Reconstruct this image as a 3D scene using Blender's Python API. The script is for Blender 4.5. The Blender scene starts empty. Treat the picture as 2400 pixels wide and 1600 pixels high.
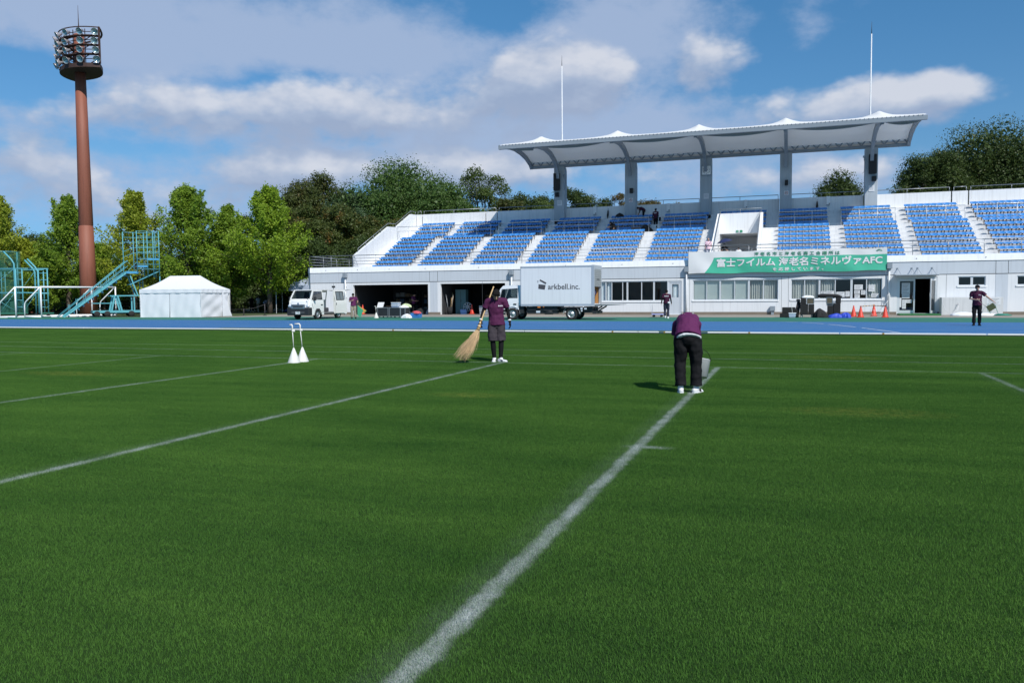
import bpy, bmesh, math, random
import numpy as np
from mathutils import Vector, Matrix, Euler
R = math.radians
sc = bpy.context.scene
COL = sc.collection

# ------------------------------------------------------------ camera
# world: X runs along the grandstand, Y towards it, Z up; the camera stands at the origin, 1.45 m above the turf
CAM_H = 1.45
YAW, PITCH, ROLL = R(19.147), R(3.225), R(0.444)
cd = bpy.data.cameras.new("camera")
cam = bpy.data.objects.new("camera", cd)
COL.objects.link(cam)
cd.sensor_width = 36.0
cd.lens = 36.0 * 1896.0 / 2400.0
cd.clip_start, cd.clip_end = 0.1, 6000.0
FW = Vector((-math.sin(YAW) * math.cos(PITCH), math.cos(YAW) * math.cos(PITCH), -math.sin(PITCH)))
R0 = Vector((math.cos(YAW), math.sin(YAW), 0.0))
D0 = FW.cross(R0)
RT = R0 * math.cos(ROLL) + D0 * math.sin(ROLL)
DN = -R0 * math.sin(ROLL) + D0 * math.cos(ROLL)
cam.matrix_world = Matrix(((RT.x, -DN.x, -FW.x, 0.0), (RT.y, -DN.y, -FW.y, 0.0), (RT.z, -DN.z, -FW.z, CAM_H), (0, 0, 0, 1)))
sc.camera = cam

def dirpx(x, y):
    return FW + RT * ((x - 1200) / 1896.0) + DN * ((y - 800) / 1896.0)
def at(x, y, d):
    "a point seen at photo pixel (x, y), d metres in front of the camera"
    return Vector((0, 0, CAM_H)) + dirpx(x, y) * d
def gnd(x, d):
    "ground point in photo column x, d metres away"
    p = at(x, 700, d); return Vector((p.x, p.y, 0.0))

# ------------------------------------------------------------ light
SUN_EL, SUN_AZ = R(45.0), math.atan2(0.73, -0.68)      # towards the sun: right of and behind the camera
sd = Vector((math.cos(SUN_EL) * math.sin(SUN_AZ), math.cos(SUN_EL) * math.cos(SUN_AZ), math.sin(SUN_EL)))
ld = bpy.data.lights.new("sun", 'SUN')
ld.energy = 4.7; ld.angle = R(0.53); ld.color = (1.0, 0.955, 0.89)
sun = bpy.data.objects.new("sun", ld); COL.objects.link(sun)
sun.rotation_euler = (-sd).to_track_quat('-Z', 'Y').to_euler()
sc.view_settings.view_transform = 'Standard'
sc.view_settings.look = 'None'
sc.view_settings.exposure = 0.0
sc.view_settings.gamma = 1.0
sc.cycles.max_bounces = 6; sc.cycles.diffuse_bounces = 3; sc.cycles.glossy_bounces = 3; sc.cycles.transmission_bounces = 4; sc.cycles.transparent_max_bounces = 8

w = bpy.data.worlds.new("World"); sc.world = w; w.use_nodes = True
nt = w.node_tree; nt.nodes.clear()
def N(t, typ, **kw):
    n = t.nodes.new(typ)
    for k, v in kw.items():
        if k.startswith('i_'):
            key = k[2:]
            n.inputs[int(key) if key.isdigit() else key.replace('_', ' ')].default_value = v
        else: setattr(n, k, v)
    return n
def math_node(t, op, a, b=None, c=None, clamp=False):
    n = t.nodes.new('ShaderNodeMath'); n.operation = op; n.use_clamp = clamp
    for i, v in enumerate((a, b, c)):
        if v is None: continue
        if isinstance(v, (int, float)): n.inputs[i].default_value = v
        else: t.links.new(v, n.inputs[i])
    return n.outputs[0]

def cloud_group(name, blobs, bias, amp, scale, fine, puff):
    "cloud thickness as a function of azimuth and elevation: broad masses where the photo has them, broken up by noise"
    g = bpy.data.node_groups.new(name, 'ShaderNodeTree')
    g.interface.new_socket('az', in_out='INPUT', socket_type='NodeSocketFloat')
    g.interface.new_socket('el', in_out='INPUT', socket_type='NodeSocketFloat')
    g.interface.new_socket('mass', in_out='OUTPUT', socket_type='NodeSocketFloat')
    gi = g.nodes.new('NodeGroupInput'); go = g.nodes.new('NodeGroupOutput')
    az, el = gi.outputs[0], gi.outputs[1]
    cb = N(g, 'ShaderNodeCombineXYZ'); g.links.new(az, cb.inputs[0]); g.links.new(math_node(g, 'MULTIPLY', el, 1.6), cb.inputs[1])
    n1 = N(g, 'ShaderNodeTexNoise', i_Scale=scale, i_Detail=10.0, i_Roughness=0.58, i_Distortion=0.15)
    n2 = N(g, 'ShaderNodeTexNoise', i_Scale=scale * 4.5, i_Detail=7.0, i_Roughness=0.62)
    g.links.new(cb.outputs[0], n1.inputs['Vector']); g.links.new(cb.outputs[0], n2.inputs['Vector'])
    acc = math_node(g, 'MULTIPLY_ADD', n1.outputs[0], amp, bias)
    acc = math_node(g, 'MULTIPLY_ADD', math_node(g, 'SUBTRACT', n2.outputs[0], 0.5), fine, acc)
    if puff:
        vo = N(g, 'ShaderNodeTexVoronoi', feature='SMOOTH_F1', i_Scale=scale * 3.2, i_Detail=3.0, i_Roughness=0.55, i_Smoothness=0.35)
        g.links.new(cb.outputs[0], vo.inputs['Vector'])
        acc = math_node(g, 'MULTIPLY_ADD', math_node(g, 'SUBTRACT', 0.45, vo.outputs[0]), puff, acc)
    for (x, y, wx, wy, am) in blobs:
        d = dirpx(x, y).normalized()
        a, e = math.atan2(d.x, d.y), math.asin(d.z)
        u = math_node(g, 'MULTIPLY', math_node(g, 'SUBTRACT', az, a), 1896.0 / wx)
        v = math_node(g, 'MULTIPLY', math_node(g, 'SUBTRACT', el, e), 1896.0 / wy)
        q = math_node(g, 'ADD', math_node(g, 'MULTIPLY', u, u), math_node(g, 'MULTIPLY', v, v))
        ex = math_node(g, 'POWER', 2.71828, math_node(g, 'MULTIPLY', q, -0.8))
        acc = math_node(g, 'MULTIPLY_ADD', ex, am, acc)
    g.links.new(acc, go.inputs[0])
    return g

tc = N(nt, 'ShaderNodeTexCoord')
sp = N(nt, 'ShaderNodeSeparateXYZ'); nt.links.new(tc.outputs['Generated'], sp.inputs[0])
AZ = math_node(nt, 'ARCTAN2', sp.outputs[0], sp.outputs[1]); EL = math_node(nt, 'ARCSINE', sp.outputs[2])
# photo pixel centre, half widths, amount
CUM = [(1300, 172, 165, 85, .80), (1400, 215, 80, 50, .25), (1545, 125, 48, 85, -.45), (1200, 215, 110, 55, .38), (740, 235, 130, 60, .48), (560, 262, 180, 55, .45), (330, 258, 190, 60, .42), (130, 245, 90, 35, .22), (950, 270, 220, 60, .42),
       (950, 405, 300, 50, .60), (620, 400, 140, 40, .42), (1240, 400, 160, 60, .40), (60, 360, 110, 45, .40), (170, 470, 260, 70, .30), (500, 470, 300, 60, .28), (1650, 145, 105, 66, .78), (2080, 215, 175, 60, .68), (2220, 235, 130, 50, .55), (1870, 265, 180, 35, .30),
       (1520, 410, 90, 40, .40), (1735, 425, 95, 40, .48), (1925, 415, 105, 40, .45), (2075, 395, 80, 50, .45), (2250, 60, 260, 120, -.3), (1180, 60, 900, 60, -.12)]
VEIL = [(420, 70, 520, 95, .42), (900, 120, 330, 70, .36), (150, 60, 240, 90, .25), (1480, 45, 170, 80, .42), (1300, 300, 300, 60, .32), (1100, 330, 500, 50, .30), (300, 400, 420, 90, .30), (1900, 65, 38, 45, .34), (1640, 300, 240, 60, .24), (1560, 170, 160, 90, .16), (1800, 420, 400, 60, .3),
        (690, 188, 85, 28, -.42), (40, 165, 120, 45, -.55), (1185, 30, 90, 32, -.34), (2250, 140, 330, 130, -.3), (230, 340, 200, 16, -.2), (850, 325, 90, 14, -.25), (1800, 200, 130, 70, -.15)]
cgc = cloud_group("cumulus_mass", CUM, -0.64, 0.90, 5.5, 0.16, 0.30); cgv = cloud_group("veil_mass", VEIL, -0.57, 1.0, 5.5, 0.55, 0.0)
def use(gr, da=0.0, de=0.0):
    n = N(nt, 'ShaderNodeGroup'); n.node_tree = gr
    nt.links.new(math_node(nt, 'ADD', AZ, da), n.inputs[0]); nt.links.new(math_node(nt, 'ADD', EL, de), n.inputs[1]); return n.outputs[0]
mass, above, veil = use(cgc), use(cgc, 0.010, 0.024), use(cgv)
def smooth(v, lo, hi, top):
    m_ = N(nt, 'ShaderNodeMapRange', interpolation_type='SMOOTHSTEP'); nt.links.new(v, m_.inputs[0])
    m_.inputs['From Min'].default_value = lo; m_.inputs['From Max'].default_value = hi; m_.inputs['To Max'].default_value = top; return m_.outputs[0]
cover, vcover = smooth(mass, -0.12, 0.30, 0.90), smooth(veil, -0.12, 0.42, 0.85)
# the side of a cloud towards the sun (thinner above than here) is bright, the underside grey
lit = math_node(nt, 'MULTIPLY_ADD', math_node(nt, 'SUBTRACT', mass, above), 1.45, 0.20, clamp=True)
ramp = N(nt, 'ShaderNodeValToRGB'); nt.links.new(lit, ramp.inputs[0])
ramp.color_ramp.elements[0].color = (0.34, 0.42, 0.585, 1); ramp.color_ramp.elements[0].position = 0.0
ramp.color_ramp.elements[1].color = (0.68, 0.71, 0.79, 1); ramp.color_ramp.elements[1].position = 0.95
e = ramp.color_ramp.elements.new(0.34); e.color = (0.41, 0.49, 0.645, 1)
sky = N(nt, 'ShaderNodeTexSky', sky_type='NISHITA', sun_disc=False)
sky.sun_elevation = SUN_EL; sky.sun_rotation = SUN_AZ
sky.air_density = 1.0; sky.dust_density = 0.6; sky.ozone_density = 2.2; sky.altitude = 50.0
hs = N(nt, 'ShaderNodeHueSaturation', i_Saturation=1.0, i_Value=1.0); nt.links.new(sky.outputs[0], hs.inputs['Color'])
tint = N(nt, 'ShaderNodeValToRGB'); nt.links.new(math_node(nt, 'MULTIPLY', EL, 2.2, clamp=True), tint.inputs[0])
tint.color_ramp.elements[0].color = (0.27, 0.53, 1.0, 1); tint.color_ramp.elements[0].position = 0.0
tint.color_ramp.elements[1].color = (0.40, 0.80, 1.0, 1); tint.color_ramp.elements[1].position = 0.75
e = tint.color_ramp.elements.new(0.35); e.color = (0.44, 0.72, 0.92, 1)
tm_ = N(nt, 'ShaderNodeMix', data_type='RGBA', blend_type='MULTIPLY'); tm_.inputs['Factor'].default_value = 1.0
nt.links.new(hs.outputs[0], tm_.inputs['A']); nt.links.new(tint.outputs[0], tm_.inputs['B'])
bg1 = N(nt, 'ShaderNodeBackground', i_Strength=0.115); nt.links.new(tm_.outputs['Result'], bg1.inputs[0])
bgv = N(nt, 'ShaderNodeBackground', i_Strength=1.0); bgv.inputs[0].default_value = (0.39, 0.49, 0.685, 1)
bg2 = N(nt, 'ShaderNodeBackground', i_Strength=1.0); nt.links.new(ramp.outputs[0], bg2.inputs[0])
mv = N(nt, 'ShaderNodeMixShader'); nt.links.new(vcover, mv.inputs[0]); nt.links.new(bg1.outputs[0], mv.inputs[1]); nt.links.new(bgv.outputs[0], mv.inputs[2])
mx = N(nt, 'ShaderNodeMixShader'); nt.links.new(cover, mx.inputs[0])
nt.links.new(mv.outputs[0], mx.inputs[1]); nt.links.new(bg2.outputs[0], mx.inputs[2])
wo = N(nt, 'ShaderNodeOutputWorld'); nt.links.new(mx.outputs[0], wo.inputs[0])

# ------------------------------------------------------------ materials
MATS = {}
def mat(name, col, rough=0.6, var=0.08, scale=4.0, metal=0.0, bump=0.0, bscale=40.0, spec=0.5, streak=0.0, trans=0.0, island=0.0):
    if name in MATS: return MATS[name]
    m = bpy.data.materials.new(name); m.use_nodes = True
    t = m.node_tree; b = t.nodes['Principled BSDF']
    b.inputs['Roughness'].default_value = rough; b.inputs['Metallic'].default_value = metal
    b.inputs['Specular IOR Level'].default_value = spec
    tcx = N(t, 'ShaderNodeTexCoord')
    nz = N(t, 'ShaderNodeTexNoise', i_Scale=scale, i_Detail=5.0, i_Roughness=0.6)
    t.links.new(tcx.outputs['Object'], nz.inputs['Vector'])
    f = math_node(t, 'MULTIPLY_ADD', nz.outputs[0], 2 * var, 1.0 - var)
    if streak:
        mp = N(t, 'ShaderNodeMapping'); mp.inputs['Scale'].default_value = (5.0, 5.0, 0.25)
        t.links.new(tcx.outputs['Object'], mp.inputs[0])
        n3 = N(t, 'ShaderNodeTexNoise', i_Scale=1.6, i_Detail=4.0); t.links.new(mp.outputs[0], n3.inputs['Vector'])
        mr = N(t, 'ShaderNodeMapRange'); t.links.new(n3.outputs[0], mr.inputs[0])
        mr.inputs['From Min'].default_value = 0.5; mr.inputs['From Max'].default_value = 0.8
        mr.inputs['To Min'].default_value = 1.0; mr.inputs['To Max'].default_value = 1.0 - streak
        f = math_node(t, 'MULTIPLY', f, mr.outputs[0])
    if island:
        ge = N(t, 'ShaderNodeNewGeometry')
        f = math_node(t, 'MULTIPLY', f, math_node(t, 'MULTIPLY_ADD', ge.outputs['Random Per Island'], 2 * island, 1.0 - island))
    mu = N(t, 'ShaderNodeVectorMath', operation='SCALE'); mu.inputs[0].default_value = col
    t.links.new(f, mu.inputs['Scale']); t.links.new(mu.outputs[0], b.inputs['Base Color'])
    if bump:
        nb = N(t, 'ShaderNodeTexNoise', i_Scale=bscale, i_Detail=3.0); t.links.new(tcx.outputs['Object'], nb.inputs['Vector'])
        bp = N(t, 'ShaderNodeBump', i_Strength=bump, i_Distance=0.02); t.links.new(nb.outputs[0], bp.inputs['Height'])
        t.links.new(bp.outputs[0], b.inputs['Normal'])
    if trans:
        tr = N(t, 'ShaderNodeBsdfTranslucent'); t.links.new(mu.outputs[0], tr.inputs[0])
        ms = N(t, 'ShaderNodeMixShader'); ms.inputs[0].default_value = trans
        out = t.nodes['Material Output']
        t.links.new(b.outputs[0], ms.inputs[1]); t.links.new(tr.outputs[0], ms.inputs[2]); t.links.new(ms.outputs[0], out.inputs[0])
    MATS[name] = m
    return m
def glass_mat(name, tint=(0.6, 0.66, 0.66), refl=0.9):
    "window glass: a clear, slightly dark pane that mirrors the sky"
    if name in MATS: return MATS[name]
    m = bpy.data.materials.new(name); m.use_nodes = True; t = m.node_tree
    t.nodes.remove(t.nodes['Principled BSDF'])
    tr = N(t, 'ShaderNodeBsdfTransparent'); tr.inputs[0].default_value = (*tint, 1)
    gl = N(t, 'ShaderNodeBsdfGlossy', i_Roughness=0.02); gl.inputs[0].default_value = (refl, refl, refl, 1)
    lw = N(t, 'ShaderNodeLayerWeight', i_Blend=0.5)
    ms = N(t, 'ShaderNodeMixShader'); t.links.new(math_node(t, 'MULTIPLY_ADD', math_node(t, 'POWER', lw.outputs['Facing'], 4.0), 0.9, 0.07, clamp=True), ms.inputs[0])
    t.links.new(tr.outputs[0], ms.inputs[1]); t.links.new(gl.outputs[0], ms.inputs[2])
    t.links.new(ms.outputs[0], t.nodes['Material Output'].inputs[0])
    MATS[name] = m; return m

# ------------------------------------------------------------ objects
def tag(o, label=None, cat=None, group=None, kind=None):
    if label: o['label'] = label
    if cat: o['category'] = cat
    if group: o['group'] = group
    if kind: o['kind'] = kind
    return o
def thing(name, label, cat, loc=(0, 0, 0), rz=0.0, group=None):
    o = bpy.data.objects.new(name, None); COL.objects.link(o)
    o.location = loc; o.rotation_euler = (0, 0, rz); o.empty_display_size = 0.3
    return tag(o, label, cat, group)
def copy_tree(o, parent=None):
    c = o.copy(); COL.objects.link(c)
    if parent: c.parent = parent
    for ch in list(o.children): copy_tree(ch, c)
    return c
def basis(d, side=None):
    d = Vector(d).normalized()
    a = Vector(side) if side is not None else (Vector((0, 0, 1)) if abs(d.z) < 0.9 else Vector((1, 0, 0)))
    a = a - d * a.dot(d)
    if a.length < 1e-6: a = d.orthogonal()
    a.normalize()
    return d, a, d.cross(a)
class MB:
    "collects boxes, tubes, prisms and sheets, then links them as ONE mesh object"
    def __init__(s): s.v = []; s.f = []; s.m = []; s.sm = []
    def _add(s, vs, fs, m=0, smooth=False):
        o = len(s.v); s.v += [tuple(v) for v in vs]
        for f in fs: s.f.append(tuple(i + o for i in f)); s.m.append(m); s.sm.append(smooth)
        return s
    def box(s, x0, y0, z0, x1, y1, z1, m=0):
        vs = [(x, y, z) for z in (z0, z1) for y in (y0, y1) for x in (x0, x1)]
        return s._add(vs, [(0, 2, 3, 1), (4, 5, 7, 6), (0, 1, 5, 4), (2, 6, 7, 3), (0, 4, 6, 2), (1, 3, 7, 5)], m)
    def bbox(s, x0, y0, z0, x1, y1, z1, b=0.01, m=0):
        "box with chamfered edges"
        bm = bmesh.new(); r = bmesh.ops.create_cube(bm, size=1.0)
        for v in bm.verts: v.co = ((x0 + x1) / 2 + v.co.x * (x1 - x0), (y0 + y1) / 2 + v.co.y * (y1 - y0), (z0 + z1) / 2 + v.co.z * (z1 - z0))
        bmesh.ops.bevel(bm, geom=bm.edges[:], offset=b, segments=2, affect='EDGES', profile=0.5)
        bm.verts.ensure_lookup_table(); bm.verts.index_update()
        s._add([v.co.copy() for v in bm.verts], [[v.index for v in f.verts] for f in bm.faces], m); bm.free(); return s
    def beam(s, p, q, a, b, m=0, side=None):
        "square bar from p to q, a wide along side, b thick"
        p, q = Vector(p), Vector(q); d, u, v = basis(q - p, side); u = u * a / 2; v = v * b / 2
        vs = [c + i * u + j * v for c in (p, q) for (i, j) in ((-1, -1), (1, -1), (1, 1), (-1, 1))]
        return s._add(vs, [(3, 2, 1, 0), (4, 5, 6, 7), (0, 1, 5, 4), (1, 2, 6, 5), (2, 3, 7, 6), (3, 0, 4, 7)], m)
    def tube(s, pts, r, n=8, m=0, cap=True, smooth=True, side=None, asp=1.0):
        pts = [Vector(p) for p in pts]; k = len(pts)
        rs = [r] * k if isinstance(r, (int, float)) else list(r)
        vs = []; u0 = side
        for i, p in enumerate(pts):
            d = (pts[min(i + 1, k - 1)] - pts[max(i - 1, 0)])
            d, u, v = basis(d, u0)
            if side is None: u0 = u
            ra, rb = rs[i] if isinstance(rs[i], (tuple, list)) else (rs[i], rs[i] * asp)
            for j in range(n):
                t = 2 * math.pi * j / n
                vs.append(p + u * (ra * math.cos(t)) + v * (rb * math.sin(t)))
        fs = [(i * n + j, i * n + (j + 1) % n, (i + 1) * n + (j + 1) % n, (i + 1) * n + j) for i in range(k - 1) for j in range(n)]
        s._add(vs, fs, m, smooth)
        if cap:
            o = len(s.v) - k * n
            s.f.append(tuple(o + j for j in range(n))[::-1]); s.m.append(m); s.sm.append(False)
            s.f.append(tuple(o + (k - 1) * n + j for j in range(n))); s.m.append(m); s.sm.append(False)
        return s
    def blob(s, c, rx, ry, rz, rot=None, n=12, k=8, m=0):
        c = Vector(c); M = rot or Matrix.Identity(3)
        vs = [c + M @ Vector((0, 0, rz))]
        for i in range(1, k):
            a = math.pi * i / k
            for j in range(n):
                t = 2 * math.pi * j / n
                vs.append(c + M @ Vector((rx * math.sin(a) * math.cos(t), ry * math.sin(a) * math.sin(t), rz * math.cos(a))))
        vs.append(c + M @ Vector((0, 0, -rz))); L = len(vs) - 1
        fs = [(0, 1 + j, 1 + (j + 1) % n) for j in range(n)]
        for i in range(k - 2):
            for j in range(n):
                a, b = 1 + i * n + j, 1 + i * n + (j + 1) % n
                fs.append((a, a + n, b + n, b))
        fs += [(L, 1 + (k - 2) * n + (j + 1) % n, 1 + (k - 2) * n + j) for j in range(n)]
        return s._add(vs, fs, m, True)
    def prism(s, poly, axis, a, b, m=0):
        "polygon (2-D) swept along an axis: axis x -> poly is (y,z); y -> (x,z); z -> (x,y)"
        def P(p, t): return {'x': (t, p[0], p[1]), 'y': (p[0], t, p[1]), 'z': (p[0], p[1], t)}[axis]
        n = len(poly); vs = [P(p, a) for p in poly] + [P(p, b) for p in poly]
        fs = [tuple(range(n))[::-1], tuple(range(n, 2 * n))] + [(i, (i + 1) % n, n + (i + 1) % n, n + i) for i in range(n)]
        return s._add(vs, fs, m)
    def lathe(s, prof, c=(0, 0, 0), n=16, M=None, m=0, smooth=True):
        c = Vector(c); M = M or Matrix.Identity(3); k = len(prof)
        vs = [c + M @ Vector((r * math.cos(2 * math.pi * j / n), r * math.sin(2 * math.pi * j / n), z)) for r, z in prof for j in range(n)]
        fs = [(i * n + j, i * n + (j + 1) % n, (i + 1) * n + (j + 1) % n, (i + 1) * n + j) for i in range(k - 1) for j in range(n)]
        return s._add(vs, fs, m, smooth)
    def grid(s, fn, nu, nv, m=0, smooth=True, close=False):
        vs = [fn(i / nu, j / nv) for j in range(nv + 1) for i in range(nu + 1)]
        fs = [(j * (nu + 1) + i, j * (nu + 1) + i + 1, (j + 1) * (nu + 1) + i + 1, (j + 1) * (nu + 1) + i) for j in range(nv) for i in range(nu)]
        return s._add(vs, fs, m, smooth)
    def slab(s, fn, nu, nv, t, m=0):
        "thin sheet with a real thickness t (vector)"
        t = Vector(t); s.grid(fn, nu, nv, m); s.grid(lambda u, v: Vector(fn(1 - u, v)) + t, nu, nv, m); return s
    def poly(s, pts, m=0): return s._add(pts, [tuple(range(len(pts)))], m)
    def build(s, name, mats, parent=None, world=True, fixn=True):
        me = bpy.data.meshes.new(name)
        vs = s.v
        if parent is not None and world:
            p = parent; M = Matrix.Identity(4)
            while p is not None:
                M = Matrix.Translation(p.location) @ p.rotation_euler.to_matrix().to_4x4() @ M; p = p.parent
            Mi = M.inverted(); vs = [tuple(Mi @ Vector(v)) for v in vs]
        me.from_pydata(vs, [], s.f)
        for mm in (mats if isinstance(mats, (list, tuple)) else [mats]): me.materials.append(mm)
        me.polygons.foreach_set('material_index', s.m); me.polygons.foreach_set('use_smooth', s.sm)
        if fixn:
            bm = bmesh.new(); bm.from_mesh(me); bmesh.ops.recalc_face_normals(bm, faces=bm.faces[:]); bm.to_mesh(me); bm.free()
        o = bpy.data.objects.new(name, me); COL.objects.link(o)
        if parent is not None: o.parent = parent
        return o
def structure(name, mb, m, **k):
    return tag(mb.build(name, m, **k), kind='structure')
def text_mesh(body, size, width=None, bold=0.0, align='CENTER', spacing=1.0, height=None):
    "flat lettering as vertices and faces, standing upright in the XZ plane, centred on the origin"
    cu = bpy.data.curves.new('lettering', 'FONT'); cu.body = body; cu.size = size; cu.align_x = align; cu.align_y = 'CENTER'
    cu.offset = bold; cu.space_character = spacing; cu.resolution_u = 3
    ob = bpy.data.objects.new('lettering', cu); COL.objects.link(ob)
    dg = bpy.context.evaluated_depsgraph_get(); dg.update()
    me = bpy.data.meshes.new_from_object(ob.evaluated_get(dg))
    V = [tuple(v.co) for v in me.vertices]; F = [tuple(p.vertices) for p in me.polygons]
    bpy.data.objects.remove(ob); bpy.data.curves.remove(cu); bpy.data.meshes.remove(me)
    xs = [v[0] for v in V]; ys = [v[1] for v in V]
    cx, cy = (min(xs) + max(xs)) / 2, (min(ys) + max(ys)) / 2
    kx = width / (max(xs) - min(xs)) if width else 1.0
    ky = height / (max(ys) - min(ys)) if height else kx
    return [((v[0] - cx) * kx, 0.0, (v[1] - cy) * ky) for v in V], F
# ------------------------------------------------------------ turf, track, ground
LINES_X = [-28.83, -24.26, -19.69, -15.12, -10.52, -5.94, -1.385, 3.2, 7.77, 12.34]
def turf_colour(t, base_lo, base_hi, chalk):
    "grass colour by world position: broad light and dark patches, dry spots, and the chalked yard lines and hash lines"
    ge = N(t, 'ShaderNodeNewGeometry'); pos = ge.outputs['Position']
    s = N(t, 'ShaderNodeSeparateXYZ'); t.links.new(pos, s.inputs[0])
    fl = N(t, 'ShaderNodeCombineXYZ'); t.links.new(s.outputs[0], fl.inputs[0]); t.links.new(s.outputs[1], fl.inputs[1])
    n1 = N(t, 'ShaderNodeTexNoise', i_Scale=0.55, i_Detail=6.0, i_Roughness=0.65)
    n2 = N(t, 'ShaderNodeTexNoise', i_Scale=5.0, i_Detail=4.0, i_Roughness=0.6)
    n3 = N(t, 'ShaderNodeTexNoise', i_Scale=0.9, i_Detail=3.0, i_Roughness=0.5)
    mp = N(t, 'ShaderNodeMapping'); mp.inputs['Rotation'].default_value = (0, 0, -YAW); mp.inputs['Scale'].default_value = (0.45, 1.7, 1)
    t.links.new(fl.outputs[0], mp.inputs[0])
    for n in (n1, n2): t.links.new(mp.outputs[0], n.inputs['Vector'])
    t.links.new(fl.outputs[0], n3.inputs['Vector'])
    f = math_node(t, 'MULTIPLY_ADD', n1.outputs[0], 2.3, -0.65)
    f = math_node(t, 'MULTIPLY_ADD', math_node(t, 'SUBTRACT', n2.outputs[0], 0.5), 0.6, f, clamp=True)
    mixc = N(t, 'ShaderNodeMix', data_type='RGBA'); t.links.new(f, mixc.inputs['Factor'])
    mixc.inputs['A'].default_value = (*base_lo, 1); mixc.inputs['B'].default_value = (*base_hi, 1)
    col = mixc.outputs['Result']
    # dry, yellowish worn spots
    dry = None
    for (x, y, rx, ry) in ((-13.3, 12.0, 1.3, .5), (-4.45, 10.9, .7, .35), (0.85, 10.6, 1.1, .5), (1.0, 19.5, 1.2, .7), (-12.0, 17.6, .5, .25)):
        u = math_node(t, 'MULTIPLY', math_node(t, 'SUBTRACT', s.outputs[0], x), 1 / rx); v = math_node(t, 'MULTIPLY', math_node(t, 'SUBTRACT', s.outputs[1], y), 1 / ry)
        q = math_node(t, 'ADD', math_node(t, 'MULTIPLY', u, u), math_node(t, 'MULTIPLY', v, v))
        dd = math_node(t, 'SUBTRACT', 1.0, q, clamp=True)
        dry = dd if dry is None else math_node(t, 'MAXIMUM', dry, dd)
    n5 = N(t, 'ShaderNodeTexNoise', i_Scale=9.0, i_Detail=3.0); t.links.new(fl.outputs[0], n5.inputs['Vector'])
    dry = math_node(t, 'MULTIPLY', dry, math_node(t, 'MULTIPLY_ADD', n5.outputs[0], 3.0, -1.1, clamp=True))
    md = N(t, 'ShaderNodeMix', data_type='RGBA'); t.links.new(math_node(t, 'MULTIPLY', dry, 0.55), md.inputs['Factor'])
    t.links.new(col, md.inputs['A']); md.inputs['B'].default_value = (base_hi[0] * 2.6, base_hi[1] * 1.25, base_hi[2] * 1.5, 1)
    col = md.outputs['Result']
    # chalk
    nw = N(t, 'ShaderNodeTexNoise', i_Scale=6.0, i_Detail=3.0); t.links.new(fl.outputs[0], nw.inputs['Vector'])
    wob = math_node(t, 'MULTIPLY_ADD', nw.outputs[0], 0.07, -0.035)
    nb = N(t, 'ShaderNodeTexNoise', i_Scale=2.2, i_Detail=5.0, i_Roughness=0.7); t.links.new(fl.outputs[0], nb.inputs['Vector'])
    worn = math_node(t, 'MULTIPLY_ADD', nb.outputs[0], 2.3, -0.42, clamp=True)
    ng = N(t, 'ShaderNodeTexNoise', i_Scale=120.0, i_Detail=2.0); t.links.new(pos, ng.inputs['Vector'])
    grain = math_node(t, 'MULTIPLY_ADD', ng.outputs[0], 2.4, -0.55, clamp=True)
    def band(coord, c, half, soft, amt):
        d = math_node(t, 'ABSOLUTE', math_node(t, 'ADD', math_node(t, 'SUBTRACT', coord, c), wob))
        m_ = N(t, 'ShaderNodeMapRange', interpolation_type='SMOOTHSTEP'); t.links.new(d, m_.inputs[0])
        m_.inputs['From Min'].default_value = half - soft; m_.inputs['From Max'].default_value = half + soft
        m_.inputs['To Min'].default_value = amt; m_.inputs['To Max'].default_value = 0.0
        return m_.outputs[0]
    stop = math_node(t, 'LESS_THAN', s.outputs[1], 16.45)
    tot = None
    for x in LINES_X:
        am = {-1.385: 1.0, -5.94: 0.9, -10.52: 0.75, -15.12: 0.5, 3.2: 0.6}.get(x, 0.4)
        b_ = band(s.outputs[0], x, 0.05, 0.035, am)
        halo = band(s.outputs[0], x - 0.05, 0.12, 0.11, am * 0.09)
        b_ = math_node(t, 'MULTIPLY', math_node(t, 'MAXIMUM', b_, halo), stop)
        tot = b_ if tot is None else math_node(t, 'MAXIMUM', tot, b_)
    for y, am in ((16.42, .62), (18.55, .60), (20.5, .50)):
        tot = math_node(t, 'MAXIMUM', tot, band(s.outputs[1], y, 0.045, 0.035, am))
    # short cross mark on the near line
    cm = math_node(t, 'MULTIPLY', band(s.outputs[1], 7.62, 0.05, 0.045, 0.85), band(s.outputs[0], -1.29, 0.17, 0.15, 1.0))
    tot = math_node(t, 'MAXIMUM', tot, cm)
    fac = math_node(t, 'MULTIPLY', math_node(t, 'MULTIPLY', tot, worn), math_node(t, 'MULTIPLY_ADD', grain, 0.75, 0.3, clamp=True))
    mw = N(t, 'ShaderNodeMix', data_type='RGBA'); t.links.new(fac, mw.inputs['Factor'])
    t.links.new(col, mw.inputs['A']); mw.inputs['B'].default_value = (*chalk, 1)
    return mw.outputs['Result'], ge
gm = bpy.data.materials.new("turf_soil"); gm.use_nodes = True
t = gm.node_tree; c, _ = turf_colour(t, (0.014, 0.036, 0.008), (0.026, 0.058, 0.012), (0.42, 0.45, 0.45))
t.links.new(c, t.nodes['Principled BSDF'].inputs['Base Color']); t.nodes['Principled BSDF'].inputs['Roughness'].default_value = 0.9
t.nodes['Principled BSDF'].inputs['Specular IOR Level'].default_value = 0.1
bm_ = bpy.data.materials.new("grass_blades"); bm_.use_nodes = True
t = bm_.node_tree; c, ge = turf_colour(t, (0.056, 0.148, 0.028), (0.122, 0.252, 0.046), (0.50, 0.54, 0.54))
b = t.nodes['Principled BSDF']; b.inputs['Roughness'].default_value = 0.55; b.inputs['Specular IOR Level'].default_value = 0.06
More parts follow.
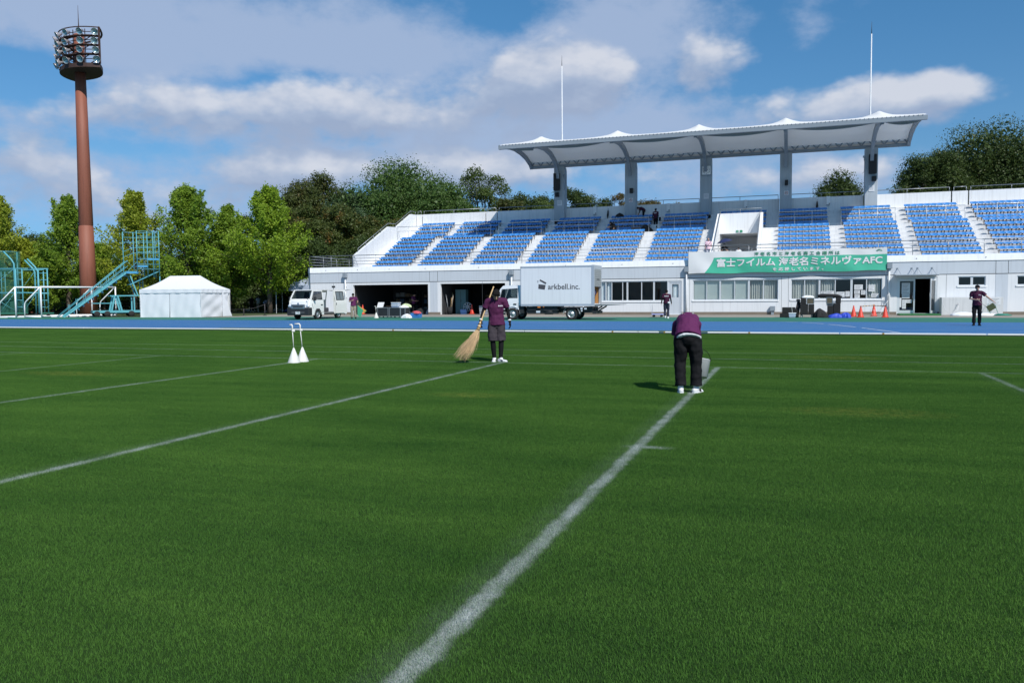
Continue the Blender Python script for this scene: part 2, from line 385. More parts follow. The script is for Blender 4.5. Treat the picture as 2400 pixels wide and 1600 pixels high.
vv = N(t, 'ShaderNodeVectorMath', operation='SCALE'); t.links.new(c, vv.inputs[0])
t.links.new(math_node(t, 'MULTIPLY_ADD', ge.outputs['Random Per Island'], 0.4, 0.80), vv.inputs['Scale'])
t.links.new(vv.outputs[0], b.inputs['Base Color'])
tr = N(t, 'ShaderNodeBsdfTranslucent'); t.links.new(vv.outputs[0], tr.inputs[0])
ms = N(t, 'ShaderNodeMixShader'); ms.inputs[0].default_value = 0.4
t.links.new(b.outputs[0], ms.inputs[1]); t.links.new(tr.outputs[0], ms.inputs[2]); t.links.new(ms.outputs[0], t.nodes['Material Output'].inputs[0])

g = MB(); g.poly([(-900, -900, -0.03), (900, -900, -0.03), (900, 1500, -0.03), (-900, 1500, -0.03)])
structure('ground', g, mat('earth', (0.10, 0.085, 0.05), 0.95, 0.25, 0.3))
g = MB(); g.poly([(-90, -60, 0), (60, -60, 0), (60, 30.9, 0), (-90, 30.9, 0)])
structure('field', g, gm)
# one square metre patch of short turf, laid out many times over the field
rng = np.random.default_rng(3)
def turf_patch(n, size, seed):
    r = np.random.default_rng(seed)
    px_, py_ = r.random(n) * size - size / 2, r.random(n) * size - size / 2
    ang = r.random(n) * 2 * np.pi; hh = 0.008 + 0.012 * r.random(n) ** 1.3; ww = 0.0007 + 0.0007 * r.random(n)
    lean = 0.15 + 0.65 * r.random(n); la = r.random(n) * 2 * np.pi
    ux, uy = np.cos(ang) * ww, np.sin(ang) * ww
    lx, ly = np.cos(la) * lean * hh, np.sin(la) * lean * hh
    z0 = np.zeros(n)
    base = np.stack([px_, py_, z0], 1); u = np.stack([ux, uy, z0], 1)
    mid = base + np.stack([lx * .4, ly * .4, hh * .62], 1); tip = base + np.stack([lx, ly, hh], 1)
    V = np.stack([base - u, base + u, mid + u * .8, mid - u * .8, tip], 1).reshape(-1, 3)
    me = bpy.data.meshes.new('turf_patch')
    k = np.arange(n) * 5
    F = np.stack([k, k + 1, k + 2, k + 3], 1).tolist() + np.stack([k + 3, k + 2, k + 4], 1).tolist()
    me.from_pydata(V.tolist(), [], F); me.materials.append(bm_); return me
patch = bpy.data.objects.new('turf_patch', turf_patch(28000, 1.0, 5))
pts = []
for iy in range(0, 31):
    for ix in range(-46, 22):
        cx_, cy_ = ix + .5, iy + .4
        v = Vector((cx_, cy_, 0)) - Vector((0, 0, CAM_H)); dpt = v.dot(FW)
        if dpt > -1 and abs(v.dot(RT)) < dpt * 0.70 + 3.0 and cy_ < 30.4: pts.append((cx_, cy_, 0.0))
me = bpy.data.meshes.new('grass'); me.from_pydata(pts, [], [])
grass = bpy.data.objects.new('grass', me); COL.objects.link(grass)
tag(grass, 'short mown green grass of the playing field with chalk lines', 'grass', kind='stuff')
gn = bpy.data.node_groups.new('lay_turf', 'GeometryNodeTree')
gn.interface.new_socket('Geometry', in_out='INPUT', socket_type='NodeSocketGeometry')
gn.interface.new_socket('Geometry', in_out='OUTPUT', socket_type='NodeSocketGeometry')
gi = gn.nodes.new('NodeGroupInput'); go = gn.nodes.new('NodeGroupOutput')
oi = gn.nodes.new('GeometryNodeObjectInfo'); oi.inputs['Object'].default_value = patch
ip = gn.nodes.new('GeometryNodeInstanceOnPoints')
rv = gn.nodes.new('FunctionNodeRandomValue'); rv.data_type = 'INT'; rv.inputs[4].default_value = 0; rv.inputs[5].default_value = 3
mu = gn.nodes.new('ShaderNodeMath'); mu.operation = 'MULTIPLY'; mu.inputs[1].default_value = math.pi / 2
cx3 = gn.nodes.new('ShaderNodeCombineXYZ')
gn.links.new(gi.outputs[0], ip.inputs['Points']); gn.links.new(oi.outputs['Geometry'], ip.inputs['Instance'])
gn.links.new(rv.outputs[2], mu.inputs[0]); gn.links.new(mu.outputs[0], cx3.inputs[2]); gn.links.new(cx3.outputs[0], ip.inputs['Rotation'])
gn.links.new(ip.outputs[0], go.inputs[0])
md = grass.modifiers.new('lay_turf', 'NODES'); md.node_group = gn

# running track with lane lines
tm = bpy.data.materials.new('track_blue'); tm.use_nodes = True; t = tm.node_tree
ge = N(t, 'ShaderNodeNewGeometry'); s = N(t, 'ShaderNodeSeparateXYZ'); t.links.new(ge.outputs['Position'], s.inputs[0])
mp = N(t, 'ShaderNodeMapping'); mp.inputs['Scale'].default_value = (0.12, 1.4, 1); t.links.new(ge.outputs['Position'], mp.inputs[0])
nz = N(t, 'ShaderNodeTexNoise', i_Scale=1.0, i_Detail=6.0, i_Roughness=0.65); t.links.new(mp.outputs[0], nz.inputs['Vector'])
cr = N(t, 'ShaderNodeMix', data_type='RGBA'); t.links.new(nz.outputs[0], cr.inputs['Factor'])
cr.inputs['A'].default_value = (0.009, 0.088, 0.25, 1); cr.inputs['B'].default_value = (0.022, 0.160, 0.385, 1)
fr = math_node(t, 'FRACT', math_node(t, 'MULTIPLY', math_node(t, 'SUBTRACT', s.outputs[1], 31.35), 1 / 1.22))
d = math_node(t, 'ABSOLUTE', math_node(t, 'SUBTRACT', fr, 0.5))
ln = N(t, 'ShaderNodeMapRange'); t.links.new(d, ln.inputs[0])
ln.inputs['From Min'].default_value = 0.465; ln.inputs['From Max'].default_value = 0.472
mw = N(t, 'ShaderNodeMix', data_type='RGBA'); t.links.new(math_node(t, 'MULTIPLY', ln.outputs[0], 0.8), mw.inputs['Factor'])
t.links.new(cr.outputs['Result'], mw.inputs['A']); mw.inputs['B'].default_value = (0.62, 0.66, 0.72, 1)
b = t.nodes['Principled BSDF']; t.links.new(mw.outputs['Result'], b.inputs['Base Color']); b.inputs['Roughness'].default_value = 0.75
b.inputs['Specular IOR Level'].default_value = 0.3
g = MB(); g.poly([(-120, 31.0, 0.002), (60, 31.0, 0.002), (60, 44.2, 0.002), (-120, 44.2, 0.002)]); structure('running_track', g, tm)
g = MB(); g.poly([(-120, 44.2, 0.0), (60, 44.2, 0.0), (60, 52.4, 0.0), (-38.6, 52.4, 0.0), (-40.5, 50.3, 0), (-120, 50.3, 0.0)])
structure('track_apron', g, mat('apron_green', (0.022, 0.155, 0.105), 0.8, 0.3, 0.5))
g = MB(); g.poly([(-42, 50.2, -0.004), (60, 50.2, -0.004), (60, 80, -0.004), (-42, 80, -0.004)])
structure('concrete_pavement', g, mat('pavement', (0.27, 0.245, 0.21), 0.9, 0.22, 0.7))
g = MB(); g.poly([(-130, 50.1, -0.008), (-38.8, 50.1, -0.008), (-38.8, 140, -0.008), (-130, 140, -0.008)])
structure('lawn', g, mat('rough_lawn', (0.055, 0.075, 0.022), 0.95, 0.5, 0.35))
g = MB(); g.poly([(-26.3, 31.15, 0.006), (-2.2, 31.15, 0.006), (-2.2, 32.85, 0.006), (-26.3, 32.85, 0.006)])
structure('field_strip', g, mat('strip_olive', (0.055, 0.10, 0.065), 0.85, 0.2, 0.6))
# raised white inner rail of the track, in lengths with open joints
g = MB(); x = -70.0; rr_ = random.Random(4)
while x < 22:
    L = 4.6 if not (-8.4 < x < -3.5) else rr_.choice((1.6, 1.0, .75, 2.1))
    gap = 0.03 if not (-8.4 < x < -3.5) else rr_.choice((.10, .22, .3))
    g.bbox(x, 30.92, 0.004, x + L - gap, 30.975, 0.055, 0.008); x += L
for x in (-16.1, -6.6, -4.6, -1.5, 3.0): g.box(x - .03, 30.905, 0.004, x + .03, 30.92, 0.06, 1)
structure('track_kerb', g, [mat('kerb_white', (0.80, 0.81, 0.80), 0.4, 0.06, 1.5), mat('kerb_clip', (0.35, 0.22, 0.05), 0.6)])
# curved break line painted across the lanes
g = MB(); P = []
for i in range(25):
    u = i / 24; X = -0.75 + 4.6 * u; Y = 44.1 - 12.9 * u ** 1.9
    P.append((X, Y))
for i in range(24):
    (xa, ya), (xb, yb) = P[i], P[i + 1]
    if i % 6 != 5: g.poly([(xa, ya, 0.0065), (xa + .07, ya + .02, 0.0065), (xb + .07, yb + .02, 0.0065), (xb, yb, 0.0065)])
structure('break_line', g, mat('track_paint', (0.75, 0.78, 0.8), 0.7))
# ------------------------------------------------------------ grandstand
YF = 59.0
W_WHITE = mat('wall_white', (0.70, 0.715, 0.735), 0.75, 0.05, 0.6, streak=0.16, bump=0.08, bscale=8)
W_PARA = mat('parapet_white', (0.80, 0.81, 0.82), 0.7, 0.04, 0.8, streak=0.14, bump=0.08, bscale=8)
W_GREY = mat('wall_grey', (0.52, 0.56, 0.61), 0.75, 0.06, 0.5, streak=0.12, bump=0.08, bscale=8)
W_STAND = mat('stand_concrete', (0.74, 0.75, 0.76), 0.85, 0.08, 0.5, streak=0.2, bump=0.1, bscale=6)
W_COL = mat('column_grey', (0.38, 0.43, 0.47), 0.7, 0.06, 0.6, streak=0.15)
STEEL = mat('steel_grey', (0.24, 0.28, 0.32), 0.5, 0.06)
RAILM = mat('rail_metal', (0.30, 0.32, 0.34), 0.4, 0.08, metal=0.5)
DARK = mat('dark_line', (0.06, 0.065, 0.07), 0.8)
PLINTH = mat('plinth', (0.20, 0.165, 0.13), 0.9, 0.25, 1.2)
ALU = mat('aluminium', (0.66, 0.68, 0.70), 0.4, 0.04, metal=0.3)
GLASS = glass_mat('window_glass', (0.86, 0.9, 0.89))
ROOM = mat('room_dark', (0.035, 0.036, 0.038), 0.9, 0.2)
stand = thing('grandstand', 'long white concrete grandstand with blue seats and white tent roof', 'grandstand', (-7, 59, 0))

OPEN = [(-34.34, -27.55, 0.0, 2.43), (-26.47, -21.02, 0.0, 2.44), (-14.4, -8.56, 1.0, 2.45), (-8.52, -7.57, 0.05, 2.43), (-6.76, -0.98, 1.03, 2.45),
        (-0.13, 5.6, 1.05, 2.43), (6.5, 8.88, 0.1, 2.5), (10.08, 11.65, 1.88, 2.48), (13.4, 14.97, 1.88, 2.48)]
def wall_open(mb, x0, x1, z0, z1, op, y0, y1, m=0):
    x = x0
    for (a, b, c, d) in sorted(op):
        mb.box(x, y0, z0, a, y1, z1, m)
        if c > z0 + .01: mb.box(a, y0, z0, b, y1, c, m)
        if d < z1 - .01: mb.box(a, y0, d, b, y1, z1, m)
        x = b
    mb.box(x, y0, z0, x1, y1, z1, m)
m = MB(); wall_open(m, -38.42, 24.0, 0.0, 2.60, OPEN, YF, YF + .25); m.prism([(-38.86, YF + .45), (-38.42, YF), (-38.42, YF + .45)], 'z', 0, 2.6)
m.box(-38.86, YF + .45, 0, -38.61, 72, 3.5)
m.build('wall', W_WHITE, stand)
m = MB(); m.box(-38.42, YF - .02, 2.645, 24, YF + .25, 3.45); m.prism([(-38.875, YF + .44), (-38.42, YF - .02), (-38.42, YF + .44)], 'z', 2.645, 3.45)
for X in (-27.4, -26.7, -20.75, -20.3, 12.2, 12.9): m.box(X - .012, YF - .026, 2.65, X + .012, YF - .015, 3.44, 1)
m.build('fascia', [W_GREY, DARK], stand)
m = MB(); m.box(-38.42, YF + .02, 2.60, 24, YF + .2, 2.645); m.box(-38.42, YF - .01, 3.45, 24, YF + .2, 3.475)
m.build('shadow_gap', DARK, stand)
m = MB(); m.prism([(YF - .06, 3.475), (YF + .3, 3.475), (YF + .3, 3.92), (YF + .03, 3.92)], 'x', -38.4, 24.0); m.prism([(-38.9, YF + .43), (-38.4, YF - .06), (-38.4, YF + .43)], 'z', 3.475, 3.92)
m.box(-38.9, YF + .43, 3.475, -38.62, 72, 3.92)
for X in (-36.9, -33.9, -31, -27.8, -23.2, -16.2, -11.9, -8.2, 7.6, 11.6): m.box(X, YF - .05, 3.66, X + .05, YF - .035, 3.71, 1)
m.build('parapet', [W_PARA, DARK], stand)
m = MB(); m.box(-38.35, YF + .3, 3.35, -34.5, 72, 3.5); m.build('terrace_deck', W_STAND, stand)
m = MB()
for (a, b) in ((-38.4, -34.35), (-27.53, -26.49), (-21.0, -8.54), (-7.55, 6.48), (8.9, 24.0)): m = MB(); m.box(a, YF - .03, 0.0, b, YF - .002, 0.2); m.build('plinth', PLINTH, stand)
# panel joints, pilasters
m = MB()
for X in (-36.2, -22.9, -17.5, -7.0, -0.75, -0.3, 9.4, 15.4): m = MB(); m.box(X - .008, YF - .004, .2, X + .008, YF + .01, 2.6); m.build('panel_joint', DARK, stand)
for (a, b) in ((12.2, 12.9), (-27.36, -26.72)): m = MB(); m.box(a, YF - .012, .2, b, YF - .001, 2.6); m.build('pilaster', W_GREY, stand)

# rooms behind the openings
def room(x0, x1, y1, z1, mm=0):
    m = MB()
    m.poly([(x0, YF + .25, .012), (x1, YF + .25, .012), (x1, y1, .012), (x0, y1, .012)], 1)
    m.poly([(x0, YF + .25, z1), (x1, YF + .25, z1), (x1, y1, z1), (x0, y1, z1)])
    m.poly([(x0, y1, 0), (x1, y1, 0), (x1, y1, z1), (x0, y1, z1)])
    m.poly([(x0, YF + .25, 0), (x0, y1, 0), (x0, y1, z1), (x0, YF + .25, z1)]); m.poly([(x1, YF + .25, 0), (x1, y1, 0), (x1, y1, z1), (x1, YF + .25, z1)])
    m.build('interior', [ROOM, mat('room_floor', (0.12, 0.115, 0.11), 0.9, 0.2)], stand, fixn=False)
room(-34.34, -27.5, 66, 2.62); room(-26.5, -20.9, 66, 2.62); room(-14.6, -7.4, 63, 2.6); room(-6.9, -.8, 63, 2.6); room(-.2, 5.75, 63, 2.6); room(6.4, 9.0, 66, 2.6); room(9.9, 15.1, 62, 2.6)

CURT = mat('curtain_cloth', (0.46, 0.47, 0.46), 0.9, 0.12, 3); CURTW = mat('curtain_white', (0.78, 0.82, 0.88), 0.9, 0.08, 3)
BLIND = mat('blind_pale', (0.74, 0.80, 0.78), 0.8, 0.05, 2)
PAPER = mat('paper', (0.66, 0.68, 0.70), 0.8, 0.04); INK = mat('ink', (0.06, 0.06, 0.07), 0.8)
def curtain(mb, x0, x1, z0, z1, y, folds, m=0):
    mb.grid(lambda u, v: (x0 + (x1 - x0) * u, y + .05 * math.sin(u * folds * 6.28) * (.6 + .4 * math.sin(u * 9)), z0 + (z1 - z0) * v), folds * 8, 2, m)
def window(x0, x1, z0, z1, cuts, fill, sill=True, deep=.09):
    f = MB(); y0, y1 = YF + .06, YF + .13
    f.box(x0, y0, z0, x1, y1, z0 + .06); f.box(x0, y0, z1 - .06, x1, y1, z1); f.box(x0, y0, z0 + .06, x0 + .05, y1, z1 - .06); f.box(x1 - .05, y0, z0 + .06, x1, y1, z1 - .06)
    for c, wd in cuts: f.box(c - wd / 2, y0 - .003, z0 + .06, c + wd / 2, y1 + .003, z1 - .06)
    fo = f.build('window', ALU, stand)
    p = MB(); p.poly([(x0 + .04, YF + .10, z0 + .05), (x1 - .04, YF + .10, z0 + .05), (x1 - .04, YF + .10, z1 - .05), (x0 + .04, YF + .10, z1 - .05)]); p.build('pane', GLASS, fo, fixn=False)
    if sill: s_ = MB(); s_.bbox(x0 - .06, YF - .05, z0 - .1, x1 + .06, YF + .1, z0 - .002, .01); s_.build('sill', W_PARA, fo)
    k = 0
    for (kind, a, b) in fill:
        q = MB()
        if kind == 'curtain': curtain(q, a, b, z0 + .02, z1 - .02, YF + .26, max(3, int((b - a) * 7))); q.build('curtain', CURT, fo, fixn=False)
        elif kind == 'white': curtain(q, a, b, z0 + .02, z1 - .02, YF + .24, max(3, int((b - a) * 8))); q.build('curtain', CURTW, fo, fixn=False)
        else:
            n = 26
            for i in range(n):
                zz = z0 + .03 + (z1 - z0 - .06) * i / n
                q.poly([(a, YF + .20, zz), (b, YF + .20, zz), (b, YF + .185, zz + (z1 - z0) / n * .93), (a, YF + .185, zz + (z1 - z0) / n * .93)])
            q.build('blind', BLIND, fo, fixn=False)
    return fo
window(-14.4, -8.56, 1.0, 2.45, [(-13.1, .08), (-12.66, .05), (-11.85, .05), (-11.5, .12), (-10.45, .06), (-9.55, .12)], [('white', -14.3, -13.15), ('white', -13.05, -12.7)])
window(-6.76, -0.98, 1.03, 2.45, [(-5.8, .06), (-4.87, .12), (-3.88, .06), (-2.92, .14), (-1.94, .07)], [('blind', -6.7, -5.83), ('blind', -5.77, -4.93), ('blind', -4.81, -3.91), ('blind', -3.85, -2.98), ('curtain', -2.82, -1.05)])
wC = window(-0.13, 5.6, 1.05, 2.43, [(0.75, .06), (1.7, .12), (2.7, .06), (3.72, .14), (4.65, .06)], [('curtain', -.08, .95), ('curtain', .95, 1.62), ('curtain', 1.75, 2.65), ('curtain', 4.72, 5.5)])
window(10.08, 11.65, 1.88, 2.48, [(10.87, .14)], [], deep=.05); window(13.4, 14.97, 1.88, 2.48, [(14.2, .14)], [])
def sheet(mb, x0, x1, z0, z1, y, lines=4):
    mb.box(x0, y - .004, z0, x1, y, z1, 0)
    for i in range(lines):
        zz = z1 - (z1 - z0) * (i + 1) / (lines + 1); mb.box(x0 + (x1 - x0) * .1, y - .006, zz - .008, x1 - (x1 - x0) * (.1 + .12 * (i % 3)), y - .0035, zz + .008, 1)
q = MB()
for (a, b, c, d) in ((1.8, 2.1, 1.4, 1.6), (2.15, 2.62, 1.38, 1.62), (2.78, 3.3, 1.2, 1.55), (3.35, 3.62, 1.22, 1.58), (3.9, 4.42, 1.68, 2.02), (3.9, 4.25, 1.4, 1.64), (4.32, 4.62, 1.35, 1.64), (3.92, 4.24, 1.12, 1.36), (4.78, 5.15, 1.56, 2.0), (4.95, 5.4, 1.18, 1.42)):
    q = MB(); sheet(q, a, b, c, d, YF + .094); q.build('notice', [PAPER, INK], wC)
q = MB(); q.bbox(-1.5, YF - .22, .27, -1.15, YF - .03, .6, .02); q.box(-1.42, YF - .15, .0, -1.24, YF - .05, .27); q.build('meter_box', STEEL, stand)
# door A
d = MB(); d.box(-8.52, YF + .04, .05, -8.42, YF + .12, 2.43); d.box(-7.67, YF + .04, .05, -7.57, YF + .12, 2.43); d.box(-8.42, YF + .04, 2.3, -7.67, YF + .12, 2.43)
d.box(-8.42, YF + .06, .05, -7.67, YF + .1, 1.25); d.box(-8.42, YF + .06, 1.25, -8.24, YF + .1, 2.3); d.box(-7.78, YF + .06, 1.25, -7.67, YF + .1, 2.3); d.box(-8.24, YF + .06, 2.2, -7.78, YF + .1, 2.3)
do = d.build('door', W_GREY, stand)
q = MB(); curtain(q, -8.22, -7.8, 1.25, 2.2, YF + .2, 4); q.build('curtain', CURTW, do, fixn=False)
q = MB(); q.poly([(-8.24, YF + .08, 1.25), (-7.78, YF + .08, 1.25), (-7.78, YF + .08, 2.2), (-8.24, YF + .08, 2.2)]); q.build('pane', GLASS, do, fixn=False)
q = MB(); q.tube([(-8.36, YF + .03, 1.05), (-8.24, YF + .03, 1.05)], .015); q.tube([(-8.36, YF + .03, 1.05), (-8.36, YF + .06, 1.05)], .012); q.build('handle', RAILM, do)
# glazed double doors with canopy
d = MB()
for (a, b) in ((6.5, 6.58), (8.80, 8.88)): d.box(a, YF + .02, .1, b, YF + .14, 2.5)
d.box(6.58, YF + .02, 2.36, 8.8, YF + .14, 2.5)
d.build('door_frame', ALU, stand)
def leaf(hinge, ang, wd):
    M = lambda x, y, z: (hinge[0] + x * math.cos(ang) - y * math.sin(ang), hinge[1] + x * math.sin(ang) + y * math.cos(ang), z)
    q = MB()
    for (a, b, c, e) in ((0, .09, .12, 2.35), (wd - .09, wd, .12, 2.35), (.09, wd - .09, 2.22, 2.35), (.09, wd - .09, .12, .3)):
        o = len(q.v); q.box(a, -.025, c, b, .025, e)
        q.v[o:] = [M(*v) for v in q.v[o:]]
    l = q.build('door', ALU, stand)
    q = MB(); q.poly([M(.09, 0, .3), M(wd - .09, 0, .3), M(wd - .09, 0, 2.22), M(.09, 0, 2.22)]); q.build('pane', GLASS, l, fixn=False)
    q = MB(); q.tube([M(wd - .15, -.08, .85), M(wd - .15, -.08, 1.45)], .014); q.tube([M(wd - .15, -.08, .9), M(wd - .15, -.02, .9)], .01); q.tube([M(wd - .15, -.08, 1.4), M(wd - .15, -.02, 1.4)], .01); q.build('handle', RAILM, l)
    return l
l1 = leaf((6.58, YF + .06), 0.0, 1.0)
q = MB()
for (a, b, c, e, n) in ((6.78, 7.28, 1.35, 2.1, 7), (6.8, 7.27, 1.08, 1.33, 2), (6.66, 6.78, .5, 1.12, 0), (6.82, 7.05, .4, 1.0, 5), (7.05, 7.4, .78, 1.0, 2)): q = MB(); sheet(q, a, b, c, e, YF + .034, n); q.build('notice', [PAPER, INK], l1)
leaf((8.8, YF + .06), math.pi + 1.15, 1.08)
m = MB(); m.bbox(6.3, YF - .95, 2.55, 8.85, YF - .03, 2.63, .02)
for X in (6.5, 7.35, 7.7, 8.55):
    for dx in (-.14, .14): m.tube([(X, YF - .03, 3.06), (X + dx, YF - .88, 2.62)], .012, 6)
    m.box(X - .05, YF - .045, 3.02, X + .05, YF - .021, 3.1)
m.build('canopy', STEEL, stand)
m = MB(); m.bbox(6.5, YF - 1.6, .0, 8.9, YF - .05, .09, .02); m.build('entrance_mat', mat('mat_green', (0.03, 0.16, 0.05), 0.95, 0.2, 6), stand)
# tap wall
m = MB(); m.bbox(9.0, YF - 1.0, 0, 12.45, YF - .05, 1.13, .015); m.build('tap_wall', mat('tap_wall_grey', (0.60, 0.61, 0.61), 0.8, 0.08, 1.0, streak=.2), stand)
q = MB(); sheet(q, 11.55, 12.3, .66, 1.1, YF - 1.006, 5); q.build('notice', [PAPER, INK], stand)
for X in (9.95, 11.0, 12.0):
    q = MB(); q.tube([(X, YF - 1.0, .72), (X, YF - 1.14, .72), (X + .01, YF - 1.17, .64)], .018, 8); q.tube([(X - .05, YF - 1.1, .78), (X + .05, YF - 1.1, .78)], .012, 6); q.tube([(X, YF - 1.1, .72), (X, YF - 1.1, .78)], .01, 6)
    q.build('tap', ALU, stand)
for X in (-35.0, -20.45, -7.2, 6.0):
    q = MB(); q.bbox(X - .15, YF - .32, 3.05, X + .17, YF - .06, 3.42, .015); dp = q.build('downpipe', STEEL, stand)
    q = MB(); q.tube([(X, YF - .14, 3.05), (X, YF - .14, 0)], .055, 10)
    for zz in (.5, 1.4, 2.3): q.box(X - .07, YF - .15, zz, X + .07, YF - .01, zz + .03)
    q.build('pipe', W_WHITE, dp)

# terraces
TR = [(59.3 + .78 * i if i else 59.3, 3.5 + .38 * i) for i in range(8)]
YR = lambda i: 59.66 + .78 * i if i < 8 else 67.27 + .78 * (i - 8)
ZR = lambda i: 3.5 + .38 * i if i < 8 else 6.55 + .40 * (i - 8)
low = [(59.3, 3.5)]
for i in range(1, 8): low += [(59.62 + .78 * i, ZR(i - 1)), (59.62 + .78 * i, ZR(i))]
low += [(65.84, ZR(7)), (65.84, 6.54)]
up = [(67.2, 6.54)]
for i in range(9, 12): up += [(67.2 + .78 * (i - 8), ZR(i - 1)), (67.2 + .78 * (i - 8), ZR(i))]
up += [(70.30, ZR(11)), (70.30, 8.12), (71.25, 8.12)]
full = low + up + [(71.25, 7.4), (66.0, 5.9), (59.3, 3.0)]
upper = [(65.9, 6.54)] + up + [(71.25, 7.4), (65.9, 6.25)]
m = MB(); m.prism(full, 'x', -34.3, -5.66); m.prism(full, 'x', -2.24, 24.0); m.prism(upper, 'x', -5.66, -2.24)
m.build('terrace', W_STAND, stand)
m = MB()
for i in range(1, 12):
    yy = (59.62 + .78 * i if i < 8 else 67.2 + .78 * (i - 8)); zz = ZR(i)
    if i == 8: continue
    for (a, b) in (((-34.29, -5.66), (-2.24, 24)) if i < 8 else ((-34.29, 24),)): m.box(a, yy - .006, zz - .375, b, yy - .001, zz - .335)
m.build('riser_joint', mat('joint_grey', (0.25, 0.26, 0.27), 0.9), stand)  # dark grey strip along the foot of each riser
# tunnel out of the stand
m = MB()
sl = [(59.32, 3.5), (59.32, 4.25), (60.0, 4.72), (65.75, 7.74), (65.9, 7.74), (65.9, 3.5)]
m.prism(sl, 'x', -5.66, -5.47); m.prism(sl, 'x', -2.43, -2.24)
m.box(-5.47, 65.7, 6.17, -2.43, 65.9, 7.74)
m.box(-5.47, 59.32, 3.3, -2.43, 71, 3.5)
m.box(-5.66, 65.9, 3.5, -5.47, 71, 6.3); m.box(-2.43, 65.9, 3.5, -2.24, 71, 6.3); m.box(-5.47, 70.8, 3.5, -2.43, 71, 6.3); m.box(-5.66, 65.9, 6.2, -2.24, 70.9, 6.26)
tun = m.build('stair_tunnel', W_PARA, stand)
m = MB(); m.tube([(-5.47, 59.6, 4.6), (-5.44, 60.0, 4.85), (-5.44, 65.6, 7.8)], .028); m.tube([(-2.46, 59.6, 4.6), (-2.46, 60.0, 4.85), (-2.46, 65.6, 7.8)], .028)
m.tube([(-5.5, 65.8, 7.74), (-5.5, 65.8, 8.06), (-2.36, 65.8, 8.06), (-2.36, 65.8, 7.74)], .02); m.tube([(-3.95, 65.8, 7.74), (-3.95, 65.8, 8.06)], .018)
m.build('handrail', RAILM, tun)
# side and back walls
m = MB(); m.prism([(59.3, 3.5), (59.3, 4.87), (65.4, 7.72), (66.85, 7.78), (69.99, 9.25), (71.3, 9.28), (71.3, 3.5)], 'x', -34.52, -34.3); m.build('side_wall', W_WHITE, stand)
m = MB(); xs = [-34.3, -33.66, -27.15, -26.0, -20.42, -13.9, -7.5, -1.1, 5.28, 11.55, 12.72, 24.0]
for a, b in zip(xs, xs[1:]): m.box(a + .05, 71.0, 6.5, b - .05, 71.25, 9.28)
m.build('back_wall', W_STAND, stand)
m = MB()
def rail(mb, pts, heights, every, r=.022):
    "posts every few metres along a polyline, with rails at the given heights"
    pts = [Vector(p) for p in pts]
    for h in heights: mb.tube([p + Vector((0, 0, h)) for p in pts], r * (1.25 if h == max(heights) else .8), 6)
    for a, b in zip(pts, pts[1:]):
        n = max(1, round((b - a).length / every))
        for i in range(n + 1):
            p = a.lerp(b, i / n); mb.tube([p, p + Vector((0, 0, max(heights)))], r, 6)
for a, b in zip(xs, xs[1:]): rail(m, [(a + .15, 71.1, 9.28), (b - .15, 71.1, 9.28)], (.33,), 2.6)
rail(m, [(-34.4, 60, 5.2), (-34.4, 65.4, 7.72), (-34.4, 66.85, 7.78), (-34.4, 69.99, 9.25), (-34.4, 71.1, 9.28)], (.3,), 1.6)
m.build('wall_rail', RAILM, stand)
m = MB(); rail(m, [(-38.6, 59.2, 3.92), (-7.1, 59.2, 3.92)], (.24, .48, .72, .96), 2.1); rail(m, [(-7.1, 59.2, 3.92), (24, 59.2, 3.92)], (.24, .48, .72, .96), 2.1)
rail(m, [(-38.6, 59.2, 3.92), (-38.6, 70, 3.92)], (.24, .48, .72, .96), 2.0)
m.build('front_rail', RAILM, stand)
BLK = [(-33.09, -29.79, 7), (-28.95, -25.19, 8), (-24.31, -20.55, 8), (-19.67, -15.93, 8), (-15.0, -11.32, 8), (-10.37, -6.7, 8), (-5.73, -2.1, 8),
       (-1.11, 2.5, 8), (3.49, 7.09, 8), (8.07, 11.69, 8), (12.62, 16.25, 8), (17.2, 20.8, 8)]
for k, (a, b, n) in enumerate(BLK):
    if k == 6: continue
    m = MB(); xa = -34.2 if k == 0 else a - .08
    rail(m, [(xa, 66.85, 6.54), (b + .08, 66.85, 6.54)], (.85, 1.25), 1.25); m.build('aisle_rail', mat('rail_pale', (0.50, 0.53, 0.56), 0.4, 0.05, metal=.4), stand)

# roof
def roof_z(Y):
    ys = [62.3, 63.4, 65.0, 67.0, 69.0, 70.3, 70.85]; zs = [13.60, 13.90, 14.08, 14.08, 13.80, 13.42, 13.14]
    return float(np.interp(Y, ys, zs))
RIB = [-19.85, -13.45, -7.05, -0.65, 5.75]
X0, X1 = -22.62, 8.52
def roof_pt(u, v):
    X = X0 + (X1 - X0) * u; Y = 62.3 + 8.55 * v
    dx = min(abs(X - r) for r in RIB)
    env = max(0.0, 1 - abs(Y - 65.0) / (2.75 if Y < 65 else 5.5))
    z = roof_z(Y) + .62 * math.exp(-dx / 1.05) * env ** 1.3 - .05 * math.sin(math.pi * v)
    return Vector((X, Y, z))
FAB = mat('roof_fabric', (0.80, 0.80, 0.785), 0.55, 0.03, 0.5, trans=0.10)
m = MB(); m.grid(roof_pt, 220, 26); m.build('roof_membrane', FAB, stand, fixn=False)
m = MB()
for a, b in zip([X0] + RIB, RIB + [X1]):
    m.grid(lambda u, v, a=a, b=b: (a + (b - a) * u, 62.75 + .05 * v, 13.42 - .30 * math.sin(math.pi * (u if a != X0 else u * .5 + .0)) * v - .02), 16, 2)
m.build('roof_valance', mat('valance_grey', (0.27, 0.30, 0.32), 0.7, 0.05), stand, fixn=False)
m = MB(); m.box(X0 - .05, 62.28, 13.28, X1 + .05, 62.56, 13.56)
n = 110
for i in range(n): m.box(X0 + (X1 - X0) * i / n, 62.25, 13.56, X0 + (X1 - X0) * i / n + .06, 62.36, 13.62)
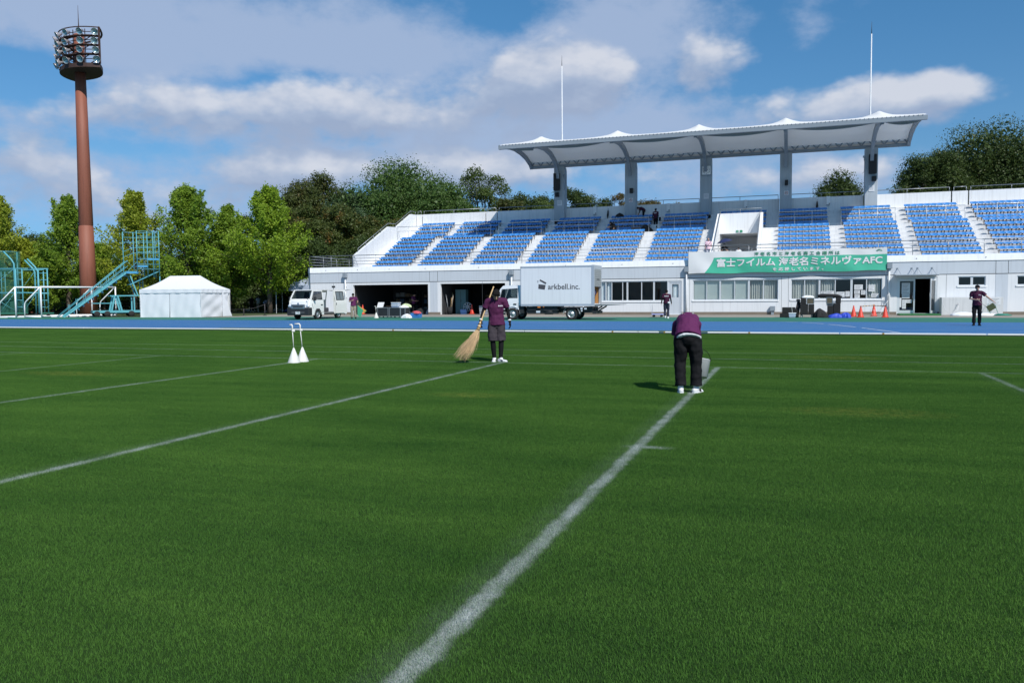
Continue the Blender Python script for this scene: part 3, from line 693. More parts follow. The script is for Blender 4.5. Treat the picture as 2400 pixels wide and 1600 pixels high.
m.build('front_beam', STEEL, stand)
m = MB(); m.box(X0 + .1, 70.45, 12.88, X1 - .1, 70.75, 13.12); m.box(X0 + .1, 70.2, 13.55, X1 - .1, 70.32, 13.66)
n = 74
for i in range(n):
    xa = X0 + .2 + (X1 - X0 - .4) * i / n; xb = X0 + .2 + (X1 - X0 - .4) * (i + 1) / n
    p, q_ = ((xa, 70.5, 13.1), (xb, 70.26, 13.58)) if i % 2 == 0 else ((xa, 70.26, 13.58), (xb, 70.5, 13.1))
    m.beam(p, q_, .07, .07)
m.build('roof_truss', STEEL, stand)
prof = [(70.15, 11.75), (69.95, 12.25), (69.55, 12.8), (68.9, 13.25), (67.6, 13.62), (66.0, 13.78), (64.2, 13.66), (62.6, 13.36)]
for X in RIB:
    m = MB()
    for (a, b) in zip(prof, prof[1:]): m.beam((X, a[0], a[1]), (X, b[0], b[1]), .26, .34, side=(1, 0, 0))
    m.build('rib', STEEL, stand)
for X in (X0 + .12, X1 - .12):
    m = MB(); pe = [(70.6, 12.95), (70.2, 13.25), (69.0, 13.62), (67.6, 13.82), (66.0, 13.9), (64.2, 13.78), (62.6, 13.45)]
    for (a, b) in zip(pe, pe[1:]): m.beam((X, a[0], a[1]), (X, b[0], b[1]), .24, .3, side=(1, 0, 0))
    m.build('rib', STEEL, stand)
for X in RIB:
    m = MB(); m.bbox(X - .465, 70.3, 3.6, X + .465, 71.3, 12.9, .03); m.build('column', W_COL, stand)

# things fixed to the stand
BLACK = mat('black_plastic', (0.012, 0.012, 0.013), 0.55, 0.15)
def speaker(X, z0, z1, wd, lab):
    t_ = thing('loudspeaker', lab, 'loudspeaker', (X, 70.3, z0), 0, 'loudspeakers on the roof columns')
    q = MB(); q.bbox(X - wd / 2, 69.95, z0, X + wd / 2, 70.25, z1, .02); q.build('cabinet', BLACK, t_)
    q = MB(); q.box(X - wd / 2 + .04, 69.943, z0 + .05, X + wd / 2 - .04, 69.949, z1 - .05); q.build('grille', mat('grille', (0.02, 0.02, 0.022), 0.8, 0.3, 60), t_)
    q = MB(); q.box(X - .06, 70.25, z0 + .1, X + .06, 70.298, z1 - .1); q.build('bracket', STEEL, t_)
speaker(-20.0, 10.78, 12.3, .56, 'tall black loudspeaker on the leftmost roof column'); speaker(-19.97, 10.22, 10.6, .34, 'small black loudspeaker under the tall one on leftmost roof column')
speaker(-13.3, 10.24, 10.65, .28, 'small black loudspeaker on the roof column left of the clock'); speaker(-.6, 10.24, 10.67, .26, 'small black loudspeaker on the roof column right of the clock')
speaker(5.82, 10.82, 12.33, .57, 'tall black loudspeaker on the rightmost roof column'); speaker(5.93, 10.23, 10.63, .32, 'small black loudspeaker under the tall one on rightmost roof column')
def camera_box(X, z, lab):
    t_ = thing('security_camera', lab, 'camera', (X, 70.3, z), 0, 'cameras on the end columns')
    q = MB(); q.bbox(X - .1, 69.9, z, X + .1, 70.2, z + .14, .02); q.build('housing', STEEL, t_); q = MB(); q.beam((X, 70.05, z), (X, 70.35, z - .15), .05, .05); q.build('arm', STEEL, t_)
    q = MB(); q.tube([(X, 70.3, z - .1), (X + .05, 70.24, z - .5), (X, 70.24, z - 1.1), (X - .12, 70.29, z - 1.2)], .012, 6); q.build('cable', BLACK, t_)
camera_box(-19.3, 12.02, 'grey camera beside the tall loudspeaker on leftmost roof column'); camera_box(5.2, 12.1, 'grey camera beside the tall loudspeaker on rightmost roof column')
def sign(X, z, wd, ht, lab, kind):
    t_ = thing('wall_sign', lab, 'sign', (X, 70.3, z), 0, 'signs on the roof columns')
    q = MB(); q.bbox(X - wd / 2, 70.27, z - ht / 2, X + wd / 2, 70.298, z + ht / 2, .006); q.build('panel', PAPER, t_)
    q = MB()
    if kind == 'rows':
        for i in range(4): q.box(X - wd * .4, 70.262, z + ht * (.3 - .17 * i), X + wd * (.38 - .1 * (i % 2)), 70.268, z + ht * (.36 - .17 * i))
        q.build('lettering', mat('sign_grey', (.35, .37, .4), .7), t_)
    else:
        q.lathe([(.125, -.003), (.125, .003), (.098, .003), (.098, -.003), (.125, -.003)], (X, 70.265, z), 24, Matrix.Rotation(R(90), 3, 'X'))
        q.beam((X - .08, 70.265, z + .08), (X + .08, 70.265, z - .08), .025, .005, side=(0, 1, 0)); q.build('prohibition_ring', mat('ring_red', (.45, .05, .05), .6), t_)
        q = MB(); q.box(X - .075, 70.268, z - .015, X + .06, 70.27, z + .015); q.build('cigarette', INK, t_)
sign(-19.8, 9.69, .43, .46, 'white sheet with grey writing on the leftmost roof column', 'rows'); sign(-13.38, 9.65, .34, .36, 'red ringed no smoking sign on the roof column left of the clock', 'ring')
sign(-6.99, 9.69, .42, .46, 'white sheet with grey writing below the clock', 'rows'); sign(-.6, 9.65, .34, .36, 'red ringed no smoking sign on the roof column right of the clock', 'ring')
sign(5.77, 9.7, .42, .46, 'white sheet with grey writing on the rightmost roof column', 'rows')
ck = thing('wall_clock', 'square white clock with black hands on the middle roof column', 'clock', (-6.98, 70.3, 11.4))
q = MB(); q.bbox(-7.38, 70.16, 11.42, -6.58, 70.298, 12.24, .03); q.build('case', STEEL, ck)
q = MB(); q.box(-7.33, 70.15, 11.47, -6.63, 70.16, 12.19); fc = q.build('dial', mat('dial_white', (.86, .86, .85), .5, .02), ck)
q = MB()
for h in range(12):
    a = R(30 * h); V, F = text_mesh(str(h or 12), .11, bold=.004); q._add([(v[0] - 6.98 + .27 * math.sin(a), 70.147, v[2] + 11.83 + .27 * math.cos(a)) for v in V], F)
q.build('numeral', INK, fc, fixn=False)
for nm, a, L, wd in (('hour_hand', R(62), .17, .04), ('minute_hand', R(6), .25, .028)):
    q = MB(); q.beam((-6.98 - .04 * math.sin(a), 70.142, 11.83 - .04 * math.cos(a)), (-6.98 + L * math.sin(a), 70.142, 11.83 + L * math.cos(a)), wd, .004, side=(math.cos(a), 0, -math.sin(a))); q.build(nm, INK, ck)
for i, (X, ww) in enumerate(((-16.72, 'two columns left of'), (-10.25, 'just left of'), (-3.82, 'just right of'), (2.62, 'two columns right of'))):
    t_ = thing('wall_lamp', 'white box lamp on the back wall, %s the clock column' % ww, 'lamp', (X, 71, 8.62), 0, 'box lamps on the back wall')
    q = MB(); q.bbox(X - .14, 70.82, 8.62, X + .14, 70.998, 9.3, .02); q.build('housing', W_PARA, t_); q = MB(); q.box(X + .04, 70.812, 8.66, X + .12, 70.819, 8.74); q.build('socket', INK, t_)
    q = MB(); q.box(X - .12, 70.83, 8.59, X + .12, 70.98, 8.619); q.build('diffuser', STEEL, t_)
for X, lab in ((-19.84, 'tall white lightning rod above the left end of the roof'), (5.68, 'tall white lightning rod above the right end of the roof')):
    t_ = thing('lightning_rod', lab, 'pole', (X, 71.4, 9), 0, 'lightning rods on the roof columns')
    q = MB(); q.tube([(X, 71.38, 9.3), (X, 71.38, 15.9), (X, 71.38, 16.0), (X, 71.38, 22.0)], [.07, .07, .055, .04], 10); q.build('mast', W_WHITE, t_)
    q = MB(); q.tube([(X, 71.38, 22.0), (X, 71.38, 22.95)], [.03, .008], 8); q.build('tip', DARK, t_)
es = thing('exit_sign', 'green and white emergency exit sign above the tunnel opening', 'sign', (-3.95, 65.7, 6.3))
q = MB(); q.box(-4.25, 65.66, 6.24, -3.75, 65.698, 6.42); q.build('panel', PAPER, es)
q = MB(); q.box(-4.24, 65.652, 6.25, -4.06, 65.658, 6.41); q.box(-3.96, 65.652, 6.25, -3.76, 65.658, 6.41); q.build('green_field', mat('exit_green', (.01, .26, .12), .5), es)
q = MB(); q.box(-4.04, 65.652, 6.31, -3.98, 65.658, 6.34); q.box(-4.18, 65.648, 6.28, -4.15, 65.651, 6.36); q.blob((-4.15, 65.65, 6.375), .014, .003, .014); q.build('pictogram', PAPER, es)

# banner
BX0, BX1, BZ0, BZ1, BY = -7.05, 5.84, 2.90, 4.48, 58.72
def bw(X, Z):
    return BY + .05 * math.sin(X * 1.3 + 1.2 * math.sin(Z * 2)) * (1 - (Z - BZ0) / 1.9) + .010 * math.sin(X * 3.9 + Z * 3.0)
ban = thing('banner', 'wide green and white cloth banner with Japanese lettering hung on the front rail', 'banner', (-.6, 58.72, 2.9))
def bZ(X, v):
    u = (X - BX0) / (BX1 - BX0)
    zt = 4.47 - .05 * math.sin(math.pi * u * 5) ** 2 - .03 * u; zb = 2.92 + .03 * math.sin(u * 22) + .02 * u
    return zb + (zt - zb) * v
def bedge(v): return -5.30 - .62 * (1 - v / .72) ** 1.4      # where the green field begins
def bpatch(x0f, x1f, v0, v1, nu, nv, mi):
    def fn(a, b):
        v = v0 + (v1 - v0) * b; X = x0f(v) + (x1f(v) - x0f(v)) * a; Z = bZ(X, v); return (X, bw(X, Z), Z)
    m.grid(fn, nu, nv, mi)
m = MB()
bpatch(lambda v: BX0, lambda v: BX1, .72, 1.0, 130, 8, 0); bpatch(lambda v: BX0, bedge, 0.0, .72, 16, 20, 0); bpatch(bedge, lambda v: BX1, 0.0, .72, 120, 20, 1)
GREENB = mat('banner_green', (0.055, 0.43, 0.285), 0.75, 0.08, 1.2); WHITEB = mat('banner_white', (0.70, 0.71, 0.72), 0.75, 0.06, 1.2)
m.build('cloth', [WHITEB, GREENB], ban, fixn=False)
def banner_text(body, xa, xb, zl, zr, h, mm, bold, nm):
    V, F = text_mesh(body, 1.0, bold=.004, width=xb - xa, height=h, spacing=1.0)
    q = MB(); cx_ = (xa + xb) / 2
    for k, (ox, oz) in enumerate(((0, 0), (-1, 0), (1, 0), (0, -1), (0, 1), (-.7, -.7), (.7, .7), (-.7, .7), (.7, -.7)) if bold else ((0, 0),)):
        vs = []
        for v in V:
            X = cx_ + v[0] + ox * bold; Z = zl + (zr - zl) * (X - xa) / (xb - xa) + v[2] + oz * bold; vs.append((X, bw(X, Z) - .020 - .0008 * k, Z))
        q._add(vs, F)
    q.build(nm, mm, ban, fixn=False)
TXG = mat('text_green', (0.05, 0.24, 0.15), 0.7)
banner_text('海 老 名 市 と 海 老 名 商 工 会 議 所 は', -2.56, 2.93, 4.215, 4.17, .25, TXG, .005, 'lettering')
banner_text('富士フイルム 海老名ミネルヴァAFC', -5.08, 5.55, 3.64, 3.66, .56, WHITEB, .017, 'lettering')
banner_text('を 応 援 し て い ま す 。', -1.33, 1.92, 3.135, 3.15, .22, WHITEB, .006, 'lettering')
q = MB()
for sx in (-1, 1):
    for k in range(4):
        a = R(20 + 22 * k); r0, r1 = .05, .19 - .012 * k
        P = [(r0 * math.cos(a), r0 * math.sin(a) - .1), (r1 * math.cos(a - .12), r1 * math.sin(a - .12) - .1), ((r1 + .01) * math.cos(a), (r1 + .01) * math.sin(a) - .1), (r1 * math.cos(a + .12), r1 * math.sin(a + .12) - .1)]
        q.poly([(5.36 + sx * p[0], bw(5.36 + sx * p[0], 4.28 + p[1]) - .012, 4.28 + p[1]) for p in P])
for P in ([(-.05, .05), (.05, .05), (.05, .02), (-.05, .02)], [(-.012, .02), (.015, .02), (-.005, -.06), (-.03, -.06)]):
    q.poly([(5.36 + p[0], bw(5.36, 4.3) - .013, 4.3 + p[1]) for p in P])
q.build('crest', TXG, ban, fixn=False)
q = MB()
for X in np.linspace(BX0 + .05, BX1 - .05, 10): q.tube([(X, BY - .01, 4.45), (X, 59.2, 4.62)], .008, 5)
for X in (-7.0, 5.8): q.tube([(X, BY, 2.95), (X - .05, 58.95, 2.66)], .006, 5)
q.build('tie_cord', W_PARA, ban)

# ------------------------------------------------------------ seats
SEAT_B = mat('seat_blue', (0.050, 0.225, 0.56), 0.26, 0.08, 2.0, spec=0.6, island=0.12); SEAT_K = mat('seat_bracket', (0.10, 0.10, 0.11), 0.7)
def seat_mesh(wd=.44):
    m = MB()
    pf = [(-.01, .37), (.0, .405), (.05, .425), (.16, .405), (.29, .41), (.345, .435), (.385, .52), (.408, .560), (.418, .577), (.434, .583), (.450, .572)]
    NUx = 6
    def fn(u, v):
        k = v * (len(pf) - 1); i = min(int(k), len(pf) - 2); f = k - i
        y = pf[i][0] * (1 - f) + pf[i + 1][0] * f; z = pf[i][1] * (1 - f) + pf[i + 1][1] * f
        x = (u - .5) * wd; e = abs(u - .5) * 2
        z += .03 * e ** 3 * (1 if y < .33 else .3); y -= .05 * e ** 3 if y > .33 else 0
        if z > .53: z -= .02 * e ** 2
        return (x, y, z)
    m.grid(fn, NUx, len(pf) - 1, 0)
    m.grid(lambda u, v: Vector(fn(1 - u, v)) + Vector((0, .012 if v > .6 else 0, -.022)), NUx, len(pf) - 1, 0)
    m.box(-.15, .06, .30, -.11, .34, .40, 1); m.box(.11, .06, .30, .15, .34, .40, 1); m.box(-.15, .28, .0, -.11, .34, .30, 1); m.box(.11, .28, .0, .15, .34, .30, 1); m.box(-.22, .27, .26, .22, .33, .30, 1)
    return m
ORD = ['first', 'second', 'third', 'fourth', 'fifth', 'sixth', 'seventh', 'eighth', 'ninth', 'tenth', 'eleventh', 'twelfth']
BNAME = {5: 'block beside tunnel, left of it', 7: 'block just right of tunnel', 8: 'second block right of tunnel', 9: 'third block right of tunnel', 10: 'fourth block right of tunnel', 4: 'second block left of tunnel', 3: 'third block left of tunnel'}
seats = []
for k, (a, b, n) in enumerate(BLK):
    for r in range(12):
        if k == 6 and r < 8: continue
        for c in range(n):
            X = a + (b - a) * (c + .5) / n; Y = YR(r); Z = ZR(r)
            if k == 11: continue
            v = Vector((X, Y, Z + .5)) - Vector((0, 0, CAM_H)); dp = v.dot(FW); sx = v.dot(RT) / dp
            hid = (r == 0) or (k in (7, 8) and r < 2 and X < 5.9) or (k == 6) or abs(sx) > .63
            seats.append((dp + (1000 if hid else 0), k, r, c, X, Y, Z))
seats.sort()
sm_ = None
for (dp, k, r, c, X, Y, Z) in seats[:298]:
    if sm_ is None: o = seat_mesh().build('stadium_seat', [SEAT_B, SEAT_K], world=False); sm_ = o
    else: o = sm_.copy(); COL.objects.link(o)
    o.location = (X, Y, Z)
    tag(o, '%s blue seat from left, %s row from front, %s' % (ORD[c], ORD[r], BNAME[k]), 'seat', 'blue plastic seats of the grandstand')
m = seat_mesh(); SV = np.array(m.v); nv = len(SV)
allv, allf, allm, alls = [], [], [], []
for i, (dp, k, r, c, X, Y, Z) in enumerate(seats[298:]):
    allv.append(SV + (X, Y, Z)); allf += [tuple(j + i * nv for j in f) for f in m.f]; allm += m.m; alls += m.sm
g = MB(); g.v = [tuple(v) for v in np.concatenate(allv)]; g.f = allf; g.m = allm; g.sm = alls
tag(g.build('seat_rows', [SEAT_B, SEAT_K], fixn=True), 'remaining rows of blue plastic seats on the grandstand terraces', 'seats', 'blue plastic seats of the grandstand', 'stuff')
# ------------------------------------------------------------ floodlight tower
RUST = mat('tower_brown', (0.25, 0.082, 0.048), 0.65, 0.10, 0.5, streak=0.3); RUSTD = mat('tower_dark', (0.055, 0.028, 0.022), 0.7, 0.2)
LAMPH = mat('lamp_housing', (0.55, 0.50, 0.50), 0.35, 0.08, metal=.5)
lens = mat('lamp_glass', (0.30, 0.42, 0.42), 0.08, 0.15, 3, metal=.6)
TX, TY = -59.75, 56.25
tw = thing('floodlight_tower', 'tall rust brown floodlight tower standing behind the blue stairs', 'floodlight', (TX, TY, 0))
def lean(z): return Vector((TX + .25 - .028 * z, TY - .2 + .026 * z, z))
m = MB(); m.tube([lean(0), lean(7.9), lean(7.92), lean(8.0), lean(8.02), lean(15), lean(21.6)], [.74, .60, .57, .57, .595, .51, .44], 28); m.build('pole', RUST, tw)
top = lean(21.4)
# rack: a curved wall of lamps, facing the field (right and towards the camera)
dirn = Vector((-.378, -.925, 0)).normalized(); side = Vector((-dirn.y, dirn.x, 0))   # side points to the back right
def rk(a, rr, z): return Vector((top.x, top.y, 0)) + dirn * (rr * math.cos(a) - .15) + side * (rr * math.sin(a)) + Vector((0, 0, z)) - dirn * 1.9
A0, A1 = -1.2, 1.1
m = MB()
outl = [rk(A0 + (A1 - A0) * i / 16, 3.55, 0) for i in range(17)]
bk0, bk1 = outl[-1], outl[0]; outl += [bk0.lerp(bk1, i / 10) - dirn * 1.15 * math.sin(math.pi * i / 10) for i in range(1, 10)]
base = [(p.x, p.y) for p in outl]
m.prism(base, 'z', 21.5, 21.85); m.build('base_platform', RUSTD, tw)
for z in (22.62, 23.4, 24.18):
    m = MB()
    for i in range(16):
        a, b = A0 + (A1 - A0) * i / 16, A0 + (A1 - A0) * (i + 1) / 16
        P = [rk(a, 3.05, z), rk(b, 3.05, z), rk(b, 3.55, z), rk(a, 3.55, z)]
        m._add(P + [p + Vector((0, 0, .07)) for p in P], [(0, 1, 2, 3), (7, 6, 5, 4), (0, 4, 5, 1), (1, 5, 6, 2), (2, 6, 7, 3), (3, 7, 4, 0)])
    m.build('gallery', RUSTD, tw)
m = MB(); m.tube([rk(A0 + (A1 - A0) * i / 16, 3.55, 24.9) for i in range(17)], .05, 8); m.tube([bk0.lerp(bk1, i / 10) - dirn * 1.15 * math.sin(math.pi * i / 10) + Vector((0, 0, 24.9)) for i in range(11)], .085, 8)
for a in (A0, A1): m.beam(rk(a, 3.55, 21.8), rk(a, 3.55, 24.9), .13, .13)
for i in range(1, 6):
    a = A0 + (A1 - A0) * i / 6; m.beam(rk(a, 3.1, 21.8), rk(a, 3.1, 24.85), .05, .05)
for z in (22.3, 23.1, 23.9, 24.6): m.tube([rk(A0 + (A1 - A0) * i / 16, 3.15, z) for i in range(17)], .035, 6); m.beam(rk(A0, 3.55, z), rk(A1, 3.55, z), .06, .06)
m.build('frame', RUSTD, tw)
m = MB(); m.tube([Vector((top.x, top.y, 21.5)), Vector((top.x, top.y, 24.85))], .42, 16); m.build('core', RUST, tw)
m = MB(); m.tube([Vector((top.x, top.y, 24.85)), Vector((top.x, top.y, 26.0)), Vector((top.x, top.y, 27.4))], [.06, .035, .012], 6); m.build('rod', RUSTD, tw)
rl_ = random.Random(8)
for r_, z in enumerate((22.12, 22.92, 23.70, 24.45)):
    for i in range(7):
        a = A0 + .06 + (A1 - A0 - .12) * (i + .5 * 0 + rl_.uniform(-.1, .1)) / 6
        c = rk(a, 3.8, z + rl_.uniform(-.04, .04))
        d = (dirn * math.cos(a * .9 + rl_.uniform(-.25, .25)) + side * math.sin(a * .9 + rl_.uniform(-.25, .25)) + Vector((0, 0, rl_.uniform(-.55, -.3)))).normalized()
        Mx = d.to_track_quat('Z', 'Y').to_matrix()
        m = MB(); m.lathe([(.0, -.42), (.10, -.42), (.11, -.25), (.16, -.2), (.23, -.06), (.29, .08), (.305, .08), (.30, .05)], c, 16, Mx)
        lo = m.build('lamp', LAMPH, tw)
        m = MB(); m.lathe([(.285, .06), (.19, -.04), (.08, -.12), (0, -.14)], c, 16, Mx); m.build('reflector', lens, lo)
        m = MB(); m.beam(c - d * .25, rk(a, 3.25, z - .3), .04, .04); m.build('arm', RUSTD, lo)

# ------------------------------------------------------------ blue steps and tower for the finish judges
CY = mat('steel_cyan', (0.10, 0.36, 0.42), 0.5, 0.10, 1.2); CYB = mat('tread_blue', (0.05, 0.27, 0.48), 0.5, 0.1)
TYRE = mat('tyre', (0.018, 0.018, 0.019), 0.85, 0.15)
GA = YAW + R(33)
go_ = gnd(150, 65.5)
gan = thing('judges_stand', 'turquoise steel judges stand on wheels with a long stair', 'stand', go_, GA)
m = MB()
L, Hh = 4.55, 3.55
nst = 13
for i in range(nst):
    x = L * i / nst; z = .12 + Hh * i / nst
    m.box(x, -1.35, z, x + .26, -.05, z + .035)
    if i % 1 == 0: m.box(x + .24, -1.35, z - .10, x + .26, -.05, z, 0)
m.build('tread', CYB, gan, world=False)
for y, nm in ((0.0, 'far'), (-.70, 'mid'), (-1.4, 'near')):
    m = MB(); m.beam((-.15, y, .05), (L, y, Hh + .12), .05, .16, side=(0, 1, 0)); m.build('stringer', CY, gan, world=False)
for y in (0.02, -1.42):
    m = MB(); m.tube([(-.55, y, .05), (L + .05, y, Hh + 1.05)], .03); m.tube([(-.1, y, .12), (L + .05, y, Hh + .6)], .02)
    for i in range(8):
        x = L * (i + .5) / 8; z = .1 + Hh * (i + .5) / 8; m.tube([(x, y, z), (x, y, z + .72)], .016)
    m.build('handrail', CY, gan, world=False)
m = MB(); m.box(1.9, -1.5, .32, 7.6, .15, .50); m.box(2.6, -.1, .35, 2.75, .05, .5); m.build('chassis', CY, gan, world=False)
for x in (2.2, 2.95, 4.75, 5.9):
    for y in (-1.55, .1):
        m = MB(); m.lathe([(.0, -.09), (.2, -.09), (.235, -.05), (.235, .05), (.2, .09), (0, .09)], (x, y, .235), 18, Matrix.Rotation(R(90), 3, 'X')); m.build('wheel', TYRE, gan, world=False)
m = MB()
for y in (-1.4, 0):
    m.beam((3.3, y, .5), (3.55, y, 1.75), .12, .12); m.beam((4.05, y, .5), (3.75, y, 1.75), .12, .12); m.beam((5.9, y, .5), (5.9, y, 1.7), .16, .16); m.beam((5.0, y, .5), (5.0, y, 1.6), .1, .1)
    m.beam((3.2, y, 1.7), (6.0, y, 1.72), .09, .09); m.beam((5.3, y, 1.7), (4.75, y, 3.4), .09, .09)
    m.beam((4.7, y, 2.6), (7.0, y, 3.75), .06, .06); m.beam((1.9, y, 1.1), (4.0, y, 1.1), .06, .06)
m.build('support', CY, gan, world=False)
for k, (x0, x1, z) in enumerate(((4.45, 5.35, 3.62), (5.3, 6.1, 4.15), (6.05, 7.0, 4.75))):
    m = MB(); m.box(x0, -1.6, z, x1, .2, z + .06); m.box(x0, -1.62, z - .1, x1, -1.58, z + .02); m.build('platform', CYB, gan, world=False)
m = MB()
for (x, y) in ((4.5, .2), (5.3, .2), (5.3, -1.6), (6.1, -1.6), (6.1, .2), (7.0, -1.6), (7.0, .2), (6.55, -1.6)):
    m.tube([(x, y, 3.6 if x < 5.4 else 3.2), (x, y, 7.05)], .033, 8)
m.tube([(7.0, -1.6, 3.3), (7.0, -1.6, .5)], .035, 8); m.tube([(5.7, .2, 3.3), (5.7, .2, .5)], .03); m.tube([(5.95, .2, 3.3), (5.95, .2, .5)], .03)
for i in range(9): m.tube([(5.7, .2, .8 + .33 * i), (5.95, .2, .8 + .33 * i)], .014, 6)
m.build('post', CY, gan, world=False)
m = MB()
for z in (5.3, 5.75, 6.2, 6.6, 7.02):
    m.tube([(4.5, .2, z - .35 if z < 6 else z), (5.3, .2, z), (7.0, .2, z), (7.0, -1.6, z), (5.3, -1.6, z)], .02, 6)
for z in (3.9, 4.3, 4.75): m.tube([(5.3, -1.6, z), (7.0, -1.6, z), (7.0, .2, z)], .02, 6)
for s_ in (1, -1): m.beam((4.55, -1.55, 3.7), (5.3, -1.55, 4.5) if s_ > 0 else (5.3, -1.55, 3.7), .03, .03); m.beam((4.55, -1.55, 4.5), (5.3, -1.55, 3.7), .03, .03)
m.build('guard_rail', CY, gan, world=False)

# ------------------------------------------------------------ hammer cage
cage = thing('throwing_cage', 'green netted throwing cage with turquoise bent posts', 'cage', gnd(28, 70.5))
q0 = lambda x, y, d=70: at(x, y, d)
GB = lambda px_, d: gnd(px_, d)
nets = []
posts = [(36, 70, 5.6), (-16, 72, 5.6), (-70, 72, 5.6), (84, 71, 4.9), (91, 69, 4.9)]
for (x, d, h) in posts:
    b_ = GB(x, d); inn = -Vector((R0.x, R0.y, 0))
    m = MB(); m.tube([b_ + Vector((0, 0, .25)), b_ + Vector((0, 0, h - 1.05)), b_ + inn * .2 + Vector((0, 0, h - .7)), b_ + inn * .85 + Vector((0, 0, h))], .065, 10); m.build('bent_post', CY, cage)
for (xa, xb, d, h) in ((39, 54, 70, 4.1), (92, 113, 69, 4.0), (5, 14, 74, 4.0)):
    m = MB(); a_, b_ = GB(xa, d), GB(xb, d)
    for p in (a_, b_): m.tube([p + Vector((0, 0, .3)), p + Vector((0, 0, h))], .05, 8)
    if xa == 92: c_ = GB(104, d + 2); mm_ = MB(); mm_.tube([c_ + Vector((0, 0, .3)), c_ + Vector((0, 0, h - .1))], .05, 8); mm_.build('post', CY, cage)
    for i in range(6):
        zz = .8 + (h - 1) * i / 5.2; m.tube([a_ + Vector((0, 0, zz)), b_ + Vector((0, 0, zz))], .028, 6)
    m.build('ladder_frame', CY, cage)
m = MB()
for (z, dz) in ((4.12, 0), (2.05, 0)):
    m.tube([GB(-60, 70) + Vector((0, 0, z)), GB(54, 70) + Vector((0, 0, z)), GB(115, 69) + Vector((0, 0, z - .08))], .05, 8)
    m.tube([GB(-60, 74) + Vector((0, 0, z)), GB(54, 74) + Vector((0, 0, z)), GB(104, 71) + Vector((0, 0, z - .08))], .045, 8)
m.tube([GB(-60, 70) + Vector((0, 0, 5.62)), GB(20, 70.2) + Vector((0, 0, 5.62)), GB(51, 73) + Vector((0, 0, 5.72))], .03, 6)
m.tube([GB(44, 73) + Vector((0, 0, 5.7)), GB(44, 73) + Vector((0, 0, .3))], .06, 8)
m.build('frame_bar', CY, cage)
m = MB()
for (xa, xb, za, zb) in ((57, 84, 2.6, 3.9), (40, 84, .6, 2.0), (-30, 34, 2.2, 4.1), (-30, 34, 2.0, .5), (0, 34, .4, 2.0), (58, 83, .6, 1.9)):
    m.tube([GB(xa, 70) + Vector((0, 0, za)), GB(xb, 70.5) + Vector((0, 0, zb))], .018, 5)
m.build('brace', CY, cage)
m = MB(); 
for (xa, xb, d) in ((-60, 64, 69.5), (92, 125, 69)): m.beam(GB(xa, d) + Vector((0, 0, .28)), GB(xb, d) + Vector((0, 0, .28)), .12, .1)
for x in (60, 83, 112): m.lathe([(0, -.06), (.14, -.06), (.14, .06), (0, .06)], GB(x, 69) + Vector((0, 0, .14)), 12, Matrix.Rotation(R(90), 3, 'X'), 1)
m.build('trolley', [mat('cage_green', (.03, .16, .11), .6), TYRE], cage)
nm_ = bpy.data.materials.new('green_net'); nm_.use_nodes = True; t = nm_.node_tree; b = t.nodes['Principled BSDF']; b.inputs['Base Color'].default_value = (.012, .10, .062, 1); b.inputs['Roughness'].default_value = .9
b.inputs['Alpha'].default_value = .55
m = MB()
def netpt(u, v):
    a_, b_ = GB(-70, 71), GB(52, 70.6)
    p = a_.lerp(b_, u); return p + Vector((.12 * math.sin(u * 17), .12 * math.cos(u * 21 + v * 3), .3 + 5.3 * v))
m.grid(netpt, 60, 12); m.grid(lambda u, v: GB(52, 70.6).lerp(GB(36, 78), u) + Vector((.1 * math.sin(u * 11), 0, .3 + 5.3 * v)), 20, 8); m.build('net', nm_, cage, fixn=False)
m = MB(); m.grid(lambda u, v: GB(-70, 70.9).lerp(GB(64, 70.4), u) + Vector((.15 * math.sin(u * 31), .15 * math.sin(u * 40), .28 + (.9 + .25 * math.sin(u * 9)) * v)), 60, 6); m.build('gathered_net', mat('net_heap', (.012, .085, .06), .9, .3, 2), cage, fixn=False)

# ------------------------------------------------------------ football goals
GW = mat('goal_white', (0.80, 0.81, 0.82), 0.35, 0.04)
def goal(xa, da, xb, db, lab, yoff=0):
    a_, b_ = GB(xa, da), GB(xb, db); t_ = thing('football_goal', lab, 'goal', a_, 0, 'football goals beside the track')
    off = Vector((R0.x, R0.y, 0)) * -1.55 + Vector((-FW.y, 0, 0)) * 0 + Vector((FW.x, FW.y, 0)) * .4
    for p in (a_, b_):
        m = MB(); m.tube([p, p + Vector((0, 0, 2.5))], .06, 12); m.build('post', GW, t_)
        m = MB(); k = off; m.tube([p + Vector((0, 0, 2.48)), p + k * .92 + Vector((0, 0, 1.3)), p + k + Vector((0, 0, 1.12)), p + k * 1.02 + Vector((0, 0, .9)), p + k * 1.02 + Vector((0, 0, .02))], .045, 10); m.build('rear_support', GW, t_)
    m = MB(); m.tube([a_ + Vector((0, 0, 2.45)), b_ + Vector((0, 0, 2.45))], .06, 12); m.build('crossbar', GW, t_)
    m = MB(); m.tube([a_ + Vector((0, 0, .06)), a_ + off + Vector((0, 0, .06)), b_ + off + Vector((0, 0, .06)), b_ + Vector((0, 0, .06))], .06, 10); m.build('ground_bar', GW, t_)
goal(96, 64.5, 271, 70.0, 'white goal frame in front, right post behind the turquoise stair'); goal(36, 65.5, 215, 71.0, 'white goal frame one step further left and behind the other')
g = MB(); 
a_, b_ = GB(-60, 65), GB(260, 68)
dv = (b_ - a_).normalized(); nv_ = Vector((-dv.y, dv.x, 0))
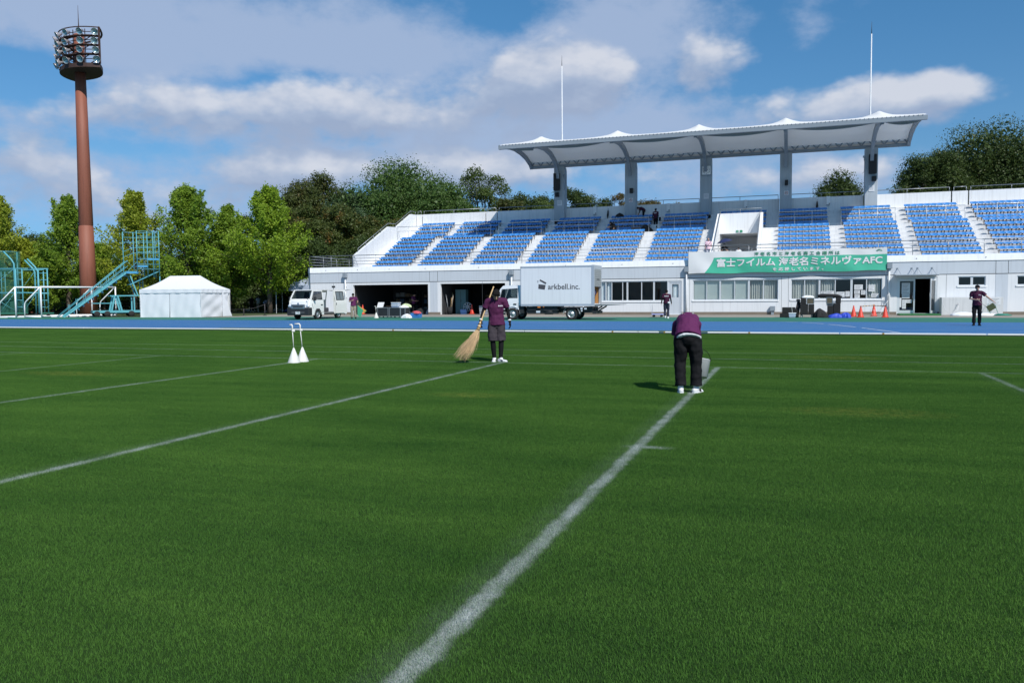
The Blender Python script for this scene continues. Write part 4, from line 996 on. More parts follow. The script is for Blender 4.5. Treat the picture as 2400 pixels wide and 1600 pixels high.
g._add([a_, b_, b_ + nv_ * .9, a_ + nv_ * .9] + [p + Vector((0, 0, .07)) for p in (a_, b_, b_ + nv_ * .9, a_ + nv_ * .9)], [(0, 1, 2, 3), (7, 6, 5, 4), (0, 4, 5, 1), (1, 5, 6, 2), (2, 6, 7, 3), (3, 7, 4, 0)])
tag(g.build('pale_kerb', mat('kerb_pale', (.68, .69, .69), .8, .1)), kind='structure')

# ------------------------------------------------------------ tents
TENTW = mat('tent_white', (0.80, 0.82, 0.86), 0.7, 0.03, 1.0, bump=.25, bscale=3, trans=.12)
def tent(loc, rz, wx, wy, lab, walls, tm, hz=2.14, pk=3.22, rid=.5):
    t_ = thing('pop_up_tent', lab, 'tent', loc, rz)
    m = MB(); a, b = wx / 2, wy / 2; r_ = wx / 2 * rid
    def sag(u): return u - .16 * math.sin(math.pi * u)
    def side_(p, q_, r0, r1, nu=14, nv=10):
        p, q_, r0, r1 = map(Vector, (p, q_, r0, r1))
        def fn(u, v):
            lo = p.lerp(q_, u); hi = r0.lerp(r1, u); c = lo.lerp(hi, v); c.z = lo.z + (hi.z - lo.z) * (v - .10 * math.sin(math.pi * v)); return c
        m.grid(fn, nu, nv)
    side_((-a, -b, hz), (a, -b, hz), (-r_, 0, pk), (r_, 0, pk)); side_((a, b, hz), (-a, b, hz), (r_, 0, pk), (-r_, 0, pk))
    side_((a, -b, hz), (a, b, hz), (r_, 0, pk), (r_, 0, pk)); side_((-a, b, hz), (-a, -b, hz), (-r_, 0, pk), (-r_, 0, pk))
    m.build('roof', tm, t_, world=False, fixn=False)
    m = MB()
    for (p, q_) in (((-a, -b), (a, -b)), ((a, -b), (a, b)), ((a, b), (-a, b)), ((-a, b), (-a, -b))):
        m.grid(lambda u, v: (p[0] + (q_[0] - p[0]) * u + .012 * math.sin(u * 40), p[1] + (q_[1] - p[1]) * u + .012 * math.sin(u * 37), hz - .27 * (1 - v) - .01 * math.sin(u * 31) ** 2), 40, 2)
    m.build('valance', tm, t_, world=False, fixn=False)
    for x in (-a + .03, a - .03):
        for y in (-b + .03, b - .03):
            m = MB(); m.box(x - .02, y - .02, 0, x + .02, y + .02, hz); m.build('leg', ALU, t_, world=False)
    for wl in walls:
        m = MB()
        if wl == 'front':
            for (u0, u1) in ((0, .485), (.49, 1.0)):
                m.grid(lambda u, v: (-a + wx * (u0 + (u1 - u0) * u), -b + .05 + .03 * math.sin(u * 5 + v * 2) * (1 - v) + .018 * math.sin(u * 11 + v * 5) * (1 - v) ** 2 + .008 * math.sin(u * 23 - v * 4), .01 + (hz - .2) * v), 60, 20)
        elif wl == 'right':
            m.grid(lambda u, v: (a - .05 - .10 * math.sin(u * 3.0) * (1 - v) + .035 * math.sin((u * .6 + v) * 9) * (1 - v * .7) + .015 * math.sin((u - v) * 13), -b + wy * (u * .94), .01 + (hz - .2) * v), 60, 30)
            m.grid(lambda u, v: (a + .10 * (1 - v) * (1 - u) + .02, b - wy * .30 * (u + (1 - u) * v * .9) + .03, .01 + (hz - .2) * v), 12, 20)
        elif wl == 'back': m.grid(lambda u, v: (-a + wx * u, b - .05, .01 + (hz - .2) * v), 10, 4)
        else: m.grid(lambda u, v: (-a + .05, -b + wy * u, .01 + (hz - .2) * v), 10, 4)
        m.build('side_wall', tm, t_, world=False, fixn=False)
    return t_
A_ = R(-14)
fl, fr = GB(327, 62.5), None
ax = Vector((math.cos(YAW + A_), math.sin(YAW + A_), 0)); ay = Vector((-ax.y, ax.x, 0))
ctr = fl + ax * 2.7 + ay * 1.92
tent(ctr, YAW + A_, 5.4, 3.84, 'closed white pop up tent on the grass edge beside the turquoise stand', ('front', 'right', 'back', 'left'), TENTW, rid=.50)
tent(GB(730, 77), YAW + R(8), 6.0, 4.0, 'blue grey open sided tent behind the white van', (), mat('tent_blue_grey', (.40, .47, .60), .7, .1, 1.0, trans=.2), hz=2.35, pk=3.55, rid=.12)

# ------------------------------------------------------------ fences on the left
FEN = mat('fence_dark', (0.045, 0.043, 0.045), 0.7, 0.2); FENP = mat('fence_concrete', (0.16, 0.16, 0.17), 0.9, 0.2)
def fence(x0, x1, d, hgt, lab, np_, rails, mm, thick=.04):
    a_, b_ = GB(x0, d), GB(x1, d); t_ = thing('low_fence', lab, 'fence', a_, 0)
    m = MB()
    for z in rails: m.beam(a_ + Vector((0, 0, z)), b_ + Vector((0, 0, z)), thick, thick)
    m.build('rails', mm, t_)
    for i in range(np_ + 1):
        p = a_.lerp(b_, i / np_); m = MB(); m.beam(p, p + Vector((0, 0, hgt)), .1, .1); m.build('post', mm, t_)
fence(90, 345, 82, 1.05, 'dark post and rail fence behind the turquoise stand', 7, (.4, .7, 1.0), FEN, .07)
fence(500, 720, 86, 1.15, 'grey concrete post fence under the trees left of the van', 6, (.25, .5, .75, 1.0), FENP, .06)
rp = thing('rope_barrier', 'thin dark rope barrier on two short posts in front of the tree', 'barrier', gnd(570, 66))
for x in (570.6, 620):
    m = MB(); m.tube([gnd(x, 66), gnd(x, 66) + Vector((0, 0, .95 if x > 600 else .55))], .035, 8); m.lathe([(0, 0), (.16, 0), (.16, .03), (0, .05)], gnd(x, 66), 12); m.build('post', FEN, rp)
m = MB(); m.tube([gnd(520, 66) + Vector((0, 0, .5)), gnd(570.6, 66) + Vector((0, 0, .52)), gnd(596, 66) + Vector((0, 0, .62)), gnd(620, 66) + Vector((0, 0, .9))], .015, 6); m.build('rope', FEN, rp)

# ------------------------------------------------------------ white van
VW = mat('van_white', (0.74, 0.74, 0.71), 0.22, 0.02, 1.0, spec=.6); VK = mat('bumper_black', (0.02, 0.021, 0.023), 0.6, 0.1)
CHR = mat('chrome', (0.62, 0.64, 0.66), 0.15, 0.03, metal=.9); HL = mat('headlight_glass', (0.75, 0.78, 0.80), 0.06, 0.1, 8, metal=.3)
CARG = glass_mat('car_glass', (0.28, 0.33, 0.34), 0.35); RIMM = mat('rim_steel', (0.45, 0.46, 0.47), 0.35, 0.08, metal=.6); SEATC = mat('cab_seat', (0.05, 0.05, 0.055), 0.9)
def wheel(par, x, y, r_, wd, s_, lug=True):
    Mx = Matrix.Rotation(R(-90 * s_), 3, 'X')
    m = MB(); m.lathe([(r_ * .62, -wd / 2), (r_ * .93, -wd / 2), (r_, -wd * .35), (r_, wd * .35), (r_ * .93, wd / 2), (r_ * .64, wd / 2), (r_ * .62, wd * .42)], (x, y, r_), 28, Mx)
    wo_ = m.build('wheel', TYRE, par, world=False)
    m = MB(); m.lathe([(r_ * .64, wd * .48), (r_ * .6, wd * .36), (r_ * .45, wd * .20), (r_ * .38, wd * .34), (r_ * .2, wd * .36), (r_ * .18, wd * .48), (0, wd * .48)], (x, y, r_), 24, Mx)
    for i in range(8):
        a = 2 * math.pi * i / 8; c = Vector((x, y, r_)) + Mx @ Vector((r_ * .5 * math.cos(a), r_ * .5 * math.sin(a), wd * .27)); m.blob(c, r_ * .055, r_ * .03, r_ * .055, n=6, k=5, m=1)
    m.build('rim', [RIMM, VK], wo_, world=False)
van = thing('white_van', 'white van with open sliding door facing the track', 'van', (-30.53, 47.75, 0), R(-90))
def tumble(z): return .845 if z < .95 else .845 - .125 * ((z - .95) / 1.0) ** 1.3
def vpanel(mb, x0, x1, z0, z1, s_, holes=(), off=0.0, nx=16, nz=14, arch=None, flare=True):
    "curved body side panel with openings (x0,x1,z0,z1) and wheel arch"
    xs_ = sorted(set([x0 + (x1 - x0) * i / nx for i in range(nx + 1)] + [h[i] for h in holes for i in (0, 1)]))
    zs_ = sorted(set([z0 + (z1 - z0) * i / nz for i in range(nz + 1)] + [h[i] for h in holes for i in (2, 3)]))
    idx = {}; vs = []
    def vid(i, j):
        if (i, j) not in idx:
            X, Z = xs_[i], zs_[j]; nose = 0.0
            y = tumble(Z) + off
            if X > 1.75: y -= .16 * ((X - 1.75) / .6) ** 2
            idx[(i, j)] = len(vs); vs.append((X, s_ * y, Z))
        return idx[(i, j)]
    fs = []
    for i in range(len(xs_) - 1):
        for j in range(len(zs_) - 1):
            cx_, cz_ = (xs_[i] + xs_[i + 1]) / 2, (zs_[j] + zs_[j + 1]) / 2
            if any(h[0] < cx_ < h[1] and h[2] < cz_ < h[3] for h in holes): continue
            if arch and (cx_ - arch[0]) ** 2 + (cz_ - .32) ** 2 < arch[1] ** 2: continue
            if cz_ > 1.28 and cx_ > 2.15 - .42 * (cz_ - 1.28) / .62: continue
            f = (vid(i, j), vid(i + 1, j), vid(i + 1, j + 1), vid(i, j + 1)); fs.append(f if s_ < 0 else f[::-1])
    mb._add(vs, fs, 0, True)
m = MB()
m.box(-2.33, -.80, .30, 2.1, .80, .40, 1)
vpanel(m, -2.33, 2.33, .30, 1.93, -1, [(-2.2, -.7, 1.28, 1.80), (-.55, .45, 1.28, 1.80)], nx=44, nz=24, arch=(-1.24, .40))
vpanel(m, .62, 2.33, .30, 1.93, 1, [], nx=24, nz=24, arch=(1.33, .41))
vpanel(m, -2.33, -.70, .30, 1.93, 1, [(-2.2, -.9, 1.28, 1.82)], nx=18, nz=24, arch=(-1.24, .40))
def roofpt(u, v):
    X = -2.33 + 4.02 * u; yy = (v - .5) * 2; y = .715 * yy; z = 1.93 + .055 * (1 - yy ** 4) - (.05 * max(0, (X - 1.2) / .45) ** 2)
    return (X, y, z)
m.grid(roofpt, 12, 12)
def nose(u, v):
    yy = (v - .5) * 2; k = u
    P = [(2.345, .78), (2.335, .98), (2.30, 1.14), (2.23, 1.28), (2.10, 1.36)]
    i = min(int(k * 4), 3); f = k * 4 - i
    x = P[i][0] * (1 - f) + P[i + 1][0] * f; z = P[i][1] * (1 - f) + P[i + 1][1] * f
    wd_ = .70 + .0 * z; return (x - .11 * yy ** 4, (.80 if z < 1 else .79) * yy, z)
m.grid(nose, 8, 16)
body = m.build('body', [VW, VK], van, world=False, fixn=False)
m = MB(); 
def wind(u, v): yy = (v - .5) * 2; return (2.10 - .42 * u - .08 * yy ** 4, (.775 - .07 * u) * yy, 1.36 + .54 * u)
m.grid(wind, 8, 12); m.build('windscreen', CARG, van, world=False, fixn=False)
m = MB(); m.beam((2.09, .755, 1.34), (1.67, .69, 1.93), .07, .05); m.beam((2.09, -.755, 1.34), (1.67, -.69, 1.93), .07, .05); m.beam((1.65, -.70, 1.93), (1.65, .70, 1.93), .06, .07); m.build('pillar', VW, van, world=False)
m = MB(); m.bbox(2.0, -.845, .28, 2.40, .845, .79, .05); m.bbox(2.30, -.5, .40, 2.415, .5, .52, .02, 1); m.build('bumper', [VK, DARK], van, world=False)
m = MB(); m.bbox(2.28, -.52, .70, 2.405, .52, 1.0, .03); m.box(2.404, -.45, .90, 2.412, .45, .95, 1); m.box(2.404, -.38, .79, 2.412, .38, .86, 1); m.build('grille', [CHR, VK], van, world=False)
m = MB(); m.blob((2.35, 0, 1.06), .02, .075, .05); m.build('badge', CHR, van, world=False)
for s_ in (-1, 1):
    m = MB(); m.blob((2.27, s_ * .665, .90), .085, .155, .105, n=14); m.build('headlight', HL, van, world=False)
m = MB(); m.box(2.416, -.17, .36, 2.422, .17, .53); pl = m.build('number_plate', PAPER, van, world=False)
q = MB()
V, F = text_mesh('· · 4 9', .1, bold=.004, width=.24); q._add([(2.4235, v[0], v[2] + .425) for v in V], F); q.box(2.4225, -.09, .495, 2.4235, .09, .515); q.build('plate_number', mat('plate_green', (.03, .18, .1), .6), pl, world=False, fixn=False)
# near side front door: window, seam, handle, mirror
m = MB(); yq = lambda z: tumble(z) + .004
m.poly([(1.98, yq(1.33), 1.33), (.72, yq(1.30), 1.30), (.72, yq(1.83), 1.83), (1.66, yq(1.83), 1.83)]); m.build('side_window', mat('tinted_glass', (.02, .025, .027), .05, .1, spec=.9), van, world=False)
m = MB()
for (p, q_) in (((.70, .45), (.70, 1.86)), ((1.9, .72), (2.0, 1.05)), ((.95, .45), (.70, .45)), ((1.66, 1.85), (.70, 1.86)), ((2.0, 1.31), (1.66, 1.85)), ((2.0, 1.31), (.70, 1.29))):
    m.beam((p[0], tumble(p[1]) + .003, p[1]), (q_[0], tumble(q_[1]) + .003, q_[1]), .012, .012)
m.build('door_seam', VK, van, world=False)
m = MB(); m.bbox(.78, tumble(.95), .93, .98, tumble(.95) + .03, .99, .01); m.build('handle', VK, van, world=False)
for s_ in (-1, 1):
    m = MB(); m.bbox(1.78, s_ * .95 - .09, 1.24, 1.88, s_ * .95 + .09, 1.50, .035); m.beam((1.85, s_ * .78, 1.28), (1.83, s_ * .95, 1.30), .05, .05); m.build('mirror', VK, van, world=False)
m = MB(); m.tube([(2.2, .70, 1.25), (2.36, .72, 1.36)], .012, 6); m.blob((2.38, .72, 1.38), .03, .05, .05); m.build('fender_mirror', VK, van, world=False)
# open side: slid back door, interior
m = MB(); vpanel(m, -1.95, -.72, .36, 1.90, 1, [(-1.85, -.88, 1.28, 1.82)], off=.075, nx=12, nz=22)
m.box(-.735, .76, .36, -.715, .92, 1.15, 0); m.box(-.735, .72, 1.15, -.715, .84, 1.9, 0)
sd_ = m.build('sliding_door', VW, van, world=False, fixn=False)
m = MB(); z0, z1 = 1.28, 1.82; m.poly([(-.88, tumble(z0) + .07, z0), (-1.85, tumble(z0) + .07, z0), (-1.85, tumble(z1) + .07, z1), (-.88, tumble(z1) + .07, z1)]); m.build('side_window', CARG, sd_, world=False)
m = MB()
for (xa, xb, za, zb) in ((-.94, -.86, 1.26, 1.84), (-1.88, -1.80, 1.26, 1.84), (-1.42, -1.38, 1.26, 1.84)): m.beam((xa / 2 + xb / 2, tumble(za) + .078, za), (xa / 2 + xb / 2, tumble(zb) + .078, zb), xb - xa, .012, side=(1, 0, 0))
for z in (1.27, 1.83): m.beam((-.86, tumble(z) + .078, z), (-1.88, tumble(z) + .078, z), .05, .012, side=(0, 0, 1))
m.bbox(-.84, .925, .93, -.78, .945, 1.08, .008); m.build('window_trim', VK, sd_, world=False)
m = MB()
for x in (1.15,):
    for y in (-.35, .38): m.bbox(x - .28, y - .25, .62, x + .22, y + .25, .82, .05); m.bbox(x - .36, y - .23, .80, x - .22, y + .23, 1.45, .05); m.bbox(x - .36, y - .12, 1.46, x - .26, y + .12, 1.66, .04)
m.bbox(-.55, -.7, .45, .1, .5, .75, .05); m.build('seats', SEATC, van, world=False)
m = MB(); m.box(-2.3, -.78, .40, .6, .78, .44); m.box(.6, -.78, .4, 2.0, .78, .6); m.build('floor', mat('van_floor', (.25, .25, .25), .8), van, world=False)
m = MB(); m.tube([(1.62 + .12 * math.cos(a), .36 + .17 * math.sin(a), 1.28 + .13 * math.cos(a)) for a in [i * math.pi / 8 for i in range(17)]], .014, 6); m.bbox(1.75, -.7, 1.1, 2.02, .7, 1.3, .03); m.build('dashboard', SEATC, van, world=False)
m = MB(); m.slab(lambda u, v: (-2.36 - 1.02 * u, -.70 + 1.4 * v, 1.93 + .09 * u), 4, 4, (0, 0, -.05)); m.build('tailgate', VW, van, world=False)
m = MB(); m.tube([(-1.5, .3, 1.98), (-1.5, .3, 2.10)], .02); m.bbox(-1.57, .2, 2.10, -1.43, .42, 2.24, .03); m.build('roof_lamp', VK, van, world=False)
for x in (1.33, -1.24):
    for s_ in (-1, 1): wheel(van, x, s_ * .74, .325, .19, s_)

# ------------------------------------------------------------ box truck
TRW = mat('truck_white', (0.74, 0.75, 0.76), 0.35, 0.03, 1.0); BOXW = mat('box_white', (0.70, 0.715, 0.73), 0.45, 0.03, .8, streak=.10); BOXG = mat('box_trim', (0.50, 0.53, 0.57), .4, .05, metal=.4)
tk = thing('box_truck', 'white box truck with a black logo and its rear shutter half open', 'truck', (-14.2, 47.4, 0), R(180))
m = MB(); m.box(-3.13, .93, .95, 1.30, .985, 3.12); m.box(-3.13, -.985, .95, 1.30, -.93, 3.12); m.box(1.25, -.93, .95, 1.30, .93, 3.12); m.box(-3.13, -.985, 3.12, 1.30, .985, 3.17); m.box(-3.13, -.95, .90, 1.30, .95, .95)
bx = m.build('cargo_box', BOXW, tk, world=False)
m = MB()
for X in np.linspace(-2.9, 1.1, 9): m.box(X - .004, .9855, .98, X + .004, .987, 3.1)
m.build('panel_seam', mat('seam', (.58, .6, .62), .6), bx, world=False)
m = MB()
m.box(-3.17, .92, .82, 1.33, .995, .95); m.box(-3.17, -.995, .82, 1.33, -.92, .95); m.box(-3.17, .92, 3.12, 1.33, 1.0, 3.20); m.box(-3.17, -1.0, 3.12, 1.33, -.92, 3.20)
m.box(-3.20, .86, .82, -3.05, 1.003, 3.22); m.box(-3.20, -1.003, .82, -3.05, -.86, 3.22); m.box(-3.20, -.86, 2.98, -3.05, .86, 3.22); m.box(1.29, .9, .9, 1.345, 1.0, 3.2); m.box(1.29, -1.0, .9, 1.345, -.9, 3.2)
m.build('box_frame', BOXG, bx, world=False)
m = MB(); m.box(-3.19, -.86, 1.95, -3.15, .86, 2.98)
for i in range(9): m.box(-3.196, -.86, 1.97 + .11 * i, -3.189, .86, 1.98 + .11 * i, 1)
sh = m.build('shutter', [mat('shutter_grey', (.30, .31, .31), .5, .1), DARK], bx, world=False)
V, F = text_mesh('arkbell.inc.', .2, width=.8); q = MB(); q._add([(-3.199, -v[0] - .1, v[2] + 2.4) for v in V], F); q.build('lettering', DARK, sh, world=False, fixn=False)
m = MB(); m.box(-3.1, -.925, .96, 1.2, -.905, 3.1); m.box(1.2, -.9, .96, 1.24, .9, 3.1); m.box(-3.1, .905, .96, 1.2, .925, 3.1); m.build('plywood_lining', mat('plywood', (.42, .20, .06), .7, .15, 2), bx, world=False)
q = MB(); V, F = text_mesh('arkbell.inc.', .5, width=1.95, bold=.006)
q._add([(-v[0] - 1.36, .992, v[2] + 1.97) for v in V], F); q.build('lettering', INK, bx, world=False, fixn=False)
q = MB()
def logo(P): q.poly([(-(p[0]), .992, p[1]) for p in P])
LX = -.13
for P in ([(LX - .02, 1.86), (LX + .38, 1.80), (LX + .44, 2.08), (LX, 2.13)], [(LX + .06, 2.34), (LX + .10, 2.42), (LX + .49, 2.22), (LX + .45, 2.12)], [(LX - .10, 2.26), (LX - .02, 2.22), (LX - .02, 2.28)], [(LX - .08, 2.36), (LX - .04, 2.30), (LX, 2.33)]):
    logo([(p[0] * 1.0 - 0.0, p[1]) for p in P])
q.v = [(-v[0] + 0.0, v[1], v[2]) for v in q.v]
q.v = [(.20 - (v[0] - LX), v[1], v[2]) for v in q.v]
q.build('logo_mark', INK, bx, world=False, fixn=False)
# cab
def cab_side(s_):
    m_ = MB(); y = s_ * .84
    P = [(1.42, .62), (2.45, .62), (3.02, .62), (3.05, 1.0), (3.0, 1.18), (2.72, 1.88), (2.55, 2.05), (1.42, 2.07)]
    win = [(1.62, 1.30), (2.15, 1.30), (2.45, 1.08), (2.78, 1.13), (2.60, 1.83), (1.62, 1.88)]
    return P, win, y
P, win, _ = cab_side(1)
m = MB()
bmx = bmesh.new()
for s_ in (1, -1):
    y = s_ * .84
    def V3(p): return (p[0], y - s_ * (.09 * max(0, (p[1] - 1.1))), p[1])
    o = len(m.v)
    quads = [[(1.42, .62), (2.2, .62), (2.2, 1.08), (1.42, 1.30)], [(1.42, 1.30), (1.62, 1.30), (1.62, 1.88), (1.42, 2.07)], [(1.62, 1.88), (2.60, 1.83), (2.55, 2.05), (1.42, 2.07)],
             [(2.60, 1.83), (2.78, 1.13), (3.0, 1.18), (2.72, 1.88)], [(2.60, 1.83), (2.72, 1.88), (2.55, 2.05)], [(1.42, 1.30), (2.2, 1.08), (2.15, 1.30), (1.62, 1.30)], [(2.2, 1.08), (2.45, 1.08), (2.15, 1.30)],
             [(2.2, .62), (3.02, .62), (3.05, 1.0), (2.2, 1.08)], [(2.2, 1.08), (3.05, 1.0), (3.0, 1.18), (2.78, 1.13), (2.45, 1.08)]]
    for qd in quads: m.poly([V3(p) for p in (qd if s_ > 0 else qd[::-1])])
def sweep(a, b, n=8):
    "panel across the cab between two profile points"
    def fn(u, v):
        x = a[0] + (b[0] - a[0]) * u; z = a[1] + (b[1] - a[1]) * u; yy = (v - .5) * 2
        hw = .84 - .09 * max(0, z - 1.1); return (x + .06 * (1 - yy ** 4) * (1 if x > 2.4 else 0), hw * yy, z + (.03 * (1 - yy ** 4) if z > 2.0 else 0))
    m.grid(fn, 2, n)
sweep((3.02, .62), (3.05, 1.0)); sweep((3.05, 1.0), (3.0, 1.18)); sweep((2.72, 1.88), (2.55, 2.05)); sweep((2.55, 2.05), (1.42, 2.07)); m.box(1.40, -.8, .62, 1.43, .8, 2.05)
m.build('cab', TRW, tk, world=False, fixn=False)
m = MB(); m.grid(lambda u, v: (3.0 - .28 * u + .05, (.83 - .06 * u) * (v - .5) * 2, 1.18 + .70 * u), 3, 6); m.build('windscreen', CARG, tk, world=False, fixn=False)
for s_ in (1, -1):
    m = MB(); m.poly([(p[0], s_ * (.84 - .09 * max(0, p[1] - 1.1) - .006), p[1]) for p in win]); m.build('side_window', CARG, tk, world=False, fixn=False)
m = MB()
for p, q_ in (((1.55, .75), (1.55, 1.95)), ((2.42, .75), (2.46, 1.06)), ((1.55, .70), (2.3, .70)), ((1.6, 1.3), (1.6, 1.9)), ((1.6, 1.9), (2.62, 1.85)), ((2.62, 1.85), (2.8, 1.12))):
    m.beam((p[0], .843 - .09 * max(0, p[1] - 1.1), p[1]), (q_[0], .843 - .09 * max(0, q_[1] - 1.1), q_[1]), .018, .012)
m.build('door_seam', DARK, tk, world=False)
m = MB(); m.bbox(1.66, .84, .90, 1.86, .87, .98, .012); m.build('handle', VK, tk, world=False)
m = MB(); m.tube([(2.85, .80, 1.2), (2.95, .98, 1.25), (2.93, 1.0, 1.6)], .014); m.bbox(2.88, .93, 1.3, 2.93, 1.08, 1.62, .02); m.build('mirror', VK, tk, world=False)
m = MB(); m.bbox(2.78, -.86, .34, 3.12, .86, .62, .04); m.build('bumper', TRW, tk, world=False)
m = MB(); m.bbox(3.0, .5, .64, 3.09, .8, .82, .03); m.bbox(3.0, -.8, .64, 3.09, -.5, .82, .03); m.build('headlight', HL, tk, world=False)
m = MB(); m.bbox(1.7, -.25, .75, 2.2, .6, 1.0, .05); m.bbox(1.6, .12, 1.0, 1.75, .6, 1.6, .06); m.tube([(2.42 + .1 * math.cos(a), -.4 + .2 * math.sin(a), 1.3 + .16 * math.cos(a)) for a in [i * math.pi / 8 for i in range(17)]], .015, 6); m.build('seats', SEATC, tk, world=False)
m = MB(); m.box(-3.1, -.4, .5, 2.9, -.3, .72); m.box(-3.1, .3, .5, 2.9, .4, .72); m.box(-.9, -.75, .40, 1.0, .80, .80); m.box(-1.0, .84, .36, .95, .86, .42); m.box(-1.0, .84, .55, .95, .86, .62); m.box(-3.05, -.7, .42, -2.5, .7, .78); m.box(1.2, .45, .4, 1.5, .86, .85)
m.box(-2.45, .72, .70, -1.2, .98, .78)
m.build('chassis', VK, tk, world=False)
m = MB(); m.lathe([(0, -.25), (.16, -.25), (.16, .25), (0, .25)], (-.35, .7, .48), 14, Matrix.Rotation(R(90), 3, 'Y')); m.build('air_tank', VK, tk, world=False)
m = MB(); m.box(.15, .861, .42, .40, .87, .54); m.box(-2.5, .985, .62, -2.38, .995, .72, 0); m.box(-2.75, .985, .62, -2.6, .995, .70, 0); m.box(-2.5, .985, .5, -2.4, .995, .58, 0); m.build('marker_plate', mat('plate_pale', (.6, .65, .72), .5), tk, world=False)
m = MB(); m.box(.1, .96, .72, .28, .975, .80); m.box(-.12, .96, .74, -.07, .975, .80); m.build('side_lamp', mat('lamp_orange', (.7, .2, .03), .3), tk, world=False)
m = MB(); m.grid(lambda u, v: (-1.8 + .50 * math.cos(math.pi * u), .70 + .28 * v, .36 + .45 * math.sin(math.pi * u)), 12, 1); m.grid(lambda u, v: (1.9 + .46 * math.cos(math.pi * u), .62 + .26 * v, .36 + .44 * math.sin(math.pi * u)), 12, 1); m.build('mudguard', ALU, tk, world=False, fixn=False)
for x in (1.9, -1.8):
    for s_ in (-1, 1): wheel(tk, x, s_ * .80, .36, .24, s_)
m = MB(); m.prism([(-3.2, .80), (-3.2, .90), (-4.75, .90), (-4.75, .88)], 'y', -.88, .88); m.build('tail_lift', mat('lift_plate', (.20, .22, .22), .5, .1, metal=.5), tk, world=False)
m = MB(); m.beam((-3.0, .6, .45), (-3.6, .6, .80), .08, .1); m.beam((-3.0, -.6, .45), (-3.6, -.6, .80), .08, .1); m.box(-3.3, -.8, .36, -3.05, .8, .52); m.build('lift_arm', VK, tk, world=False)
# ------------------------------------------------------------ people
SKIN = mat('skin', (0.46, 0.27, 0.19), 0.55, 0.06, 6); HAIR = mat('hair_black', (0.010, 0.009, 0.009), 0.85, 0.4, 30, bump=.6, bscale=60, spec=.15)
MAROON = mat('shirt_maroon', (0.105, 0.022, 0.080), 0.75, 0.10, 5, bump=.3, bscale=9, spec=.12); MAROOND = mat('shirt_maroon_dark', (0.052, 0.014, 0.035), 0.8, 0.10, 5, bump=.3, bscale=9, spec=.12)
CBLK = mat('cloth_black', (0.0105, 0.0105, 0.012), 0.8, 0.15, 5, bump=.3, bscale=9, spec=.12); CCHAR = mat('cloth_charcoal', (0.050, 0.042, 0.050), 0.85, 0.12, 5, bump=.3, bscale=9, spec=.12)
CWHT = mat('cloth_white', (0.74, 0.76, 0.78), 0.85, 0.04, 5); CKHA = mat('cloth_khaki', (0.27, 0.23, 0.18), 0.85, 0.1, 5, bump=.3, bscale=9)
CNAVY = mat('cloth_navy', (0.018, 0.022, 0.045), 0.85, 0.1, 5); CPINK = mat('cloth_pink', (0.72, 0.50, 0.58), 0.8, 0.08, 8); SHOEW = mat('shoe_white', (0.70, 0.71, 0.72), 0.5, 0.1, 8)
CGREY = mat('cloth_grey', (0.45, 0.47, 0.55), .8, .1, 5)
FOLD = bpy.data.textures.new('cloth_folds', 'CLOUDS'); FOLD.noise_scale = .11; FOLD.noise_depth = 1
def remesh(mb, name, mm, voxel, parent, smooth=3):
    "fuses overlapping limbs into one continuous surface"
    me = bpy.data.meshes.new(name); me.from_pydata(mb.v, [], mb.f)
    bm = bmesh.new(); bm.from_mesh(me); bmesh.ops.recalc_face_normals(bm, faces=bm.faces[:]); bm.to_mesh(me); bm.free()
    ob = bpy.data.objects.new(name, me); COL.objects.link(ob)
    r = ob.modifiers.new('r', 'REMESH'); r.mode = 'VOXEL'; r.voxel_size = voxel; r.use_smooth_shade = True
    if name in ('shirt', 'trousers', 'shorts'): dm = ob.modifiers.new('d', 'DISPLACE'); dm.texture = FOLD; dm.texture_coords = 'LOCAL'; dm.strength = .034; dm.mid_level = .5
    s_ = ob.modifiers.new('s', 'SMOOTH'); s_.factor = .5; s_.iterations = smooth
    dg = bpy.context.evaluated_depsgraph_get(); dg.update()
    m2 = bpy.data.meshes.new_from_object(ob.evaluated_get(dg))
    bpy.data.objects.remove(ob); bpy.data.meshes.remove(me)
    m2.name = name; m2.materials.clear(); m2.materials.append(mm)
    m2.polygons.foreach_set('use_smooth', [True] * len(m2.polygons))
    o = bpy.data.objects.new(name, m2); COL.objects.link(o); o.parent = parent
    return o
def caps(mb, pts, rs, n=10, side=None):
    "tapered limb with rounded ends"
    pts = [Vector(p) for p in pts]; rs = [r if isinstance(r, tuple) else (r, r) for r in rs]
    d0 = (pts[1] - pts[0]).normalized(); d1 = (pts[-1] - pts[-2]).normalized(); P, Q = [], []
    for k in (1.0, .75, .4): P.append(pts[0] - d0 * min(rs[0]) * math.sin(k * math.pi / 2) * .98); c = math.cos(k * math.pi / 2) + .02; Q.append((rs[0][0] * c, rs[0][1] * c))
    P += pts; Q += rs
    for k in (.4, .75, 1.0): P.append(pts[-1] + d1 * min(rs[-1]) * math.sin(k * math.pi / 2) * .98); c = math.cos(k * math.pi / 2) + .02; Q.append((rs[-1][0] * c, rs[-1][1] * c))
    mb.tube(P, Q, n, side=side)
POSE = dict(pel=(0, 0, .94), wai=(0, .0, 1.08), che=(0, .01, 1.27), nec=(0, .015, 1.43), hea=(0, -.01, 1.585), face=(0, -1, -.05),
            hipa=(-.09, 0, .90), knea=(-.10, -.015, .49), anka=(-.10, .03, .085), hipb=(.09, 0, .90), kneb=(.10, -.015, .49), ankb=(.10, .03, .085), toea=(-.25, -1, 0), toeb=(.25, -1, 0),
            sha=(-.185, .015, 1.385), elba=(-.235, .03, 1.12), wria=(-.25, -.03, .88), shb=(.185, .015, 1.385), elbb=(.235, .03, 1.12), wrib=(.25, -.03, .88),
            hana=(0, -.25, -1), hanb=(0, -.25, -1), shw=(1, 0, 0), curl=.5)
